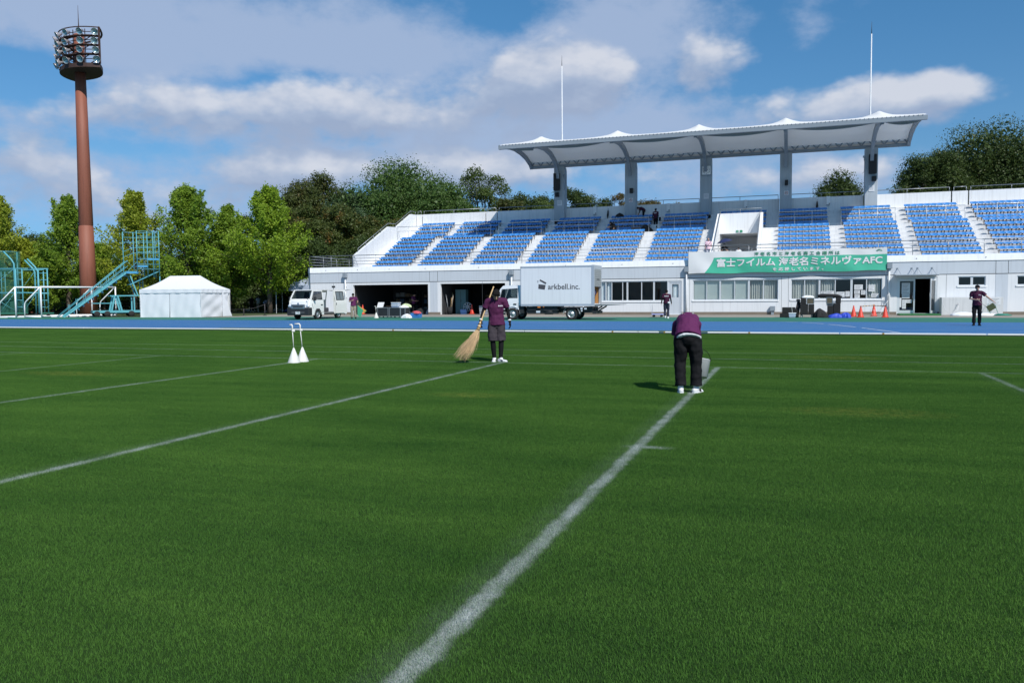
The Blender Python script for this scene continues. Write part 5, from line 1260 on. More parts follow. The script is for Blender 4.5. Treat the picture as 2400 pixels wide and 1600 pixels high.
def person(label, loc, rz, pose, h=1.7, top=MAROON, bottom=CBLK, shoes=SHOEW, sleeve='short', leg='long', hair='short', voxel=.013, group=None, under=None, glove=None, hem=.0, bottom_r=1.0, longhair=None, bald=False, cat='person'):
    J = dict(POSE); J.update(pose); k = h / 1.70
    P = {a: (Vector(v) * k if not a.startswith(('face', 'toe', 'han', 'shw', 'curl')) else v) for a, v in J.items()}
    t_ = thing('person', label, cat, loc, rz, group)
    side = Vector(J['shw']); fdir = Vector(J['face']).normalized()
    def S(x): return x * k
    m = MB()
    # torso
    up = (P['nec'] - P['che']).normalized()
    caps(m, [P['pel'], P['wai'], P['che'], P['che'].lerp(P['nec'], .75)], [(S(.155), S(.105)), (S(.135), S(.095)), (S(.16), S(.11)), (S(.12), S(.075))], 14, side)
    caps(m, [P['sha'], P['che'].lerp(P['nec'], .8), P['shb']], [S(.058), S(.07), S(.058)], 10)
    caps(m, [P['che'].lerp(P['nec'], .8), P['nec'], P['nec'].lerp(P['hea'], .55)], [S(.062), S(.054), S(.05)], 10)
    # head: skull, jaw, nose, ears
    hc = P['hea']; upv = (hc - P['nec']).normalized(); upv = (upv - fdir * upv.dot(fdir))
    upv = upv.normalized() if upv.length > .05 else Vector((0, 0, 1)); ls = fdir.cross(upv).normalized(); upv = ls.cross(fdir).normalized()
    HM = Matrix((ls, fdir, upv)).transposed()
    def H(x, y, z): return hc + HM @ Vector((S(x), S(y), S(z)))
    m.blob(H(0, -.008, .02), S(.077), S(.096), S(.097), HM, 14, 10); m.blob(H(0, .028, -.045), S(.058), S(.062), S(.068), HM, 12, 8); m.blob(H(0, .05, -.088), S(.03), S(.032), S(.03), HM, 8, 6)
    caps(m, [H(0, .088, .012), H(0, .108, -.022)], [S(.011), S(.016)], 8)
    for sx in (-1, 1): m.blob(H(sx * .078, -.005, -.01), S(.012), S(.022), S(.032), HM, 8, 6)
    m.blob(H(0, .082, -.062), S(.024), S(.014), S(.007), HM, 8, 6)
    for a in 'ab':
        sg = -1 if a == 'a' else 1
        caps(m, [P['hip' + a], P['hip' + a].lerp(P['kne' + a], .45), P['kne' + a], P['kne' + a].lerp(P['ank' + a], .35), P['ank' + a]], [S(.085), S(.075), S(.052), S(.054), S(.036)], 10)
        td = Vector(J['toe' + a]).normalized(); ak = P['ank' + a]
        caps(m, [ak - td * S(.035) - Vector((0, 0, S(.03))), ak + td * S(.13) - Vector((0, 0, S(.048)))], [S(.026), S(.018)], 8)
        caps(m, [P['sh' + a], P['sh' + a].lerp(P['elb' + a], .5), P['elb' + a], P['elb' + a].lerp(P['wri' + a], .35), P['wri' + a]], [S(.050), S(.044), S(.036), S(.036), S(.025)], 10)
    def hand(mb, a, grow=0.0):
        sg = -1 if a == 'a' else 1
        w0 = P['wri' + a]; d = Vector(J['han' + a]).normalized()
        fwd = Vector(J.get('thumb' + a, (0, -1, .2))); fwd = (fwd - d * fwd.dot(d)).normalized(); nrm = d.cross(fwd) * sg      # nrm: palm normal, towards the body
        nrm = -nrm if nrm.dot(Vector((-sg, 0, 0))) < 0 else nrm
        caps(mb, [w0, w0 + d * S(.045), w0 + d * S(.085)], [(S(.026) + grow, S(.019) + grow), (S(.038) + grow, S(.016) + grow), (S(.040) + grow, S(.014) + grow)], 10, fwd)
        cu = J['curl']
        for i, (off, L) in enumerate(((.028, .070), (.010, .080), (-.009, .074), (-.027, .058))):
            r_ = S(.0085) + grow; b0 = w0 + d * S(.085) + fwd * S(off); q1 = b0 + (d + nrm * cu * .25 + fwd * off * 3).normalized() * S(L * .42); q2 = q1 + (d + nrm * cu * (.9 + .1 * i)).normalized() * S(L * .34); q3 = q2 + (d * .8 + nrm * cu * 1.8).normalized() * S(L * .26)
            caps(mb, [b0 - d * S(.02), q1, q2, q3], [r_ * 1.1, r_, r_ * .93, r_ * .8], 7)
        b0 = w0 + d * S(.02) + fwd * S(.022); q1 = b0 + (d * .7 + fwd * .75 + nrm * .3).normalized() * S(.040); q2 = q1 + (d * .9 + fwd * .3 + nrm * .3 * (1 + cu)).normalized() * S(.034)
        caps(mb, [b0, q1, q2], [S(.012) + grow, S(.010) + grow, S(.0085) + grow], 7)
    for a in 'ab': hand(m, a)
    remesh(m, 'body', SKIN, voxel, t_)
    if glove:
        for a in 'ab':
            m = MB(); hand(m, a, S(.006)); caps(m, [P['wri' + a].lerp(P['elb' + a], .06), P['wri' + a]], [S(.033), S(.033)], 10); remesh(m, 'glove', glove, voxel * .75, t_)
            m = MB(); d = (P['elb' + a] - P['wri' + a]).normalized(); c_ = P['wri' + a] + d * S(.02); m.tube([c_, c_ + d * S(.03)], S(.040), 12, side=None); m.build('cuff', CWHT, t_, world=False)
    # eyes and brows
    m = MB()
    for sx in (-1, 1): m.blob(H(sx * .031, .077, .012), S(.011), S(.006), S(.007), HM, 8, 6)
    m.build('eye', HAIR, t_, world=False)
    # under layer on arms and legs
    if under:
        m = MB()
        for a in 'ab':
            caps(m, [P['sh' + a], P['sh' + a].lerp(P['elb' + a], .5), P['elb' + a], P['wri' + a]], [S(.058), S(.052), S(.044), S(.033)], 10)
            if leg == 'shorts': caps(m, [P['hip' + a].lerp(P['kne' + a], .5), P['kne' + a], P['kne' + a].lerp(P['ank' + a], .35), P['ank' + a] - Vector((0, 0, S(.0)))], [S(.075), S(.060), S(.061), S(.044)], 10)
        remesh(m, 'inner_layer', under, voxel, t_)
    # shirt
    m = MB(); g_ = S(.026); hz = P['pel'].lerp(P['wai'], -.0) + (P['pel'] - P['wai']).normalized() * S(hem)
    bl = P.get('back', None); mid_ = P['wai']
    m.tube([hz, hz.lerp(mid_, .5), mid_, P['che'], P['che'].lerp(P['nec'], .75), P['nec']], [(S(.196), S(.150)), (S(.183), S(.142)), (S(.170), S(.137)), (S(.180), S(.136)), (S(.130), S(.092)), (S(.075), S(.07))], 18, side=side)
    caps(m, [P['sha'], P['che'].lerp(P['nec'], .78), P['shb']], [S(.077), S(.092), S(.077)], 10)
    f_ = .62 if sleeve == 'short' else 1.0
    for a in 'ab':
        if sleeve == 'long': caps(m, [P['sh' + a], P['elb' + a], P['wri' + a]], [S(.072), S(.056), S(.042)], 12)
        else:
            e_ = P['sh' + a].lerp(P['elb' + a], f_); m.tube([P['sh' + a].lerp(P['elb' + a], -.12), P['sh' + a].lerp(P['elb' + a], .1), e_], [S(.055), S(.074), S(.078)], 12)
    sh_ = remesh(m, 'shirt', top, voxel, t_, 4)
    # trousers
    m = MB()
    caps(m, [P['pel'].lerp(P['wai'], .55), P['pel'], P['hipa'].lerp(P['hipb'], .5) - Vector((0, 0, S(.05)))], [(S(.148), S(.108)), (S(.165), S(.120)), (S(.150), S(.115))], 16, side)
    for a in 'ab':
        kn, an, hp = P['kne' + a], P['ank' + a], P['hip' + a]; br = bottom_r
        if leg == 'shorts': m.tube([hp + Vector((0, 0, S(.05))), hp.lerp(kn, .5), hp.lerp(kn, 1.02)], [S(.096), S(.104), S(.112)], 14)
        else:
            e_ = kn.lerp(an, .93)
            m.tube([hp + Vector((0, 0, S(.04))), hp.lerp(kn, .5), kn, kn.lerp(an, .5), kn.lerp(an, .8), e_], [S(.094), S(.090) * br, S(.076) * br, S(.072) * br, S(.074) * br, S(.078) * br], 14)
    remesh(m, 'shorts' if leg == 'shorts' else 'trousers', bottom, voxel, t_, 4)
    for a in 'ab':
        td = Vector(J['toe' + a]).normalized(); ak = P['ank' + a]; m = MB(); b0 = Vector((ak.x, ak.y, ak.z - S(.055)))
        sdv = Vector((-td.y, td.x, 0))
        caps(m, [b0 - td * S(.045) + Vector((0, 0, S(.012))), b0 + td * S(.05), b0 + td * S(.15) - Vector((0, 0, S(.006)))], [(S(.040), S(.042)), (S(.044), S(.036)), (S(.040), S(.025))], 12, sdv); caps(m, [b0 - td * S(.012) + Vector((0, 0, S(.02))), b0 + td * S(.01) + Vector((0, 0, S(.045))), b0 + Vector((0, 0, S(.075)))], [S(.046), S(.046), S(.043)], 10)
        so = remesh(m, 'shoe', shoes, voxel * .8, t_, 2)
        m = MB(); ol = [b0 + td * S(x) + sdv * S(y) for x, y in ((-.085, -.02), (-.05, -.043), (.06, -.047), (.16, -.042), (.188, 0), (.16, .042), (.06, .047), (-.05, .043), (-.085, .02))]
        m.prism([(p.x, p.y) for p in ol], 'z', ak.z - S(.086), ak.z - S(.066)); m.build('sole', CWHT if shoes is SHOEW else CBLK, so, world=False)
        if shoes is SHOEW:
            m = MB()
            for sg in (-1, 1):
                for i in range(3): p = b0 + td * S(.045 + .022 * i) + sdv * S(sg * .040); m.beam(p + Vector((0, 0, -S(.012))) + sdv * S(sg * .006), p + td * S(-.02) + Vector((0, 0, S(.03))), S(.009), S(.006), side=td)
            m.build('shoe_stripe', CBLK, so, world=False)
    # hair
    if not bald:
        m = MB()
        m.blob(H(0, -.022, .036), S(.086), S(.098), S(.094), HM, 16, 12)
        m.blob(H(0, -.045, -.01), S(.080), S(.066), S(.075), HM, 12, 10)
        rr_ = random.Random(int(h * 1000))
        for i in range(9):
            x = (i - 4) * .016; caps(m, [H(x * .8, .02, .112), H(x * 1.05, .062, .088), H(x * 1.15 + rr_.uniform(-.01, .01), .083, .050 + rr_.uniform(-.012, .008))], [S(.016), S(.013), S(.006)], 6)
        if longhair: caps(m, [H(0, -.06, .0), H(0, -.085, -.12), H(0, -.08, -.12 - longhair)], [(S(.08), S(.05)), (S(.075), S(.04)), (S(.05), S(.025))], 12, ls)
        remesh(m, 'hair', HAIR, max(.010, voxel * .8), t_, 2)
    return t_, P, k
def lettering_on(par, n, c, w_, up, right, mm, nm='lettering'):
    "a line of small printed marks on cloth, too small to read"
    q = MB(); c = Vector(c); up = Vector(up).normalized(); right = Vector(right).normalized(); h_ = w_ / n * 1.3; nr = right.cross(up)
    for i in range(n):
        o = c + right * (w_ * ((i + .5) / n - .5)); s_ = w_ / n * .36
        q.poly([o - right * s_ - up * h_ * .5, o + right * s_ * .5 - up * h_ * .5, o + right * s_ * .5 + up * h_ * (.5 - .2 * (i % 2)), o - right * s_ + up * h_ * .5])
        if i % 2 == 0: q.poly([o + right * s_ * .5 - up * h_ * .1, o + right * s_ - up * h_ * .1, o + right * s_ + up * h_ * .15, o + right * s_ * .5 + up * h_ * .15])
    return q.build(nm, mm, par, world=False, fixn=False)
AZ = lambda p: math.atan2(-p.x, p.y)        # turn that lets a figure face the camera (it faces -Y when unturned)
def camturn(p): return math.atan2(p.x, -p.y) if False else -math.atan2(-p.x, p.y) * -1.0

# the man with the broom, looking down, facing the camera
p = Vector((-6.16, 16.68, 0)); face_cam = math.atan2(-p.x, p.y)
bp = dict(pel=(.01, .02, .92), wai=(.0, .03, 1.06), che=(-.005, .0, 1.26), nec=(-.005, -.045, 1.41), hea=(.01, -.135, 1.505), face=(.05, -.75, -.72),
          hipa=(-.085, .01, .88), hipb=(.095, .01, .89), knea=(-.075, -.03, .48), anka=(-.045, .03, .085), kneb=(.115, -.01, .48), ankb=(.10, -.02, .085), toea=(-.12, -1, 0), toeb=(.85, -.65, 0),
          sha=(-.19, .0, 1.36), elba=(-.285, .02, 1.13), wria=(-.345, -.09, .925), hana=(-.05, -.35, -1), thumba=(.3, -1, 0), shb=(.19, .0, 1.37), elbb=(.27, .04, 1.13), wrib=(.31, .0, .905), hanb=(.12, -.15, -1), curl=.75)
man, P, k = person('man in maroon shirt and charcoal shorts over black leggings, head bowed, holding a broom', p, face_cam, bp, 1.66, mat('shirt_maroon_shaded', (0.078, 0.018, 0.058), 0.78, 0.10, 5, bump=.3, bscale=9, spec=.12), CCHAR, SHOEW, leg='shorts', under=CBLK, glove=CBLK, voxel=.0095, hem=.10)  # maroon toned down: shade on the bowed torso is put into the colour
lettering_on(man, 5, (.10, -.136, 1.235), .10, (0, .1, 1), (1, .15, 0), CWHT, 'chest_lettering')
br = thing('bamboo_broom', 'long bamboo broom held by the man in shorts', 'broom', p, face_cam)
STRAW = mat('bamboo', (0.56, 0.38, 0.19), 0.6, 0.12, 8); TWIG = mat('twig', (0.52, 0.37, 0.21), 0.75, 0.15, 5, island=.35)
hp_ = Vector((-.345, -.13, .85)); tp = Vector((-.045, .22, 1.66)); dv = (tp - hp_).normalized()
m = MB(); m.tube([hp_ - dv * .22, hp_, hp_ + dv * .3, tp], [.017, .0165, .015, .0135], 10); m.build('handle', STRAW, br, world=False)
m = MB(); m.tube([hp_ - dv * .17, hp_ - dv * .06, hp_ + dv * .10], [.040, .034, .022], 12); m.build('bound_head', STRAW, br, world=False)
m = MB()
for t__ in (.06, -.02, -.10, -.15): c_ = hp_ + dv * t__; m.tube([c_ - dv * .006, c_ + dv * .006], .034 if t__ > 0 else .043, 12)
m.build('binding', CBLK, br, world=False)
m = MB(); rb = random.Random(2); b0 = hp_ - dv * .13; U_, A_2, B_2 = basis(-dv, (1, 0, 0))
for i in range(430):
    a = rb.uniform(0, 2 * math.pi); rr_ = math.sqrt(rb.random()); L = rb.choice((1, 1, 1, .8)) * rb.uniform(.50, .80)
    c0 = b0 + A_2 * .03 * rr_ * math.cos(a) + B_2 * .03 * rr_ * math.sin(a)
    sp_ = .135 * rr_ * rb.uniform(.75, 1.3); wv = Vector((rb.gauss(0, .014), rb.gauss(0, .014), rb.gauss(0, .012)))
    e_ = b0 - dv * L + A_2 * sp_ * math.cos(a) * 1.15 - A_2 * .03 + B_2 * sp_ * .6 * math.sin(a) + Vector((-.12, .03, .03)) * (L / .8) ** 2
    m1, m2 = c0.lerp(e_, .4) - Vector((-.12, .03, .03)) * .20 + wv, c0.lerp(e_, .75) - Vector((-.12, .03, .03)) * .10 - wv
    for q_ in (m1, m2, e_): q_.z = max(q_.z, .012)
    m.tube([c0, m1, m2, e_], [.0030, .0028, .0022, .0011], 4, cap=False)
m.build('bristles', TWIG, br, world=False)

# the man bent over with a bucket, back to the camera
p = Vector((-1.46, 12.11, 0)); fc = math.atan2(-p.x, p.y) + math.pi
bq = dict(pel=(0, .07, .90), wai=(.0, -.03, 1.01), che=(-.0, -.26, 1.08), nec=(.0, -.41, 1.03), hea=(-.01, -.52, .93), face=(0, -.45, -.9), shw=(1, 0, 0),
          hipa=(-.10, .07, .86), hipb=(.10, .07, .86), knea=(-.125, .02, .47), anka=(-.125, .03, .085), kneb=(.11, .0, .47), ankb=(.10, .06, .085), toea=(-.55, -1, 0), toeb=(.12, -1, 0),
          sha=(-.135, -.33, 1.02), elba=(-.11, -.42, .77), wria=(-.12, -.48, .58), hana=(.25, -.3, -1), thumba=(.5, -1, 0), shb=(.165, -.32, 1.02), elbb=(.185, -.40, .78), wrib=(.08, -.52, .60), hanb=(-.2, -.2, -1), curl=1.1)
bent, P, k = person('man in maroon shirt and baggy black trousers bending over a bucket, back turned', p, fc, bq, 1.66, MAROON, CBLK, SHOEW, voxel=.0095, hem=.075, bottom_r=1.18)
m = MB(); m.tube([Vector((-.012, .105, .815)) * k, Vector((-.01, .06, .88)) * k, Vector((0, .0, .98)) * k], [(.190 * k, .140 * k), (.188 * k, .138 * k), (.15 * k, .11 * k)], 16, side=Vector((1, 0, -.10))); remesh(m, 'undershirt', CWHT, .012, bent)
lettering_on(bent, 5, (.0, -.22, 1.168), .20, (0, -1, .12), (-1, 0, 0), CWHT, 'back_lettering')
ZINC = mat('zinc', (0.62, 0.64, 0.66), 0.4, 0.1, 6, metal=.3)
Mz = Matrix.Rotation(fc, 3, 'Z'); bl_ = p + Mz @ Vector((-.19, -.40, .235)); bl_.z = .235
bk = thing('bucket', 'white metal bucket tilted in front of the bending man', 'bucket', bl_, fc)
tilt = Matrix.Rotation(R(18), 3, 'X')
m = MB(); m.lathe([(0, 0), (.10, 0), (.105, .0), (.148, .26), (.155, .265), (.150, .27), (.143, .262), (.10, .012), (0, .012)], (0, 0, -.05), 28, tilt); m.build('pail', ZINC, bk, world=False)
m = MB(); m.tube([tilt @ Vector((.153 * math.cos(a), .03 * math.sin(a) + .09 * math.sin(a), .20 + .17 * math.sin(a))) for a in [math.pi * i / 14 for i in range(15)]], .004, 6); m.build('bail_handle', CBLK, bk, world=False)

# right hand man on the track with a green pouch on a strap
p = Vector((7.56, 39.85, 0)); fc = math.atan2(-p.x, p.y)
br_ = dict(hea=(0, -.04, 1.58), face=(.25, -.85, -.4), elba=(-.27, .03, 1.13), wria=(-.04, -.19, 1.08), hana=(1, -.15, .1), thumba=(0, -.3, 1), elbb=(.37, -.05, 1.20), wrib=(.57, -.16, 1.03), hanb=(.8, -.1, -.6), curl=.7, sha=(-.19, .015, 1.38), shb=(.19, .015, 1.375))
rm_, P, k = person('man in dark maroon shirt and black trousers on the blue track holding a green pouch', p, fc, br_, 1.76, MAROOND, CBLK, CBLK, voxel=.013, hem=.09)
lettering_on(rm_, 5, (.095, -.139, 1.33), .10, (0, 0, 1), (1, .1, 0), CWHT, 'chest_lettering')
pc = thing('shoulder_pouch', 'olive green flat pouch on a strap held out by the man on the track', 'bag', p, fc)
m = MB(); c_ = Vector((.52, -.24, .80)); u_ = Vector((.82, 0, .57)); v_ = Vector((-.57, 0, .82))
vs = [c_ + u_ * a * .16 + v_ * b * .13 + Vector((0, e * .025, 0)) for e in (-1, 1) for (a, b) in ((-1, -1), (1, -1), (1.1, .9), (-.9, 1))]
m._add(vs, [(0, 1, 2, 3), (7, 6, 5, 4), (0, 4, 5, 1), (1, 5, 6, 2), (2, 6, 7, 3), (3, 7, 4, 0)]); m.build('case', mat('olive', (.08, .09, .03), .7, .1), pc, world=False)
m = MB(); m.tube([c_ + u_ * -.14 + v_ * .13, Vector((.02, -.20, 1.13))], .009, 6); m.tube([c_ + u_ * .10 + v_ * .12, Vector((.60, -.2, 1.0))], .009, 6); m.build('strap', mat('strap_grey', (.3, .3, .25), .8), pc, world=False)

# walker, back to the camera
p = Vector((-7.30, 49.9, 0)); fc = math.atan2(-p.x, p.y) + math.pi
bwk = dict(knea=(-.10, -.06, .49), anka=(-.09, .02, .085), kneb=(.09, -.05, .47), ankb=(.08, .14, .12), elba=(-.25, .04, 1.12), wria=(-.29, -.02, .9), elbb=(.26, .06, 1.12), wrib=(.31, .03, .9), face=(-.1, -1, -.3), hea=(0, -.03, 1.58), toeb=(.1, -1, -.2))
wk, P, k = person('man in black shirt and dark trousers walking towards the grey door', p, fc, bwk, 1.74, MAROOND, CNAVY, SHOEW, voxel=.014, hem=.06, under=CBLK)
lettering_on(wk, 5, (0, .150, 1.36), .26, (0, .1, 1), (-1, 0, 0), CWHT, 'back_lettering')
m = MB(); m.blob((-.13, .16, .96), .07, .04, .06); m.build('towel', CWHT, wk, world=False)

# man beside the van checking a phone, green board under his arm
p = Vector((-27.9, 47.9, 0)); fc = math.atan2(-p.x, p.y)
bv = dict(hea=(0, -.06, 1.575), face=(.05, -.8, -.55), elba=(-.26, -.0, 1.14), wria=(-.10, -.24, 1.20), hana=(.8, -.3, .3), thumba=(0, -.5, 1), elbb=(.30, .05, 1.15), wrib=(.29, -.10, 1.12), hanb=(-.2, -.4, -.6), ankb=(.14, .03, .085), curl=.7)
vm, P, k = person('man in maroon shirt and khaki trousers standing beside the open van', p, fc, bv, 1.70, MAROON, CKHA, CBLK, voxel=.014, hem=.08, bottom_r=1.12, under=None)
bd = thing('folded_board', 'green and orange folded boards tucked under the arm of the man by the van', 'board', p, fc)
for i, (off, cm) in enumerate(((0, mat('board_green', (.03, .27, .15), .6)), (.05, mat('board_orange', (.5, .28, .05), .6)), (.085, mat('board_green2', (.10, .28, .10), .6)))):
    m = MB(); P4 = [(.28, .92), (.66, .55), (.55, .28), (.46, .02 + .06), (.27, .22)] if i == 0 else [(.28, .92), (.80 + .04 * i, .58 - .03 * i), (.62 + .05 * i, .36)]
    m.prism(P4, 'y', -.05 + off, -.02 + off); m.build('board', cm, bd, world=False)
# man in the garage
p = Vector((-29.5, 60.4, 0)); 
bg = dict(hea=(0, -.06, 1.575), face=(.1, -.85, -.5), elba=(-.24, .0, 1.13), wria=(-.12, -.28, 1.08), hana=(.2, -1, 0), elbb=(.24, .0, 1.13), wrib=(.10, -.28, 1.08), hanb=(-.2, -1, 0), curl=.8)
person('man in maroon shirt standing in the shadow of the open garage', p, R(78), bg, 1.72, MAROON, CBLK, CBLK, voxel=.015, hem=.08)
# three helpers up on the stand
zr = 8.12; p = Vector((-12.25, 70.1, ZR(11)))
person('man in dark maroon shirt stooping beside the roof column on the top row', p, R(-75), dict(pel=(0, .08, .90), wai=(0, 0, 1.02), che=(0, -.20, 1.14), nec=(0, -.34, 1.16), hea=(0, -.46, 1.13), face=(0, -.5, -.85), sha=(-.19, -.27, 1.12), elba=(-.22, -.32, .86), wria=(-.2, -.42, .66), shb=(.19, -.27, 1.12), elbb=(.22, -.32, .86), wrib=(.2, -.42, .66)), 1.7, MAROOND, CBLK, CBLK, voxel=.015, under=CBLK)
p = Vector((-11.0, 68.85, ZR(9)))
st3, P, k = person('man in dark maroon shirt seen from behind between the seats of the stand', p, R(168), dict(), 1.74, MAROOND, CBLK, SHOEW, voxel=.015, under=CBLK, hem=.05)
lettering_on(st3, 5, (0, .150, 1.36), .26, (0, .1, 1), (-1, 0, 0), CWHT, 'back_lettering')
bgp = thing('shoulder_bag', 'black shoulder bag carried by the man standing between the seats', 'bag', (-10.75, 68.75, ZR(9)))
m = MB(); m.bbox(-10.87, 68.6, ZR(9) + .68, -10.55, 68.85, ZR(9) + 1.02, .05); m.build('case', CBLK, bgp); m = MB(); m.tube([(-10.8, 68.75, ZR(9) + 1.0), (-10.9, 68.8, ZR(9) + 1.4), (-11.0, 68.9, ZR(9) + 1.52)], .015, 6); m.build('strap', CBLK, bgp)
p = Vector((-14.1, 66.55, 6.54))
person('helper in black crouching over bags beside the seats', p, R(-120), dict(pel=(0, .1, .42), wai=(0, .05, .55), che=(0, -.08, .70), nec=(0, -.2, .79), hea=(0, -.31, .86), face=(0, -.7, -.7), hipa=(-.1, .1, .40), knea=(-.14, -.28, .46), anka=(-.12, -.08, .085), hipb=(.1, .1, .40), kneb=(.14, -.28, .46), ankb=(.12, -.08, .085), sha=(-.18, -.12, .74), elba=(-.26, -.32, .56), wria=(-.12, -.48, .52), shb=(.18, -.12, .74), elbb=(.26, -.32, .56), wrib=(.12, -.48, .52), hana=(0, -1, -.3), hanb=(0, -1, -.3)), 1.7, CBLK, CBLK, CBLK, voxel=.015)
# spectators at the tunnel
p = Vector((-5.82, 60.2, 3.88)); fc = math.atan2(-p.x, p.y)
pk_, P, k = person('man in pale pink shirt with a shoulder strap left of the stair tunnel', p, fc + .2, dict(face=(.3, -1, -.1)), 1.62, CPINK, CGREY, CBLK, voxel=.014, bald=True, hem=.1)
m = MB(); m.tube([(.14, -.10, 1.36), (.03, -.155, 1.2), (-.14, -.13, 1.0)], .014, 6); m.build('strap', CBLK, pk_, world=False)
m = MB(); hh = P['hea']; m.blob(hh + Vector((0, .03, .03)), .082, .095, .085); m.build('grey_hair', mat('hair_grey', (.12, .11, .11), .6), pk_, world=False)
p = Vector((-4.72, 60.6, 3.5))
person('woman in dark clothes under a blue parasol in the tunnel mouth', p, fc, dict(elbb=(.24, -.02, 1.12), wrib=(.12, -.2, 1.2), hanb=(-.2, -.2, 1), elba=(-.24, -.02, 1.12), wria=(-.12, -.2, 1.2), hana=(.2, -.2, 1), curl=1.2), 1.60, CBLK, CNAVY, CBLK, voxel=.014, longhair=.18)
ps = thing('parasol', 'dark blue parasol with pale dots held by the woman in the tunnel mouth', 'umbrella', p + Vector((0, -.2, 1.2)))
axis = Vector((-.22, -.1, 1)).normalized(); M_ = axis.to_track_quat('Z', 'Y').to_matrix(); c_ = p + Vector((.05, -.2, 1.72)) ; c_ = c_ + axis * .22 + Vector((-.02, 0, 0))
m = MB(); m.grid(lambda u, v: c_ + M_ @ Vector((.58 * v * math.cos(2 * math.pi * u) * (1 - .05 * abs(math.sin(8 * math.pi * u / 2))), .58 * v * math.sin(2 * math.pi * u) * (1 - .05 * abs(math.sin(8 * math.pi * u / 2))), -.24 * v ** 1.8)), 48, 8)
m.build('canopy', mat('parasol_blue', (.02, .03, .10), .6, .2, 20), ps, fixn=False)
m = MB(); m.tube([p + Vector((.06, -.22, 1.08)), c_ + axis * .06], .010, 8); m.build('shaft', STEEL, ps)
m = MB()
for i in range(8): a = 2 * math.pi * i / 8; m.tube([c_ + M_ @ Vector((.57 * v * math.cos(a), .57 * v * math.sin(a), -.24 * v ** 1.8 - .006)) for v in (0, .3, .6, 1.0)], .004, 5)
m.build('ribs', STEEL, ps)
p = Vector((-3.72, 60.3, 3.5))
person('child with dark hair peeping over the banner in the tunnel mouth', p, fc, dict(), 1.28, CWHT, CNAVY, SHOEW, voxel=.013, longhair=.05)
# worker in the back of the truck
p = Vector((-11.35, 47.3, .95))
CBLUE = mat('cloth_blue', (.05, .06, .16), .85)
person('worker in navy jacket bending in the rear of the truck', p, R(200), dict(pel=(0, .08, .62), wai=(0, .02, .72), che=(0, -.16, .80), nec=(0, -.30, .80), hea=(0, -.42, .74), face=(0, -.5, -.85), hipa=(-.1, .08, .60), knea=(-.14, -.12, .40), anka=(-.12, .05, .085), hipb=(.1, .08, .60), kneb=(.14, -.12, .40), ankb=(.12, .05, .085), sha=(-.19, -.23, .78), elba=(-.24, -.32, .56), wria=(-.2, -.45, .42), shb=(.19, -.23, .78), elbb=(.24, -.32, .56), wrib=(.2, -.45, .42)), 1.7, CBLUE, CBLK, CBLK, voxel=.015, sleeve='long')
# ticket clerk behind the glass
p = Vector((3.2, 60.1, 0)); person('clerk in pale shirt behind the ticket window glass', p, 0.0, dict(), 1.6, CGREY, CBLK, CBLK, voxel=.016)
# people under the tree on the left
for (x, d, lab, kw, ps_, rz_) in ((589, 84, 'person in black sitting down under the tree with red brown hair', dict(top=CBLK, bottom=CBLK, longhair=.15), dict(), .5), (605, 84, 'woman in white top with a beige skirt walking by the fence', dict(top=CWHT, bottom=mat('cloth_beige', (.5, .42, .33), .8), longhair=.12), dict(ankb=(.1, .25, .12), kneb=(.1, .08, .48), anka=(-.1, -.15, .085)), .9),
                              (621, 83, 'stooping person in a pale lilac shirt next to the tree trunk', dict(top=mat('cloth_lilac', (.55, .55, .72), .8), bottom=CNAVY), dict(pel=(0, .08, .90), wai=(0, 0, 1.02), che=(0, -.18, 1.16), nec=(0, -.30, 1.2), hea=(0, -.42, 1.18), face=(0, -.5, -.85), sha=(-.19, -.25, 1.15), elba=(-.22, -.3, .88), wria=(-.2, -.38, .66), shb=(.19, -.25, 1.15), elbb=(.22, -.3, .88), wrib=(.2, -.38, .66)), 1.2)):
    person(lab, gnd(x, d), rz_ + YAW, ps_, 1.62, voxel=.017, sleeve='short', **kw)
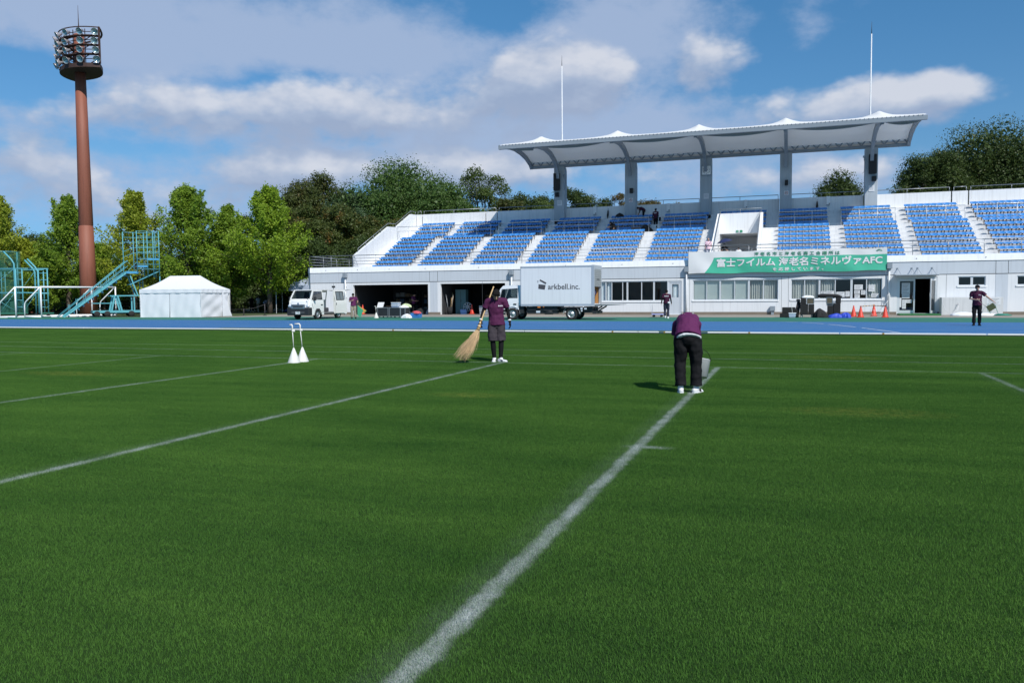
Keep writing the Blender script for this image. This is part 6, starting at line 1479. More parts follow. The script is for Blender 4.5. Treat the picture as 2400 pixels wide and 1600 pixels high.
# ------------------------------------------------------------ trees
BARK = mat('bark', (0.085, 0.065, 0.05), 0.95, 0.3, 3, bump=.5, bscale=14); BARKD = mat('bark_dark', (0.04, 0.032, 0.026), 0.95, 0.3, 3)
def leafmat(name, lo, hi, tr=.35, warm=None, rough=.5):
    m = bpy.data.materials.new(name); m.use_nodes = True; t = m.node_tree; b = t.nodes['Principled BSDF']
    b.inputs['Roughness'].default_value = rough; b.inputs['Specular IOR Level'].default_value = .3
    ge = N(t, 'ShaderNodeNewGeometry'); tcx = N(t, 'ShaderNodeTexCoord')
    nz = N(t, 'ShaderNodeTexNoise', i_Scale=.45, i_Detail=4.0); t.links.new(tcx.outputs['Object'], nz.inputs['Vector'])
    f = math_node(t, 'MULTIPLY_ADD', ge.outputs['Random Per Island'], .6, math_node(t, 'MULTIPLY_ADD', nz.outputs[0], 1.5, -.55), clamp=True)
    mx_ = N(t, 'ShaderNodeMix', data_type='RGBA'); t.links.new(f, mx_.inputs['Factor']); mx_.inputs['A'].default_value = (*lo, 1); mx_.inputs['B'].default_value = (*hi, 1)
    c = mx_.outputs['Result']
    if warm:
        n2 = N(t, 'ShaderNodeTexNoise', i_Scale=.7, i_Detail=3.0); mp = N(t, 'ShaderNodeMapping'); mp.inputs['Location'].default_value = (7, 3, 1); t.links.new(tcx.outputs['Object'], mp.inputs[0]); t.links.new(mp.outputs[0], n2.inputs['Vector'])
        f2 = math_node(t, 'MULTIPLY_ADD', n2.outputs[0], 4.0, -2.0, clamp=True); f2 = math_node(t, 'MULTIPLY', f2, math_node(t, 'GREATER_THAN', ge.outputs['Random Per Island'], .35))
        m3 = N(t, 'ShaderNodeMix', data_type='RGBA'); t.links.new(f2, m3.inputs['Factor']); t.links.new(c, m3.inputs['A']); m3.inputs['B'].default_value = (*warm, 1); c = m3.outputs['Result']
    t.links.new(c, b.inputs['Base Color'])
    tl = N(t, 'ShaderNodeBsdfTranslucent'); t.links.new(c, tl.inputs[0]); ms = N(t, 'ShaderNodeMixShader'); ms.inputs[0].default_value = tr
    t.links.new(b.outputs[0], ms.inputs[1]); t.links.new(tl.outputs[0], ms.inputs[2]); t.links.new(ms.outputs[0], t.nodes['Material Output'].inputs[0])
    return m
def leaves(name, C_, size, mm, parent, r, out=None, outw=0.0):
    "many small bent leaf faces at the points C_ (world), turned every way or partly outwards"
    n = len(C_); nr = r.normal(size=(n, 3)); nr /= np.linalg.norm(nr, axis=1)[:, None] + 1e-9
    if out is not None: nr = nr * (1 - outw) + out * outw; nr /= np.linalg.norm(nr, axis=1)[:, None] + 1e-9
    a = np.cross(nr, r.normal(size=(n, 3))); a /= np.linalg.norm(a, axis=1)[:, None] + 1e-9
    b = np.cross(nr, a); s = (size * (.6 + .8 * r.random(n)))[:, None]
    V = np.stack([C_ - a * s * .5, C_ - b * s * .28 + nr * s * .06, C_ + a * s * .5, C_ + b * s * .28 + nr * s * .06], 1).reshape(-1, 3)
    me = bpy.data.meshes.new(name); loc = np.array(parent.location); V = (V - loc).astype(np.float32)
    me.vertices.add(4 * n); me.vertices.foreach_set('co', V.ravel())
    me.loops.add(4 * n); me.loops.foreach_set('vertex_index', np.arange(4 * n, dtype=np.int32))
    me.polygons.add(n); me.polygons.foreach_set('loop_start', np.arange(n, dtype=np.int32) * 4); me.polygons.foreach_set('loop_total', np.full(n, 4, dtype=np.int32))
    me.materials.append(mm); me.update(calc_edges=True); me.validate()
    o = bpy.data.objects.new(name, me); COL.objects.link(o); o.parent = parent; return o
def curve_pts(p, d, L, bend, k, r, wig=.12):
    P = [np.array(p, float)]; d = np.array(d, float)
    for i in range(k):
        d = d + np.array([0, 0, bend / k]) + r.normal(size=3) * wig / k ** .5; d /= np.linalg.norm(d); P.append(P[-1] + d * L / k)
    return P
GINK = [leafmat('ginkgo_leaf', (.17, .28, .02), (.32, .45, .038), .45), leafmat('ginkgo_leaf_green', (.12, .23, .024), (.30, .42, .044), .45), leafmat('ginkgo_leaf_yellow', (.19, .26, .02), (.43, .48, .05), .45)]
def ginkgo(loc, h, rad, lab, seed, n=15000, mi=0, spikes=4, low=.16):
    n = int(n * 1.7); rad *= 1.18
    r = np.random.default_rng(seed); t_ = thing('ginkgo_tree', lab, 'tree', loc, 0, 'ginkgo trees behind the track')
    lx, ly = loc[0], loc[1]; tr = MB(); pts = []
    trunk = curve_pts((lx, ly, 0), (0, 0, 1), h * .93, 0, 8, r, .03)
    tr.tube([Vector(p) for p in trunk], [.26 * h / 12 * (1 - .88 * i / 8) for i in range(9)], 9)
    tip = [trunk[-1] + np.array([0, 0, h * .02])]
    def feather(P, spread, cnt, t0=.12):
        P = np.array(P); k = len(P) - 1
        for _ in range(cnt):
            t = t0 + (1 - t0) * r.random() ** .8; i = min(int(t * k), k - 1); f = t * k - i
            pts.append(P[i] * (1 - f) + P[i + 1] * f + r.normal(size=3) * spread * (1.15 - .6 * t))
    feather(trunk, .28, int(n * .05), .7)
    nb = 64; per = int(n * .93 / nb)
    for b in range(nb):
        t = low + (.90 - low) * (b + r.random()) / nb; az = b * 2.399 + r.normal() * .4
        u = (t - low) / (1 - low)
        prof = (min(1.0, .62 + 1.6 * u) if u < .25 else 1.0 * (1 - ((u - .25) / .78) ** .78)) + .05
        L = rad * prof * (.75 + .5 * r.random())
        el = R(12 + 50 * u + r.normal() * 9)
        i = min(int(t / .93 * 8), 7); f = t / .93 * 8 - i; p0 = trunk[i] * (1 - f) + trunk[i + 1] * f
        d = (math.cos(az) * math.cos(el), math.sin(az) * math.cos(el), math.sin(el))
        P = curve_pts(p0, d, L, .35, 6, r, .22)
        tr.tube([Vector(p) for p in P], [.055 * (1 - .85 * j / 6) * h / 12 for j in range(7)], 5)
        feather(P, .20 + .045 * L, int(per * .6), .2)
        for s in range(3):
            j = 1 + int(r.random() * 4); d2 = np.array(P[min(j + 1, 6)]) - P[j]; d2 = d2 / np.linalg.norm(d2) + r.normal(size=3) * .55; d2[2] += .25
            Q = curve_pts(P[j], d2 / np.linalg.norm(d2), L * .42, .2, 3, r, .2); feather(Q, .17, int(per * .4 / 3), .1)
    for s in range(spikes + 3):
        az = r.random() * 6.28; p0 = trunk[5] + r.normal(size=3) * .2; el = R(64 + 16 * r.random())
        P = curve_pts(p0, (math.cos(az) * math.cos(el), math.sin(az) * math.cos(el), math.sin(el)), h * (.27 + .12 * r.random()), .15, 5, r, .1)
        tr.tube([Vector(p) for p in P], [.04 * (1 - .8 * j / 5) for j in range(6)], 5); feather(P, .20, 330, .15)
    tr.build('trunk', BARK, t_)
    leaves('crown', np.array(pts), .215, GINK[mi], t_, r)
    return t_
def ptree(x, y, d): p = at(x, y, d); return (p.x, p.y, 0.0), p.z
def G(x, ytop, d, rad, lab, seed, **k): loc, h = ptree(x, ytop, d); return ginkgo(loc, h, rad, lab, seed, **k)
G(-12, 452, 77, 3.6, 'leftmost yellow green ginkgo behind the green cage', 11, mi=2); G(60, 560, 80, 2.8, 'low yellow green ginkgo right of the leftmost tall one', 19, mi=2, n=9000, spikes=1)
G(152, 452, 78, 3.0, 'tall ginkgo left of the floodlight pole with two leafy spikes', 12, mi=1, n=15000)
G(308, 436, 76, 3.7, 'spreading pale ginkgo with open limbs right of the floodlight pole', 13, mi=2, n=12500, spikes=6)
G(436, 424, 76, 3.9, 'tall green ginkgo with several spikes above the white tent', 14, mi=1, n=17000, spikes=6); G(532, 474, 77, 2.9, 'smaller ginkgo between the two tall ones above the tent', 15, mi=1, n=13000)
G(626, 428, 74, 3.9, 'bright yellow green ginkgo left of the grandstand', 16, mi=0, n=21000, spikes=3)
G(240, 570, 80, 3.2, 'low ginkgo behind the turquoise stand', 17, mi=1, n=9000, spikes=1); G(100, 600, 78, 2.8, 'low ginkgo behind the white goals', 18, mi=1, n=9000, spikes=1)
G(500, 560, 79, 3.6, 'low dark ginkgo right behind the white tent', 20, mi=1, n=10000, spikes=1)

BL = {'oak': leafmat('leaf_dark_green', (.034, .062, .015), (.084, .122, .029), .3), 'camphor': leafmat('leaf_camphor', (.042, .095, .020), (.105, .175, .040), .3), 'blue': leafmat('leaf_blue_green', (.040, .080, .032), (.085, .135, .055), .3),
      'brown': leafmat('leaf_brown_green', (.042, .064, .016), (.098, .120, .030), .3, warm=(.12, .085, .024)), 'autumn': leafmat('leaf_autumn', (.048, .076, .017), (.100, .128, .028), .3, warm=(.19, .095, .02)),
      'rust': leafmat('leaf_rust', (.075, .070, .018), (.15, .115, .03), .3, warm=(.17, .085, .03)), 'light': leafmat('leaf_mid_green', (.045, .085, .018), (.11, .15, .032), .3)}
def broad(x, ytop, d, rad, lab, seed, kind='oak', n=12000, zlow=.12, lobes=30, size=.30, squash=1.0, sparse=0.0, name='broadleaf_tree', grp='trees behind the grandstand', flat=.75):
    loc, h = ptree(x, ytop, d); r = np.random.default_rng(seed); t_ = thing(name, lab, 'tree', loc, 0, grp)
    lx, ly = loc[0], loc[1]; zc = h * (zlow + (1 - zlow) * .5); rz = h * (1 - zlow) * .5; tr = MB()
    tb = [np.array([lx, ly, 0]), np.array([lx + r.normal() * .15, ly, h * .3]), np.array([lx + r.normal() * .25, ly, h * .6])]
    tr.tube([Vector(p) for p in tb], [.022 * h, .017 * h, .010 * h], 9)
    C_, O_, LB, IN = [], [], [], []
    n = int(n * 2.0); size *= .78; per = n // lobes
    for i in range(lobes):
        zz = 1 - 2 * (i + .5) / lobes; ph = i * 2.399 + r.normal() * .3; q = math.sqrt(max(0, 1 - zz * zz))
        sc_ = .70 + .16 * r.random() if r.random() > .25 else .42
        # dome: full shoulders, flat underside
        lc = np.array([lx + rad * sc_ * q * math.cos(ph), ly + rad * sc_ * q * math.sin(ph), zc + rz * sc_ * (zz if zz > 0 else zz * flat) * 1.02])
        lr = rad * (.30 + .13 * r.random()); lrz = min(lr * .85, rz * .42)
        LB.append((lc, lr, lrz)); e = tb[1] + (tb[2] - tb[1]) * r.random()
        tr.tube([Vector(e), Vector((e + lc) / 2 + r.normal(size=3) * .3 + np.array([0, 0, -.2])), Vector(lc)], [.006 * h, .004 * h, .0015 * h], 5)
        m_ = int(per * (1 - sparse * r.random()))
        v = r.normal(size=(m_, 3)); v /= np.linalg.norm(v, axis=1)[:, None]; v[:, 2] = np.where(v[:, 2] < -.35, -v[:, 2], v[:, 2])
        rr_ = (.62 + .36 * r.random(m_) ** .6)[:, None] * (1 + .22 * np.sin(v[:, :1] * 7 + i) * np.cos(v[:, 1:2] * 6 + i))
        # small tufts on the lobe surface
        tuft = r.normal(size=(m_, 3)) * .10 * lr
        C_.append(lc + v * rr_ * np.array([lr, lr, lrz]) + tuft); O_.append(v)
    for lc_, lr_, lz_ in LB:      # dense inner foliage of each clump
        m_ = int(per * .30); v = r.normal(size=(m_, 3)); v /= np.linalg.norm(v, axis=1)[:, None]
        IN.append(lc_ + v * (.75 * r.random(m_) ** .5)[:, None] * np.array([lr_, lr_, lz_]))
    tr.build('trunk', BARKD, t_)
    leaves('crown', np.concatenate(C_), size, BL[kind], t_, r, np.concatenate(O_), .45)
    leaves('inner_crown', np.concatenate(IN), size * (1.0 if sparse > .3 else 2.4), BL[kind], t_, r)
    return t_
broad(735, 402, 92, 5.0, 'dark brown green tree rising behind the bright ginkgo', 31, 'brown', 15000, .1, 40, .26); broad(690, 430, 90, 3.6, 'dark tree crown just behind the bright ginkgo top', 32, 'brown', 9000, .1, 24, .26)
broad(935, 392, 95, 8.0, 'largest rounded green tree above the stand left end', 33, 'camphor', 34000, .1, 76, .27); broad(1040, 432, 92, 4.8, 'rounded green tree on the right shoulder of the largest one', 34, 'camphor', 13000, .1, 32, .27)
broad(822, 436, 90, 4.5, 'blue green tree between the dark and the largest tree', 35, 'blue', 13000, .1, 34, .26); broad(975, 470, 88, 3.4, 'low green tree tucked under the largest one', 46, 'camphor', 10000, .1, 26, .25)
broad(705, 478, 82, 3.3, 'orange tinged tree right beside the bright ginkgo', 36, 'autumn', 12000, .05, 30, .22); broad(790, 470, 81, 3.4, 'rust flecked tree in the middle of the dark wood', 37, 'autumn', 13000, .05, 30, .22)
broad(880, 492, 80, 3.4, 'olive tree with rust tips nearest the stand side wall', 38, 'autumn', 13000, .05, 30, .22); broad(950, 500, 84, 3.0, 'brownish tree peeping over the stand corner', 39, 'autumn', 10000, .05, 26, .22)
broad(745, 545, 78, 3.2, 'low dark green tree under the orange tinged tree', 40, 'oak', 11000, .0, 28, .22); broad(835, 560, 78, 3.0, 'low dark green tree left of the stand side wall', 41, 'oak', 10000, .0, 28, .22); broad(675, 570, 82, 3.0, 'low dark tree behind the bright ginkgo trunk', 42, 'oak', 9000, .0, 24, .22)
broad(560, 498, 90, 3.2, 'dark tree between the ginkgos above the white tent', 43, 'brown', 9000, .0, 26, .24); broad(480, 590, 92, 5.5, 'dark low wood tree behind the white tent', 44, 'oak', 9000, .0, 26, .28); broad(590, 610, 92, 4.5, 'dark low wood tree behind the bright ginkgo', 45, 'oak', 9000, .0, 26, .28)
broad(60, 545, 95, 4.0, 'dark tree in the gap between the two leftmost ginkgos', 47, 'oak', 9000, .0, 24, .28); broad(215, 640, 93, 5.0, 'dark low wood tree behind the floodlight pole', 48, 'oak', 8000, .0, 24, .28); broad(345, 640, 94, 5.0, 'dark low wood tree behind the turquoise tower', 49, 'oak', 8000, .0, 24, .28); broad(120, 660, 95, 5.0, 'dark low wood tree behind the goals', 50, 'oak', 8000, .0, 24, .28)
broad(1132, 380, 104, 3.5, 'tall loose green tree standing alone above the stand back wall', 51, 'light', 9000, .25, 34, .30, sparse=.6)
broad(1235, 428, 106, 4.2, 'dark olive tree left of the leftmost roof column', 52, 'oak', 12000, .1, 32, .26); broad(1195, 452, 100, 3.2, 'low olive tree right of the tall loose one', 53, 'brown', 9000, .1, 26, .26); broad(1335, 426, 106, 4.0, 'dark olive tree right of the leftmost roof column', 54, 'oak', 12000, .1, 32, .26); broad(1285, 462, 96, 3.4, 'low fresh green tree behind the leftmost roof column', 55, 'light', 10000, .1, 28, .24); broad(1405, 462, 106, 3.0, 'low dark tree sloping down from the olive ones', 60, 'oak', 9000, .1, 24, .26)
broad(1447, 440, 104, 1.9, 'thin rust brown tree with airy top left of second roof column', 56, 'rust', 3200, .3, 26, .24, sparse=.7); broad(1520, 456, 104, 3.2, 'rust brown tree right of the second roof column', 57, 'rust', 9000, .1, 28, .24); broad(1585, 456, 104, 2.2, 'sparse rust brown tree nearest the clock column', 58, 'rust', 4500, .2, 24, .24, sparse=.6); broad(1455, 478, 100, 3.0, 'low brown tree behind the second roof column', 59, 'brown', 8000, .1, 24, .24)
broad(1960, 406, 110, 4.6, 'dark round tree seen left of the rightmost roof column', 61, 'oak', 22000, .1, 90, .26)
broad(2325, 298, 100, 7.6, 'big dark tree at the right edge above the stand wall', 62, 'oak', 30000, .25, 70, .27); broad(2190, 338, 98, 4.8, 'dark spreading tree left of the big one on the right', 63, 'oak', 17000, .25, 46, .26); broad(2150, 400, 96, 3.4, 'lower dark limb tree next to the rightmost roof column', 64, 'oak', 8000, .3, 26, .25, sparse=.4); broad(2480, 310, 100, 6.0, 'dark tree just cut by the right picture edge', 65, 'oak', 14000, .2, 40, .28); broad(2085, 448, 96, 1.7, 'small feathery bush top over the wall beside rightmost column', 66, 'light', 1600, .5, 16, .22, sparse=.6)
# dark undergrowth under the trees on the left
r = np.random.default_rng(77); P = []
for i in range(26000):
    x = r.uniform(-40, 720); d = r.uniform(84, 92); p = gnd(x, d); P.append((p.x, p.y, abs(r.normal()) * .9 + .1 + .5 * (1 + math.sin(x * .11)) * r.random()))
ug = bpy.data.objects.new('undergrowth_base', None)
class _L: location = (0, 0, 0)
o_ = None
def stuff_leaves(name, pts_, size, mm, lab):
    dummy = bpy.data.objects.new('tmp', None); COL.objects.link(dummy); o = leaves(name, pts_, size, mm, dummy, r); o.parent = None; bpy.data.objects.remove(dummy); tag(o, lab, 'undergrowth', kind='stuff'); return o
bpy.data.objects.remove(ug)
stuff_leaves('undergrowth', np.array(P), .32, BL['oak'], 'dark shrubs and undergrowth below the trees on the left')
bk_ = thing('brick_shed', 'low red brick shed half hidden behind the green cage', 'shed', gnd(90, 88))
a_, b_ = gnd(55, 88), gnd(140, 90); m = MB(); nv_ = Vector((-(b_ - a_).y, (b_ - a_).x, 0)).normalized() * 3
m._add([a_, b_, b_ + nv_, a_ + nv_] + [q + Vector((0, 0, 2.5)) for q in (a_, b_, b_ + nv_, a_ + nv_)], [(0, 1, 2, 3), (7, 6, 5, 4), (0, 4, 5, 1), (1, 5, 6, 2), (2, 6, 7, 3), (3, 7, 4, 0)])
m.build('wall', mat('brick_red', (.24, .085, .06), .9, .25, 2), bk_)
m = MB(); c_ = (a_ + b_ + nv_) / 2; m._add([a_ - nv_ * .15 + Vector((0, 0, 2.5)), b_ - nv_ * .15 + Vector((0, 0, 2.5)), b_ + nv_ * 1.15 + Vector((0, 0, 2.9)), a_ + nv_ * 1.15 + Vector((0, 0, 2.9))] + [q + Vector((0, 0, .15)) for q in (a_ - nv_ * .15 + Vector((0, 0, 2.5)), b_ - nv_ * .15 + Vector((0, 0, 2.5)), b_ + nv_ * 1.15 + Vector((0, 0, 2.9)), a_ + nv_ * 1.15 + Vector((0, 0, 2.9)))], [(0, 1, 2, 3), (7, 6, 5, 4), (0, 4, 5, 1), (1, 5, 6, 2), (2, 6, 7, 3), (3, 7, 4, 0)]); m.build('roof', FEN, bk_)
# ------------------------------------------------------------ small things in front of the stand
CONE_R = mat('cone_red', (0.62, 0.045, 0.022), 0.5, 0.06, 4); CONE_W = mat('cone_white', (0.76, 0.75, 0.71), 0.5, 0.05, 3)
CASEK = mat('case_black', (0.020, 0.022, 0.026), 0.45, 0.2, 2); CLOTHK = mat('bag_black', (0.014, 0.014, 0.015), 0.9, 0.2, 4, bump=.5, bscale=7)
CRATEB = mat('plastic_clear', (0.50, 0.56, 0.68), 0.3, 0.08, 3); GREYP = mat('plastic_grey', (0.34, 0.36, 0.40), 0.5, 0.06)
def cone(x, y, lab, h=.7, z=0.0):
    t_ = thing('traffic_cone', lab, 'cone', (x, y, z), 0, 'red traffic cones')
    m = MB(); m.lathe([(.19, .03), (.165, .05), (.03, h - .02), (.02, h), (0, h)], (x, y, z), 20); m.build('cone_body', CONE_R, t_)
    m = MB(); m.bbox(x - .2, y - .2, z, x + .2, y + .2, z + .03, .012); m.build('base', CONE_R, t_)
cone(3.85, 52.7, 'front left red cone of the three holding the striped bars'); cone(3.55, 54.1, 'red cone half hidden behind the front left one'); cone(4.85, 55.9, 'red cone at the wall end of the striped bars', .74); cone(5.2, 52.75, 'front right red cone left of the downpipe')
cone(-34.05, 60.0, 'red cone inside the garage near its left jamb', .80, .012); cone(-30.8, 60.4, 'small red cone behind the black cases in the garage', .7, .012); cone(-24.4, 60.5, 'red cone in the right hand garage behind the man with the broom', .8, .012)
for (a, b, lab) in (((3.85, 52.7), (4.85, 55.9), 'striped yellow and black bar on the left of the red cones'), ((4.85, 55.9), (5.2, 52.75), 'striped yellow and black bar on the right of the red cones')):
    t_ = thing('cone_bar', lab, 'bar', (a[0], a[1], .64), 0, 'striped bars between the cones')
    A_, B_ = Vector((*a, .655)), Vector((*b, .675)); m = MB(); n = 9
    for i in range(n): m.tube([A_.lerp(B_, i / n), A_.lerp(B_, (i + 1) / n)], .02, 8, m=i % 2)
    m.build('bar', [mat('bar_yellow', (.65, .35, .02), .5), CBLK], t_)
    m = MB(); 
    for p in (A_, B_): m.lathe([(.05, -.01), (.065, -.01), (.065, .015), (.05, .015), (.05, -.01)], p, 14)
    m.build('ring', CBLK, t_)
# white line-marking cones with cranked handles
def marker(x, y, lab, hh, lean_, crank, rz=0.0, sc_=1.0, z=0.0):
    t_ = thing('line_marker', lab, 'marker', (x, y, z), rz, 'white cone shaped line markers')
    m = MB(); m.lathe([(.170 * sc_, .0), (.172 * sc_, .008), (.02, .395 * sc_), (.012, .41 * sc_), (0, .41 * sc_)], (0, 0, 0), 28); m.lathe([(0, .012), (.165 * sc_, .010), (.170 * sc_, 0)], (0, 0, 0), 28); m.build('hood', CONE_W, t_, world=False)
    m = MB(); tp = Vector((lean_, 0, hh)); m.tube([(0, 0, .38 * sc_), tp], .009, 8); m.build('stem', CONE_W, t_, world=False)
    m = MB(); m.tube([tp - Vector((0, 0, .06)), tp + Vector((0, 0, .06)), tp + Vector((-.02 * crank, 0, .09)), tp + Vector((-.12 * crank, .0, .085))], .016, 8); m.bbox(tp.x - .01, -.02, tp.z - .07, tp.x + .055, .02, tp.z - .02, .008); m.build('handle', CONE_W, t_, world=False)
marker(-10.45, 15.33, 'white line marker cone standing in front of its twin on the field', .76, -.02, .5, YAW, .82); marker(-10.42, 15.62, 'white line marker cone behind, with the longer cranked handle', .77, -.04, 1.0, YAW, .82)
marker(-27.05, 49.5, 'white line marker cone left of the black cases', .72, -.03, .8, YAW, .95)
# stage cases in front of the left garage
def case(x0, x1, y0, y1, z0, z1, lab, grp, wheels=True, frame=True, mm=None):
    t_ = thing('flight_case', lab, 'case', ((x0 + x1) / 2, (y0 + y1) / 2, z0), 0, grp)
    b0 = z0 + (.12 if wheels else 0)
    m = MB(); m.bbox(x0, y0, b0, x1, y1, z1, .02); m.build('shell', mm or CASEK, t_)
    if frame:
        m = MB()
        for x in (x0, x1):
            for y in (y0, y1): m.beam((x, y, b0), (x, y, z1), .035, .035)
        for z in (b0, z1):
            for y in (y0, y1): m.beam((x0, y, z), (x1, y, z), .03, .03)
            for x in (x0, x1): m.beam((x, y0, z), (x, y1, z), .03, .03)
        m.build('edging', RAILM, t_)
    if wheels:
        for x in (x0 + .1, x1 - .1):
            for y in (y0 + .08, y1 - .08):
                m = MB(); m.lathe([(0, -.02), (.05, -.02), (.055, 0), (.05, .02), (0, .02)], (x, y, z0 + .055), 12, Matrix.Rotation(R(90), 3, 'X')); m.beam((x, y, z0 + .06), (x, y, b0), .04, .03); m.build('castor', [RAILM], t_)
    return t_
g_ = 'black cases in front of the left garage'
case(-27.15, -26.35, 49.9, 50.6, 0, .70, 'left black case on castors with a clear plastic cover', g_); case(-26.25, -25.42, 49.9, 50.6, 0, .70, 'middle black case on castors with a round mark', g_); case(-25.38, -25.05, 49.9, 50.6, 0, .68, 'narrow black case with white cloth at the right end', g_)
def tub(x0, x1, y0, y1, z0, z1, lab, mm, lidm=None, grp=None):
    t_ = thing('storage_box', lab, 'box', ((x0 + x1) / 2, (y0 + y1) / 2, z0), 0, grp)
    m = MB(); k = .03; vs = [(x0 + k, y0 + k, z0), (x1 - k, y0 + k, z0), (x1 - k, y1 - k, z0), (x0 + k, y1 - k, z0), (x0, y0, z1), (x1, y0, z1), (x1, y1, z1), (x0, y1, z1)]
    m._add(vs, [(0, 3, 2, 1), (0, 1, 5, 4), (1, 2, 6, 5), (2, 3, 7, 6), (3, 0, 4, 7), (4, 5, 6, 7)])
    for i in range(1, 3): zz = z0 + (z1 - z0) * i / 3; m.box(x0 - .004, y0 - .006, zz, x1 + .004, y1 + .006, zz + .012)
    m.build('body', mm, t_)
    m = MB(); m.bbox(x0 - .02, y0 - .02, z1, x1 + .02, y1 + .02, z1 + .04, .012); m.build('lid', lidm or CWHT, t_)
tub(-26.15, -25.65, 50.0, 50.45, .71, .86, 'lower clear plastic box on the middle black case', CRATEB, None, 'clear plastic boxes'); tub(-26.15, -25.65, 50.0, 50.45, .905, 1.02, 'upper clear plastic box on the middle black case', CRATEB, None, 'clear plastic boxes')
def heap(x, y, z, rx, ry, rz_, lab, mm, cat='bag', name='cloth_bag', seed=1, fold=.18):
    r = random.Random(seed); t_ = MB(); ph = [r.uniform(0, 6.28) for _ in range(6)]
    def fn(u, v):
        a = 2 * math.pi * u; b = math.pi / 2 * (1 - v); c = math.cos(b) if v < 1 else 1.0
        q = 1 + fold * math.sin(3 * a + ph[0]) * c + fold * .6 * math.sin(7 * a + ph[1] + 3 * v) * c + fold * .4 * math.sin(11 * a + ph[2])
        return (x + rx * c * q * math.cos(a), y + ry * c * q * math.sin(a), z + rz_ * math.sin(b) * (1 + fold * .6 * math.sin(2 * a + ph[3])))
    t_.grid(lambda u, v: fn(u, 1 - v * 1.0), 40, 10); return tag(t_.build(name, mm, fixn=True), lab, cat)
heap(-25.3, 50.2, .70, .32, .22, .16, 'white crumpled cloth draped on the black cases', CWHT, 'cloth', 'cloth', 3); heap(-25.25, 50.45, .72, .36, .2, .24, 'pale green and yellow bag lying on the black cases', mat('cloth_lime', (.45, .52, .30), .8, .2, 4), 'bag', 'cloth_bag', 4)
heap(-24.75, 49.6, 0, .36, .25, .26, 'white plastic bag on the ground right of the black cases', CWHT, 'bag', 'plastic_bag', 5); heap(-24.2, 49.95, .30, .34, .22, .17, 'red and white bundle on top of the blue crate', mat('cloth_red', (.55, .08, .10), .8, .1), 'bag', 'cloth_bag', 6)
tub(-24.6, -23.95, 49.8, 50.3, 0, .34, 'blue crate holding coloured bottles right of the cases', mat('crate_blue', (.05, .22, .55), .5, .08), mat('crate_dark', (.06, .07, .06), .6))
heap(-28.6, 60.0, 0.012, .6, .4, .45, 'dark heap of gear inside the left garage by its right jamb', CLOTHK, 'bag', 'cloth_bag', 7); heap(-27.85, 59.9, .012, .3, .3, .5, 'grey sack leaning by the right jamb of the left garage', GREYP, 'sack', 'sack', 8)
nt_ = thing('notice_board', 'white slanted notice sheet standing in the left garage', 'sign', (-32.4, 59.8, .5))
m = MB(); m._add([(-32.6, 59.75, .55), (-32.05, 59.75, .57), (-31.98, 59.95, 1.0), (-32.55, 59.95, 1.0)] + [(-32.6, 59.78, .55), (-32.05, 59.78, .57), (-31.98, 59.98, 1.0), (-32.55, 59.98, 1.0)], [(0, 1, 2, 3), (7, 6, 5, 4), (0, 4, 5, 1), (1, 5, 6, 2), (2, 6, 7, 3), (3, 7, 4, 0)]); m.build('sheet', PAPER, nt_)
m = MB(); m.tube([(-32.5, 59.97, .0), (-32.4, 59.99, .98)], .015); m.tube([(-32.1, 59.97, .0), (-32.1, 59.99, .98)], .015); m.build('leg', RAILM, nt_)
# contents of the garages, in the dark
def shelf(x0, x1, y, h, lab, seed, mm):
    t_ = thing('storage_shelf', lab, 'shelf', ((x0 + x1) / 2, y, 0)); r = random.Random(seed)
    m = MB()
    for x in (x0, x1):
        for yy in (y, y + .5): m.box(x - .025, yy - .025, .012, x + .025, yy + .025, h)
    for z in np.linspace(.3, h - .03, 4): m.box(x0, y, z, x1, y + .5, z + .03)
    m.build('frame', mm, t_)
    for z in np.linspace(.3, h - .03, 4)[:3]:
        x = x0 + .1
        while x < x1 - .3: w_ = r.uniform(.25, .5); m = MB(); m.bbox(x, y + .05, z + .031, min(x + w_, x1 - .04), y + .45, z + r.uniform(.2, .42), .02); m.build('carton', [mat('carton%d' % i, c, .8) for i, c in enumerate(((.25, .17, .1), (.3, .3, .3), (.1, .14, .2)))][r.randrange(3)], t_); x += w_ + .06
shelf(-33.4, -31.2, 64.5, 2.0, 'dark storage shelf with cartons deep in the left garage', 3, FEN); shelf(-30.8, -28.4, 64.8, 1.9, 'second storage shelf deep in the left garage', 4, FEN); shelf(-24.6, -22.0, 63.8, 1.9, 'storage shelf with cartons deep in the right garage', 5, FEN)
bn = thing('wooden_bench', 'orange brown wooden bench inside the left garage', 'bench', (-31.4, 61.4, 0))
m = MB(); m.bbox(-32.5, 61.2, .62, -30.4, 61.7, .70, .015); m.build('seat', mat('bench_wood', (.26, .11, .04), .6, .2), bn)
for x in (-32.3, -30.6): m = MB(); m.box(x - .05, 61.25, .012, x + .05, 61.65, .62); m.build('leg', FEN, bn)
lk = thing('steel_locker', 'teal steel locker by the left wall of the right garage', 'locker', (-25.6, 61.0, 0))
m = MB(); m.bbox(-26.0, 60.9, .012, -25.1, 61.5, 2.0, .02); m.build('body', mat('locker_teal', (.09, .20, .22), .5, .1), lk); m = MB(); m.box(-25.56, 60.885, .1, -25.54, 60.9, 1.9); m.box(-25.52, 60.88, 1.0, -25.48, 60.9, 1.15); m.build('door_gap', DARK, lk)
st = thing('tool_bin', 'black bin of poles standing at the left jamb of the right garage', 'bin', (-25.95, 59.55, 0))
m = MB(); m.lathe([(0, .012), (.2, .012), (.23, .6), (.21, .6), (.19, .05), (0, .05)], (-25.95, 59.6, 0), 18); m.build('tub', CLOTHK, st)
rz2 = random.Random(9)
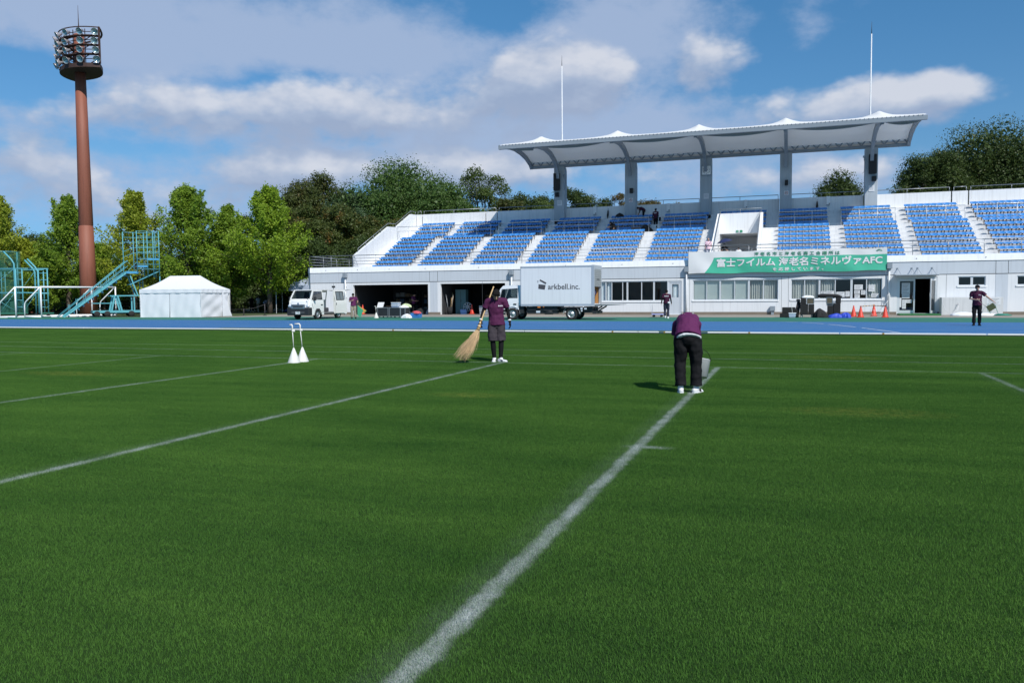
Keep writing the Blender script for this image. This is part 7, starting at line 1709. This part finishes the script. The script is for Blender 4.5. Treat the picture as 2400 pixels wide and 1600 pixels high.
for i in range(6): m = MB(); a = rz2.uniform(0, 6.28); m.tube([(-25.95 + .1 * math.cos(a), 59.6 + .1 * math.sin(a), .05), (-25.95 + .3 * math.cos(a), 59.6 + .25 * math.sin(a), rz2.uniform(1.3, 1.8))], .013, 6); m.build('pole', [RAILM, STRAW][i % 2], st)
wh = thing('striped_fan', 'round pale wheel shaped frame in the right garage', 'frame', (-24.9, 60.8, .55)); m = MB(); m.lathe([(.34, -.02), (.37, -.02), (.37, .02), (.34, .02), (.34, -.02)], (-24.9, 60.8, .58), 24, Matrix.Rotation(R(80), 3, 'X')); m.build('rim', PAPER, wh)
m = MB()
for i in range(4): a = i * math.pi / 4; m.beam((-24.9 - .34 * math.cos(a), 60.8, .58 - .34 * math.sin(a)), (-24.9 + .34 * math.cos(a), 60.8, .58 + .34 * math.sin(a)), .05, .01)
m.build('spoke', PAPER, wh)
tub(-23.7, -23.0, 60.3, 60.8, .012, .65, 'grey covered crate in the right garage next to the cone', GREYP, mat('lid_grey', (.4, .4, .42), .6)); tub(-25.3, -24.85, 60.2, 60.6, .012, .35, 'blue tub on the right garage floor', mat('tub_blue', (.05, .12, .3), .5), mat('tub_lid', (.05, .1, .25), .5))
# platform trolley near the grey door
tr_ = thing('platform_trolley', 'lilac platform trolley with a bent handle by the grey door', 'trolley', (-8.35, 53.2, 0))
m = MB(); m.bbox(-8.72, 52.9, .14, -7.98, 53.45, .21, .02); m.build('deck', mat('deck_lilac', (.32, .36, .66), .5, .05), tr_)
m = MB(); m.tube([(-8.70, 52.95, .2), (-8.76, 52.95, .85), (-8.76, 53.4, .85), (-8.70, 53.4, .2)], .014); m.build('handle', PAPER, tr_)
for x in (-8.6, -8.1):
    for y in (52.97, 53.38): m = MB(); m.lathe([(0, -.02), (.06, -.02), (.065, 0), (.06, .02), (0, .02)], (x, y, .065), 14, Matrix.Rotation(R(90), 3, 'X')); m.beam((x, y, .07), (x, y, .14), .05, .04); m.build('castor', TYRE, tr_)
# gear stacked on two trolleys in front of the ticket windows
g2_ = 'black gear in front of the ticket windows'
def dolly(x0, x1, y0, y1, lab):
    t_ = thing('equipment_dolly', lab, 'dolly', ((x0 + x1) / 2, y0, 0), 0, 'dollies under the black gear')
    m = MB(); m.bbox(x0, y0, .16, x1, y1, .21, .015); m.build('deck', CASEK, t_)
    for x in (x0 + .1, x1 - .1):
        for y in (y0 + .08, y1 - .08): m = MB(); m.lathe([(.03, -.025), (.075, -.025), (.08, 0), (.075, .025), (.03, .025), (.03, -.025)], (x, y, .08), 16, Matrix.Rotation(R(90), 3, 'X')); m.build('castor', RAILM, t_)
dolly(.42, 1.22, 52.1, 52.8, 'left dolly carrying two black cloth covered cases'); dolly(1.95, 2.70, 52.2, 52.9, 'right dolly carrying the taller stack of black bags')
case(.42, .88, 52.1, 52.75, .212, .82, 'left black padded case on the left dolly', g2_, False, False, CLOTHK); case(.90, 1.22, 52.1, 52.75, .212, .80, 'right black padded case on the left dolly', g2_, False, False, CLOTHK)
case(.80, 1.20, 52.15, 52.6, .83, 1.16, 'brown faced equipment box on the left dolly', g2_, False, True, mat('box_brown', (.10, .08, .05), .6, .2)); case(.45, .76, 52.2, 52.7, .825, 1.22, 'upright black box on the left dolly', g2_, False, False, CLOTHK)
heap(.85, 52.4, 1.20, .34, .25, .13, 'white cloth thrown over the gear on the left dolly', CWHT, 'cloth', 'cloth', 11); tp_ = thing('tripod_bundle', 'bundle of folded black tripods leaning against the left dolly', 'tripod', (.2, 52.3, 0))
for i in range(4): m = MB(); m.tube([(.08 + .07 * i, 52.1 + .05 * (i % 2), .02), (.24 + .05 * i, 52.4, .70), (.30 + .04 * i, 52.55, 1.08 - .06 * i)], [.05, .045, .035], 8); m.build('leg', CLOTHK, tp_)
m = MB(); m.bbox(.2, 52.42, .95, .42, 52.62, 1.12, .03); m.build('head', CASEK, tp_)
case(-.75, .1, 52.2, 52.75, .0, .25, 'long low black case left of the dollies', g2_, False, False, CLOTHK); case(-.62, .15, 52.25, 52.7, .26, .62, 'black bag lying on the long low case', g2_, False, False, CLOTHK)
tub(-.22, .18, 51.35, 51.7, .02, .26, 'shallow clear plastic box with a stick in front of the black gear', CRATEB, CWHT); 
tt = thing('marker_stick', 'thin white stick standing up from the clear box', 'stick', (-.02, 51.5, .3)); m = MB(); m.tube([(-.02, 51.52, .30), (-.08, 51.56, .85), (-.09, 51.56, .95)], .012, 6); m.build('rod', CONE_W, tt)
case(1.98, 2.30, 52.2, 52.85, .212, .72, 'lower left black case on the right dolly', g2_, False, False, CLOTHK); case(2.32, 2.70, 52.2, 52.85, .212, .84, 'black covered box on the right of the right dolly', g2_, False, False, CLOTHK); case(1.95, 2.28, 52.3, 52.8, .725, .84, 'flat grey topped case on the right dolly', g2_, False, True)
case(1.92, 2.25, 52.25, 52.7, .845, 1.20, 'brown faced equipment box on the right dolly', g2_, False, True, mat('box_brown', (.10, .08, .05))); case(2.45, 2.72, 52.25, 52.8, .845, 1.20, 'upright black box on the right dolly', g2_, False, False, CLOTHK); case(2.27, 2.43, 52.3, 52.7, .845, 1.0, 'small white labelled box on the right dolly', g2_, False, False, GREYP)
bgk = MB(); bgk.tube([(1.42, 52.4, 1.27), (1.6, 52.4, 1.31), (2.2, 52.4, 1.30), (2.55, 52.4, 1.29), (2.78, 52.4, 1.22)], [.09, .12, .11, .10, .05], 14); tag(bgk.build('duffel_bag', CLOTHK), 'long black duffel bag lying across the top of the right dolly', 'bag')
heap(1.52, 52.0, 0, .36, .33, .50, 'dome shaped black bag between the two dollies', CLOTHK, 'bag', 'cloth_bag', 14, .22); heap(1.95, 51.7, 0, .5, .3, .14, 'flat black bag on the ground before the right dolly', CLOTHK, 'bag', 'cloth_bag', 15)
BLUEB = mat('bag_blue', (.022, .06, .48), .55, .15, 4, bump=.6, bscale=8); heap(2.45, 51.5, 0, .48, .2, .25, 'bright blue crumpled bag on the ground right of the black gear', BLUEB, 'bag', 'blue_bag', 41, .16); heap(2.95, 51.5, 0, .30, .2, .29, 'smaller end of the bright blue bags nearest the red cones', BLUEB, 'bag', 'blue_bag', 42, .2)
# tap wall surroundings
heap(10.05, 56.9, 0, .75, .3, .22, 'white sandbag at the foot of the tap wall on the left', CWHT, 'sandbag', 'sandbag', 21, .1); heap(11.25, 56.9, 0, .72, .3, .16, 'white sandbag at the foot of the tap wall on the right', CWHT, 'sandbag', 'sandbag', 22, .1)
q = MB(); 
for i in range(4): rr_ = .34 - .05 * i; q.tube([(12.15 + rr_ * 1.5 * math.cos(a), 56.75 + rr_ * math.sin(a), .03 + .025 * i) for a in [2 * math.pi * j / 22 for j in range(23)]], .018, 6)
q.tube([(12.6, 56.75, .05), (12.05, 57.3, .1), (12.0, 57.8, .5), (12.0, 57.83, .64)], .016, 6); q.tube([(11.6, 57.9, .75), (11.5, 57.6, .3), (11.7, 57.0, .05), (11.9, 56.8, .03)], .014, 6)
tag(q.build('garden_hose', mat('hose_green', (.02, .22, .16), .45)), 'green hose coiled on the ground below the right tap', 'hose')
q = MB(); q.tube([(9.02, 57.95, .85), (9.2, 57.6, .3), (9.5, 57.5, .12), (9.85, 57.6, .35), (9.95, 57.85, .66)], .013, 6); tag(q.build('tap_hose', PAPER), 'white hose looping from the left tap to the wall edge', 'hose')
q = MB()
for k in range(3): q.tube([(5.98 + (.10 - .02 * k) * math.cos(a), 58.72 - .02 * k, 1.15 + (.22 - .03 * k) * math.sin(a)) for a in [2 * math.pi * j / 18 for j in range(19)]], .011, 6)
q.tube([(5.95, 58.7, .95), (5.6, 58.5, .5), (5.3, 56.5, .1), (4.7, 55.6, .10), (4.6, 55.5, .4), (4.9, 55.5, .35)], .011, 6); tag(q.build('coiled_cable', PAPER), 'white cable coiled on the downpipe and trailing to the cones', 'cable')
# bits lying about on the stand
heap(-15.9 + 1.6, 69.95, ZR(11) + .42, .38, .25, .38, 'black rounded bag set on the top row seats', CLOTHK, 'bag', 'cloth_bag', 31, .1); case(-12.55, -11.8, 66.0, 66.4, 6.54, 6.95, 'black hard case on the cross aisle', 'gear on the stand', False, False, CASEK)
heap(-11.6, 67.3, 6.55, .55, .4, .62, 'black rucksack heap in the aisle below the standing man', CLOTHK, 'bag', 'cloth_bag', 32, .2); heap(-13.5, 66.3, 6.54, .35, .2, .16, 'pale blue cloth lying beside the crouching helper', mat('cloth_pale_blue', (.45, .55, .7), .8), 'cloth', 'cloth', 33)
for (x, lab) in ((-15.55, 'closed dark umbrella leaning on the back wall left of second column'), (1.75, 'closed dark umbrella leaning on the back wall right of the fourth column')):
    t_ = thing('folded_umbrella', lab, 'umbrella', (x, 70.7, 8.12)); m = MB(); m.tube([(x, 70.75, 8.15), (x + .02, 70.8, 8.5), (x + .03, 70.85, 8.85), (x + .03, 70.9, 8.98)], [.02, .09, .06, .012], 8); m.build('canopy', CLOTHK, t_); m = MB(); m.tube([(x + .03, 70.9, 8.95), (x + .03, 70.93, 9.08)], .012); m.build('handle', CBLK, t_)
tarp = MB(); tarp.grid(lambda u, v: (gnd(665 + 30 * u, 80 + 3 * v).x, gnd(665 + 30 * u, 80 + 3 * v).y, .05 + .5 * math.sin(math.pi * u) * math.sin(math.pi * v) * (1 + .3 * math.sin(u * 19))), 24, 10); tag(tarp.build('blue_tarpaulin', mat('tarp_blue', (.03, .08, .3), .6, .2, 3)), 'crumpled blue tarpaulin on the grass under the grey tent', 'tarpaulin')
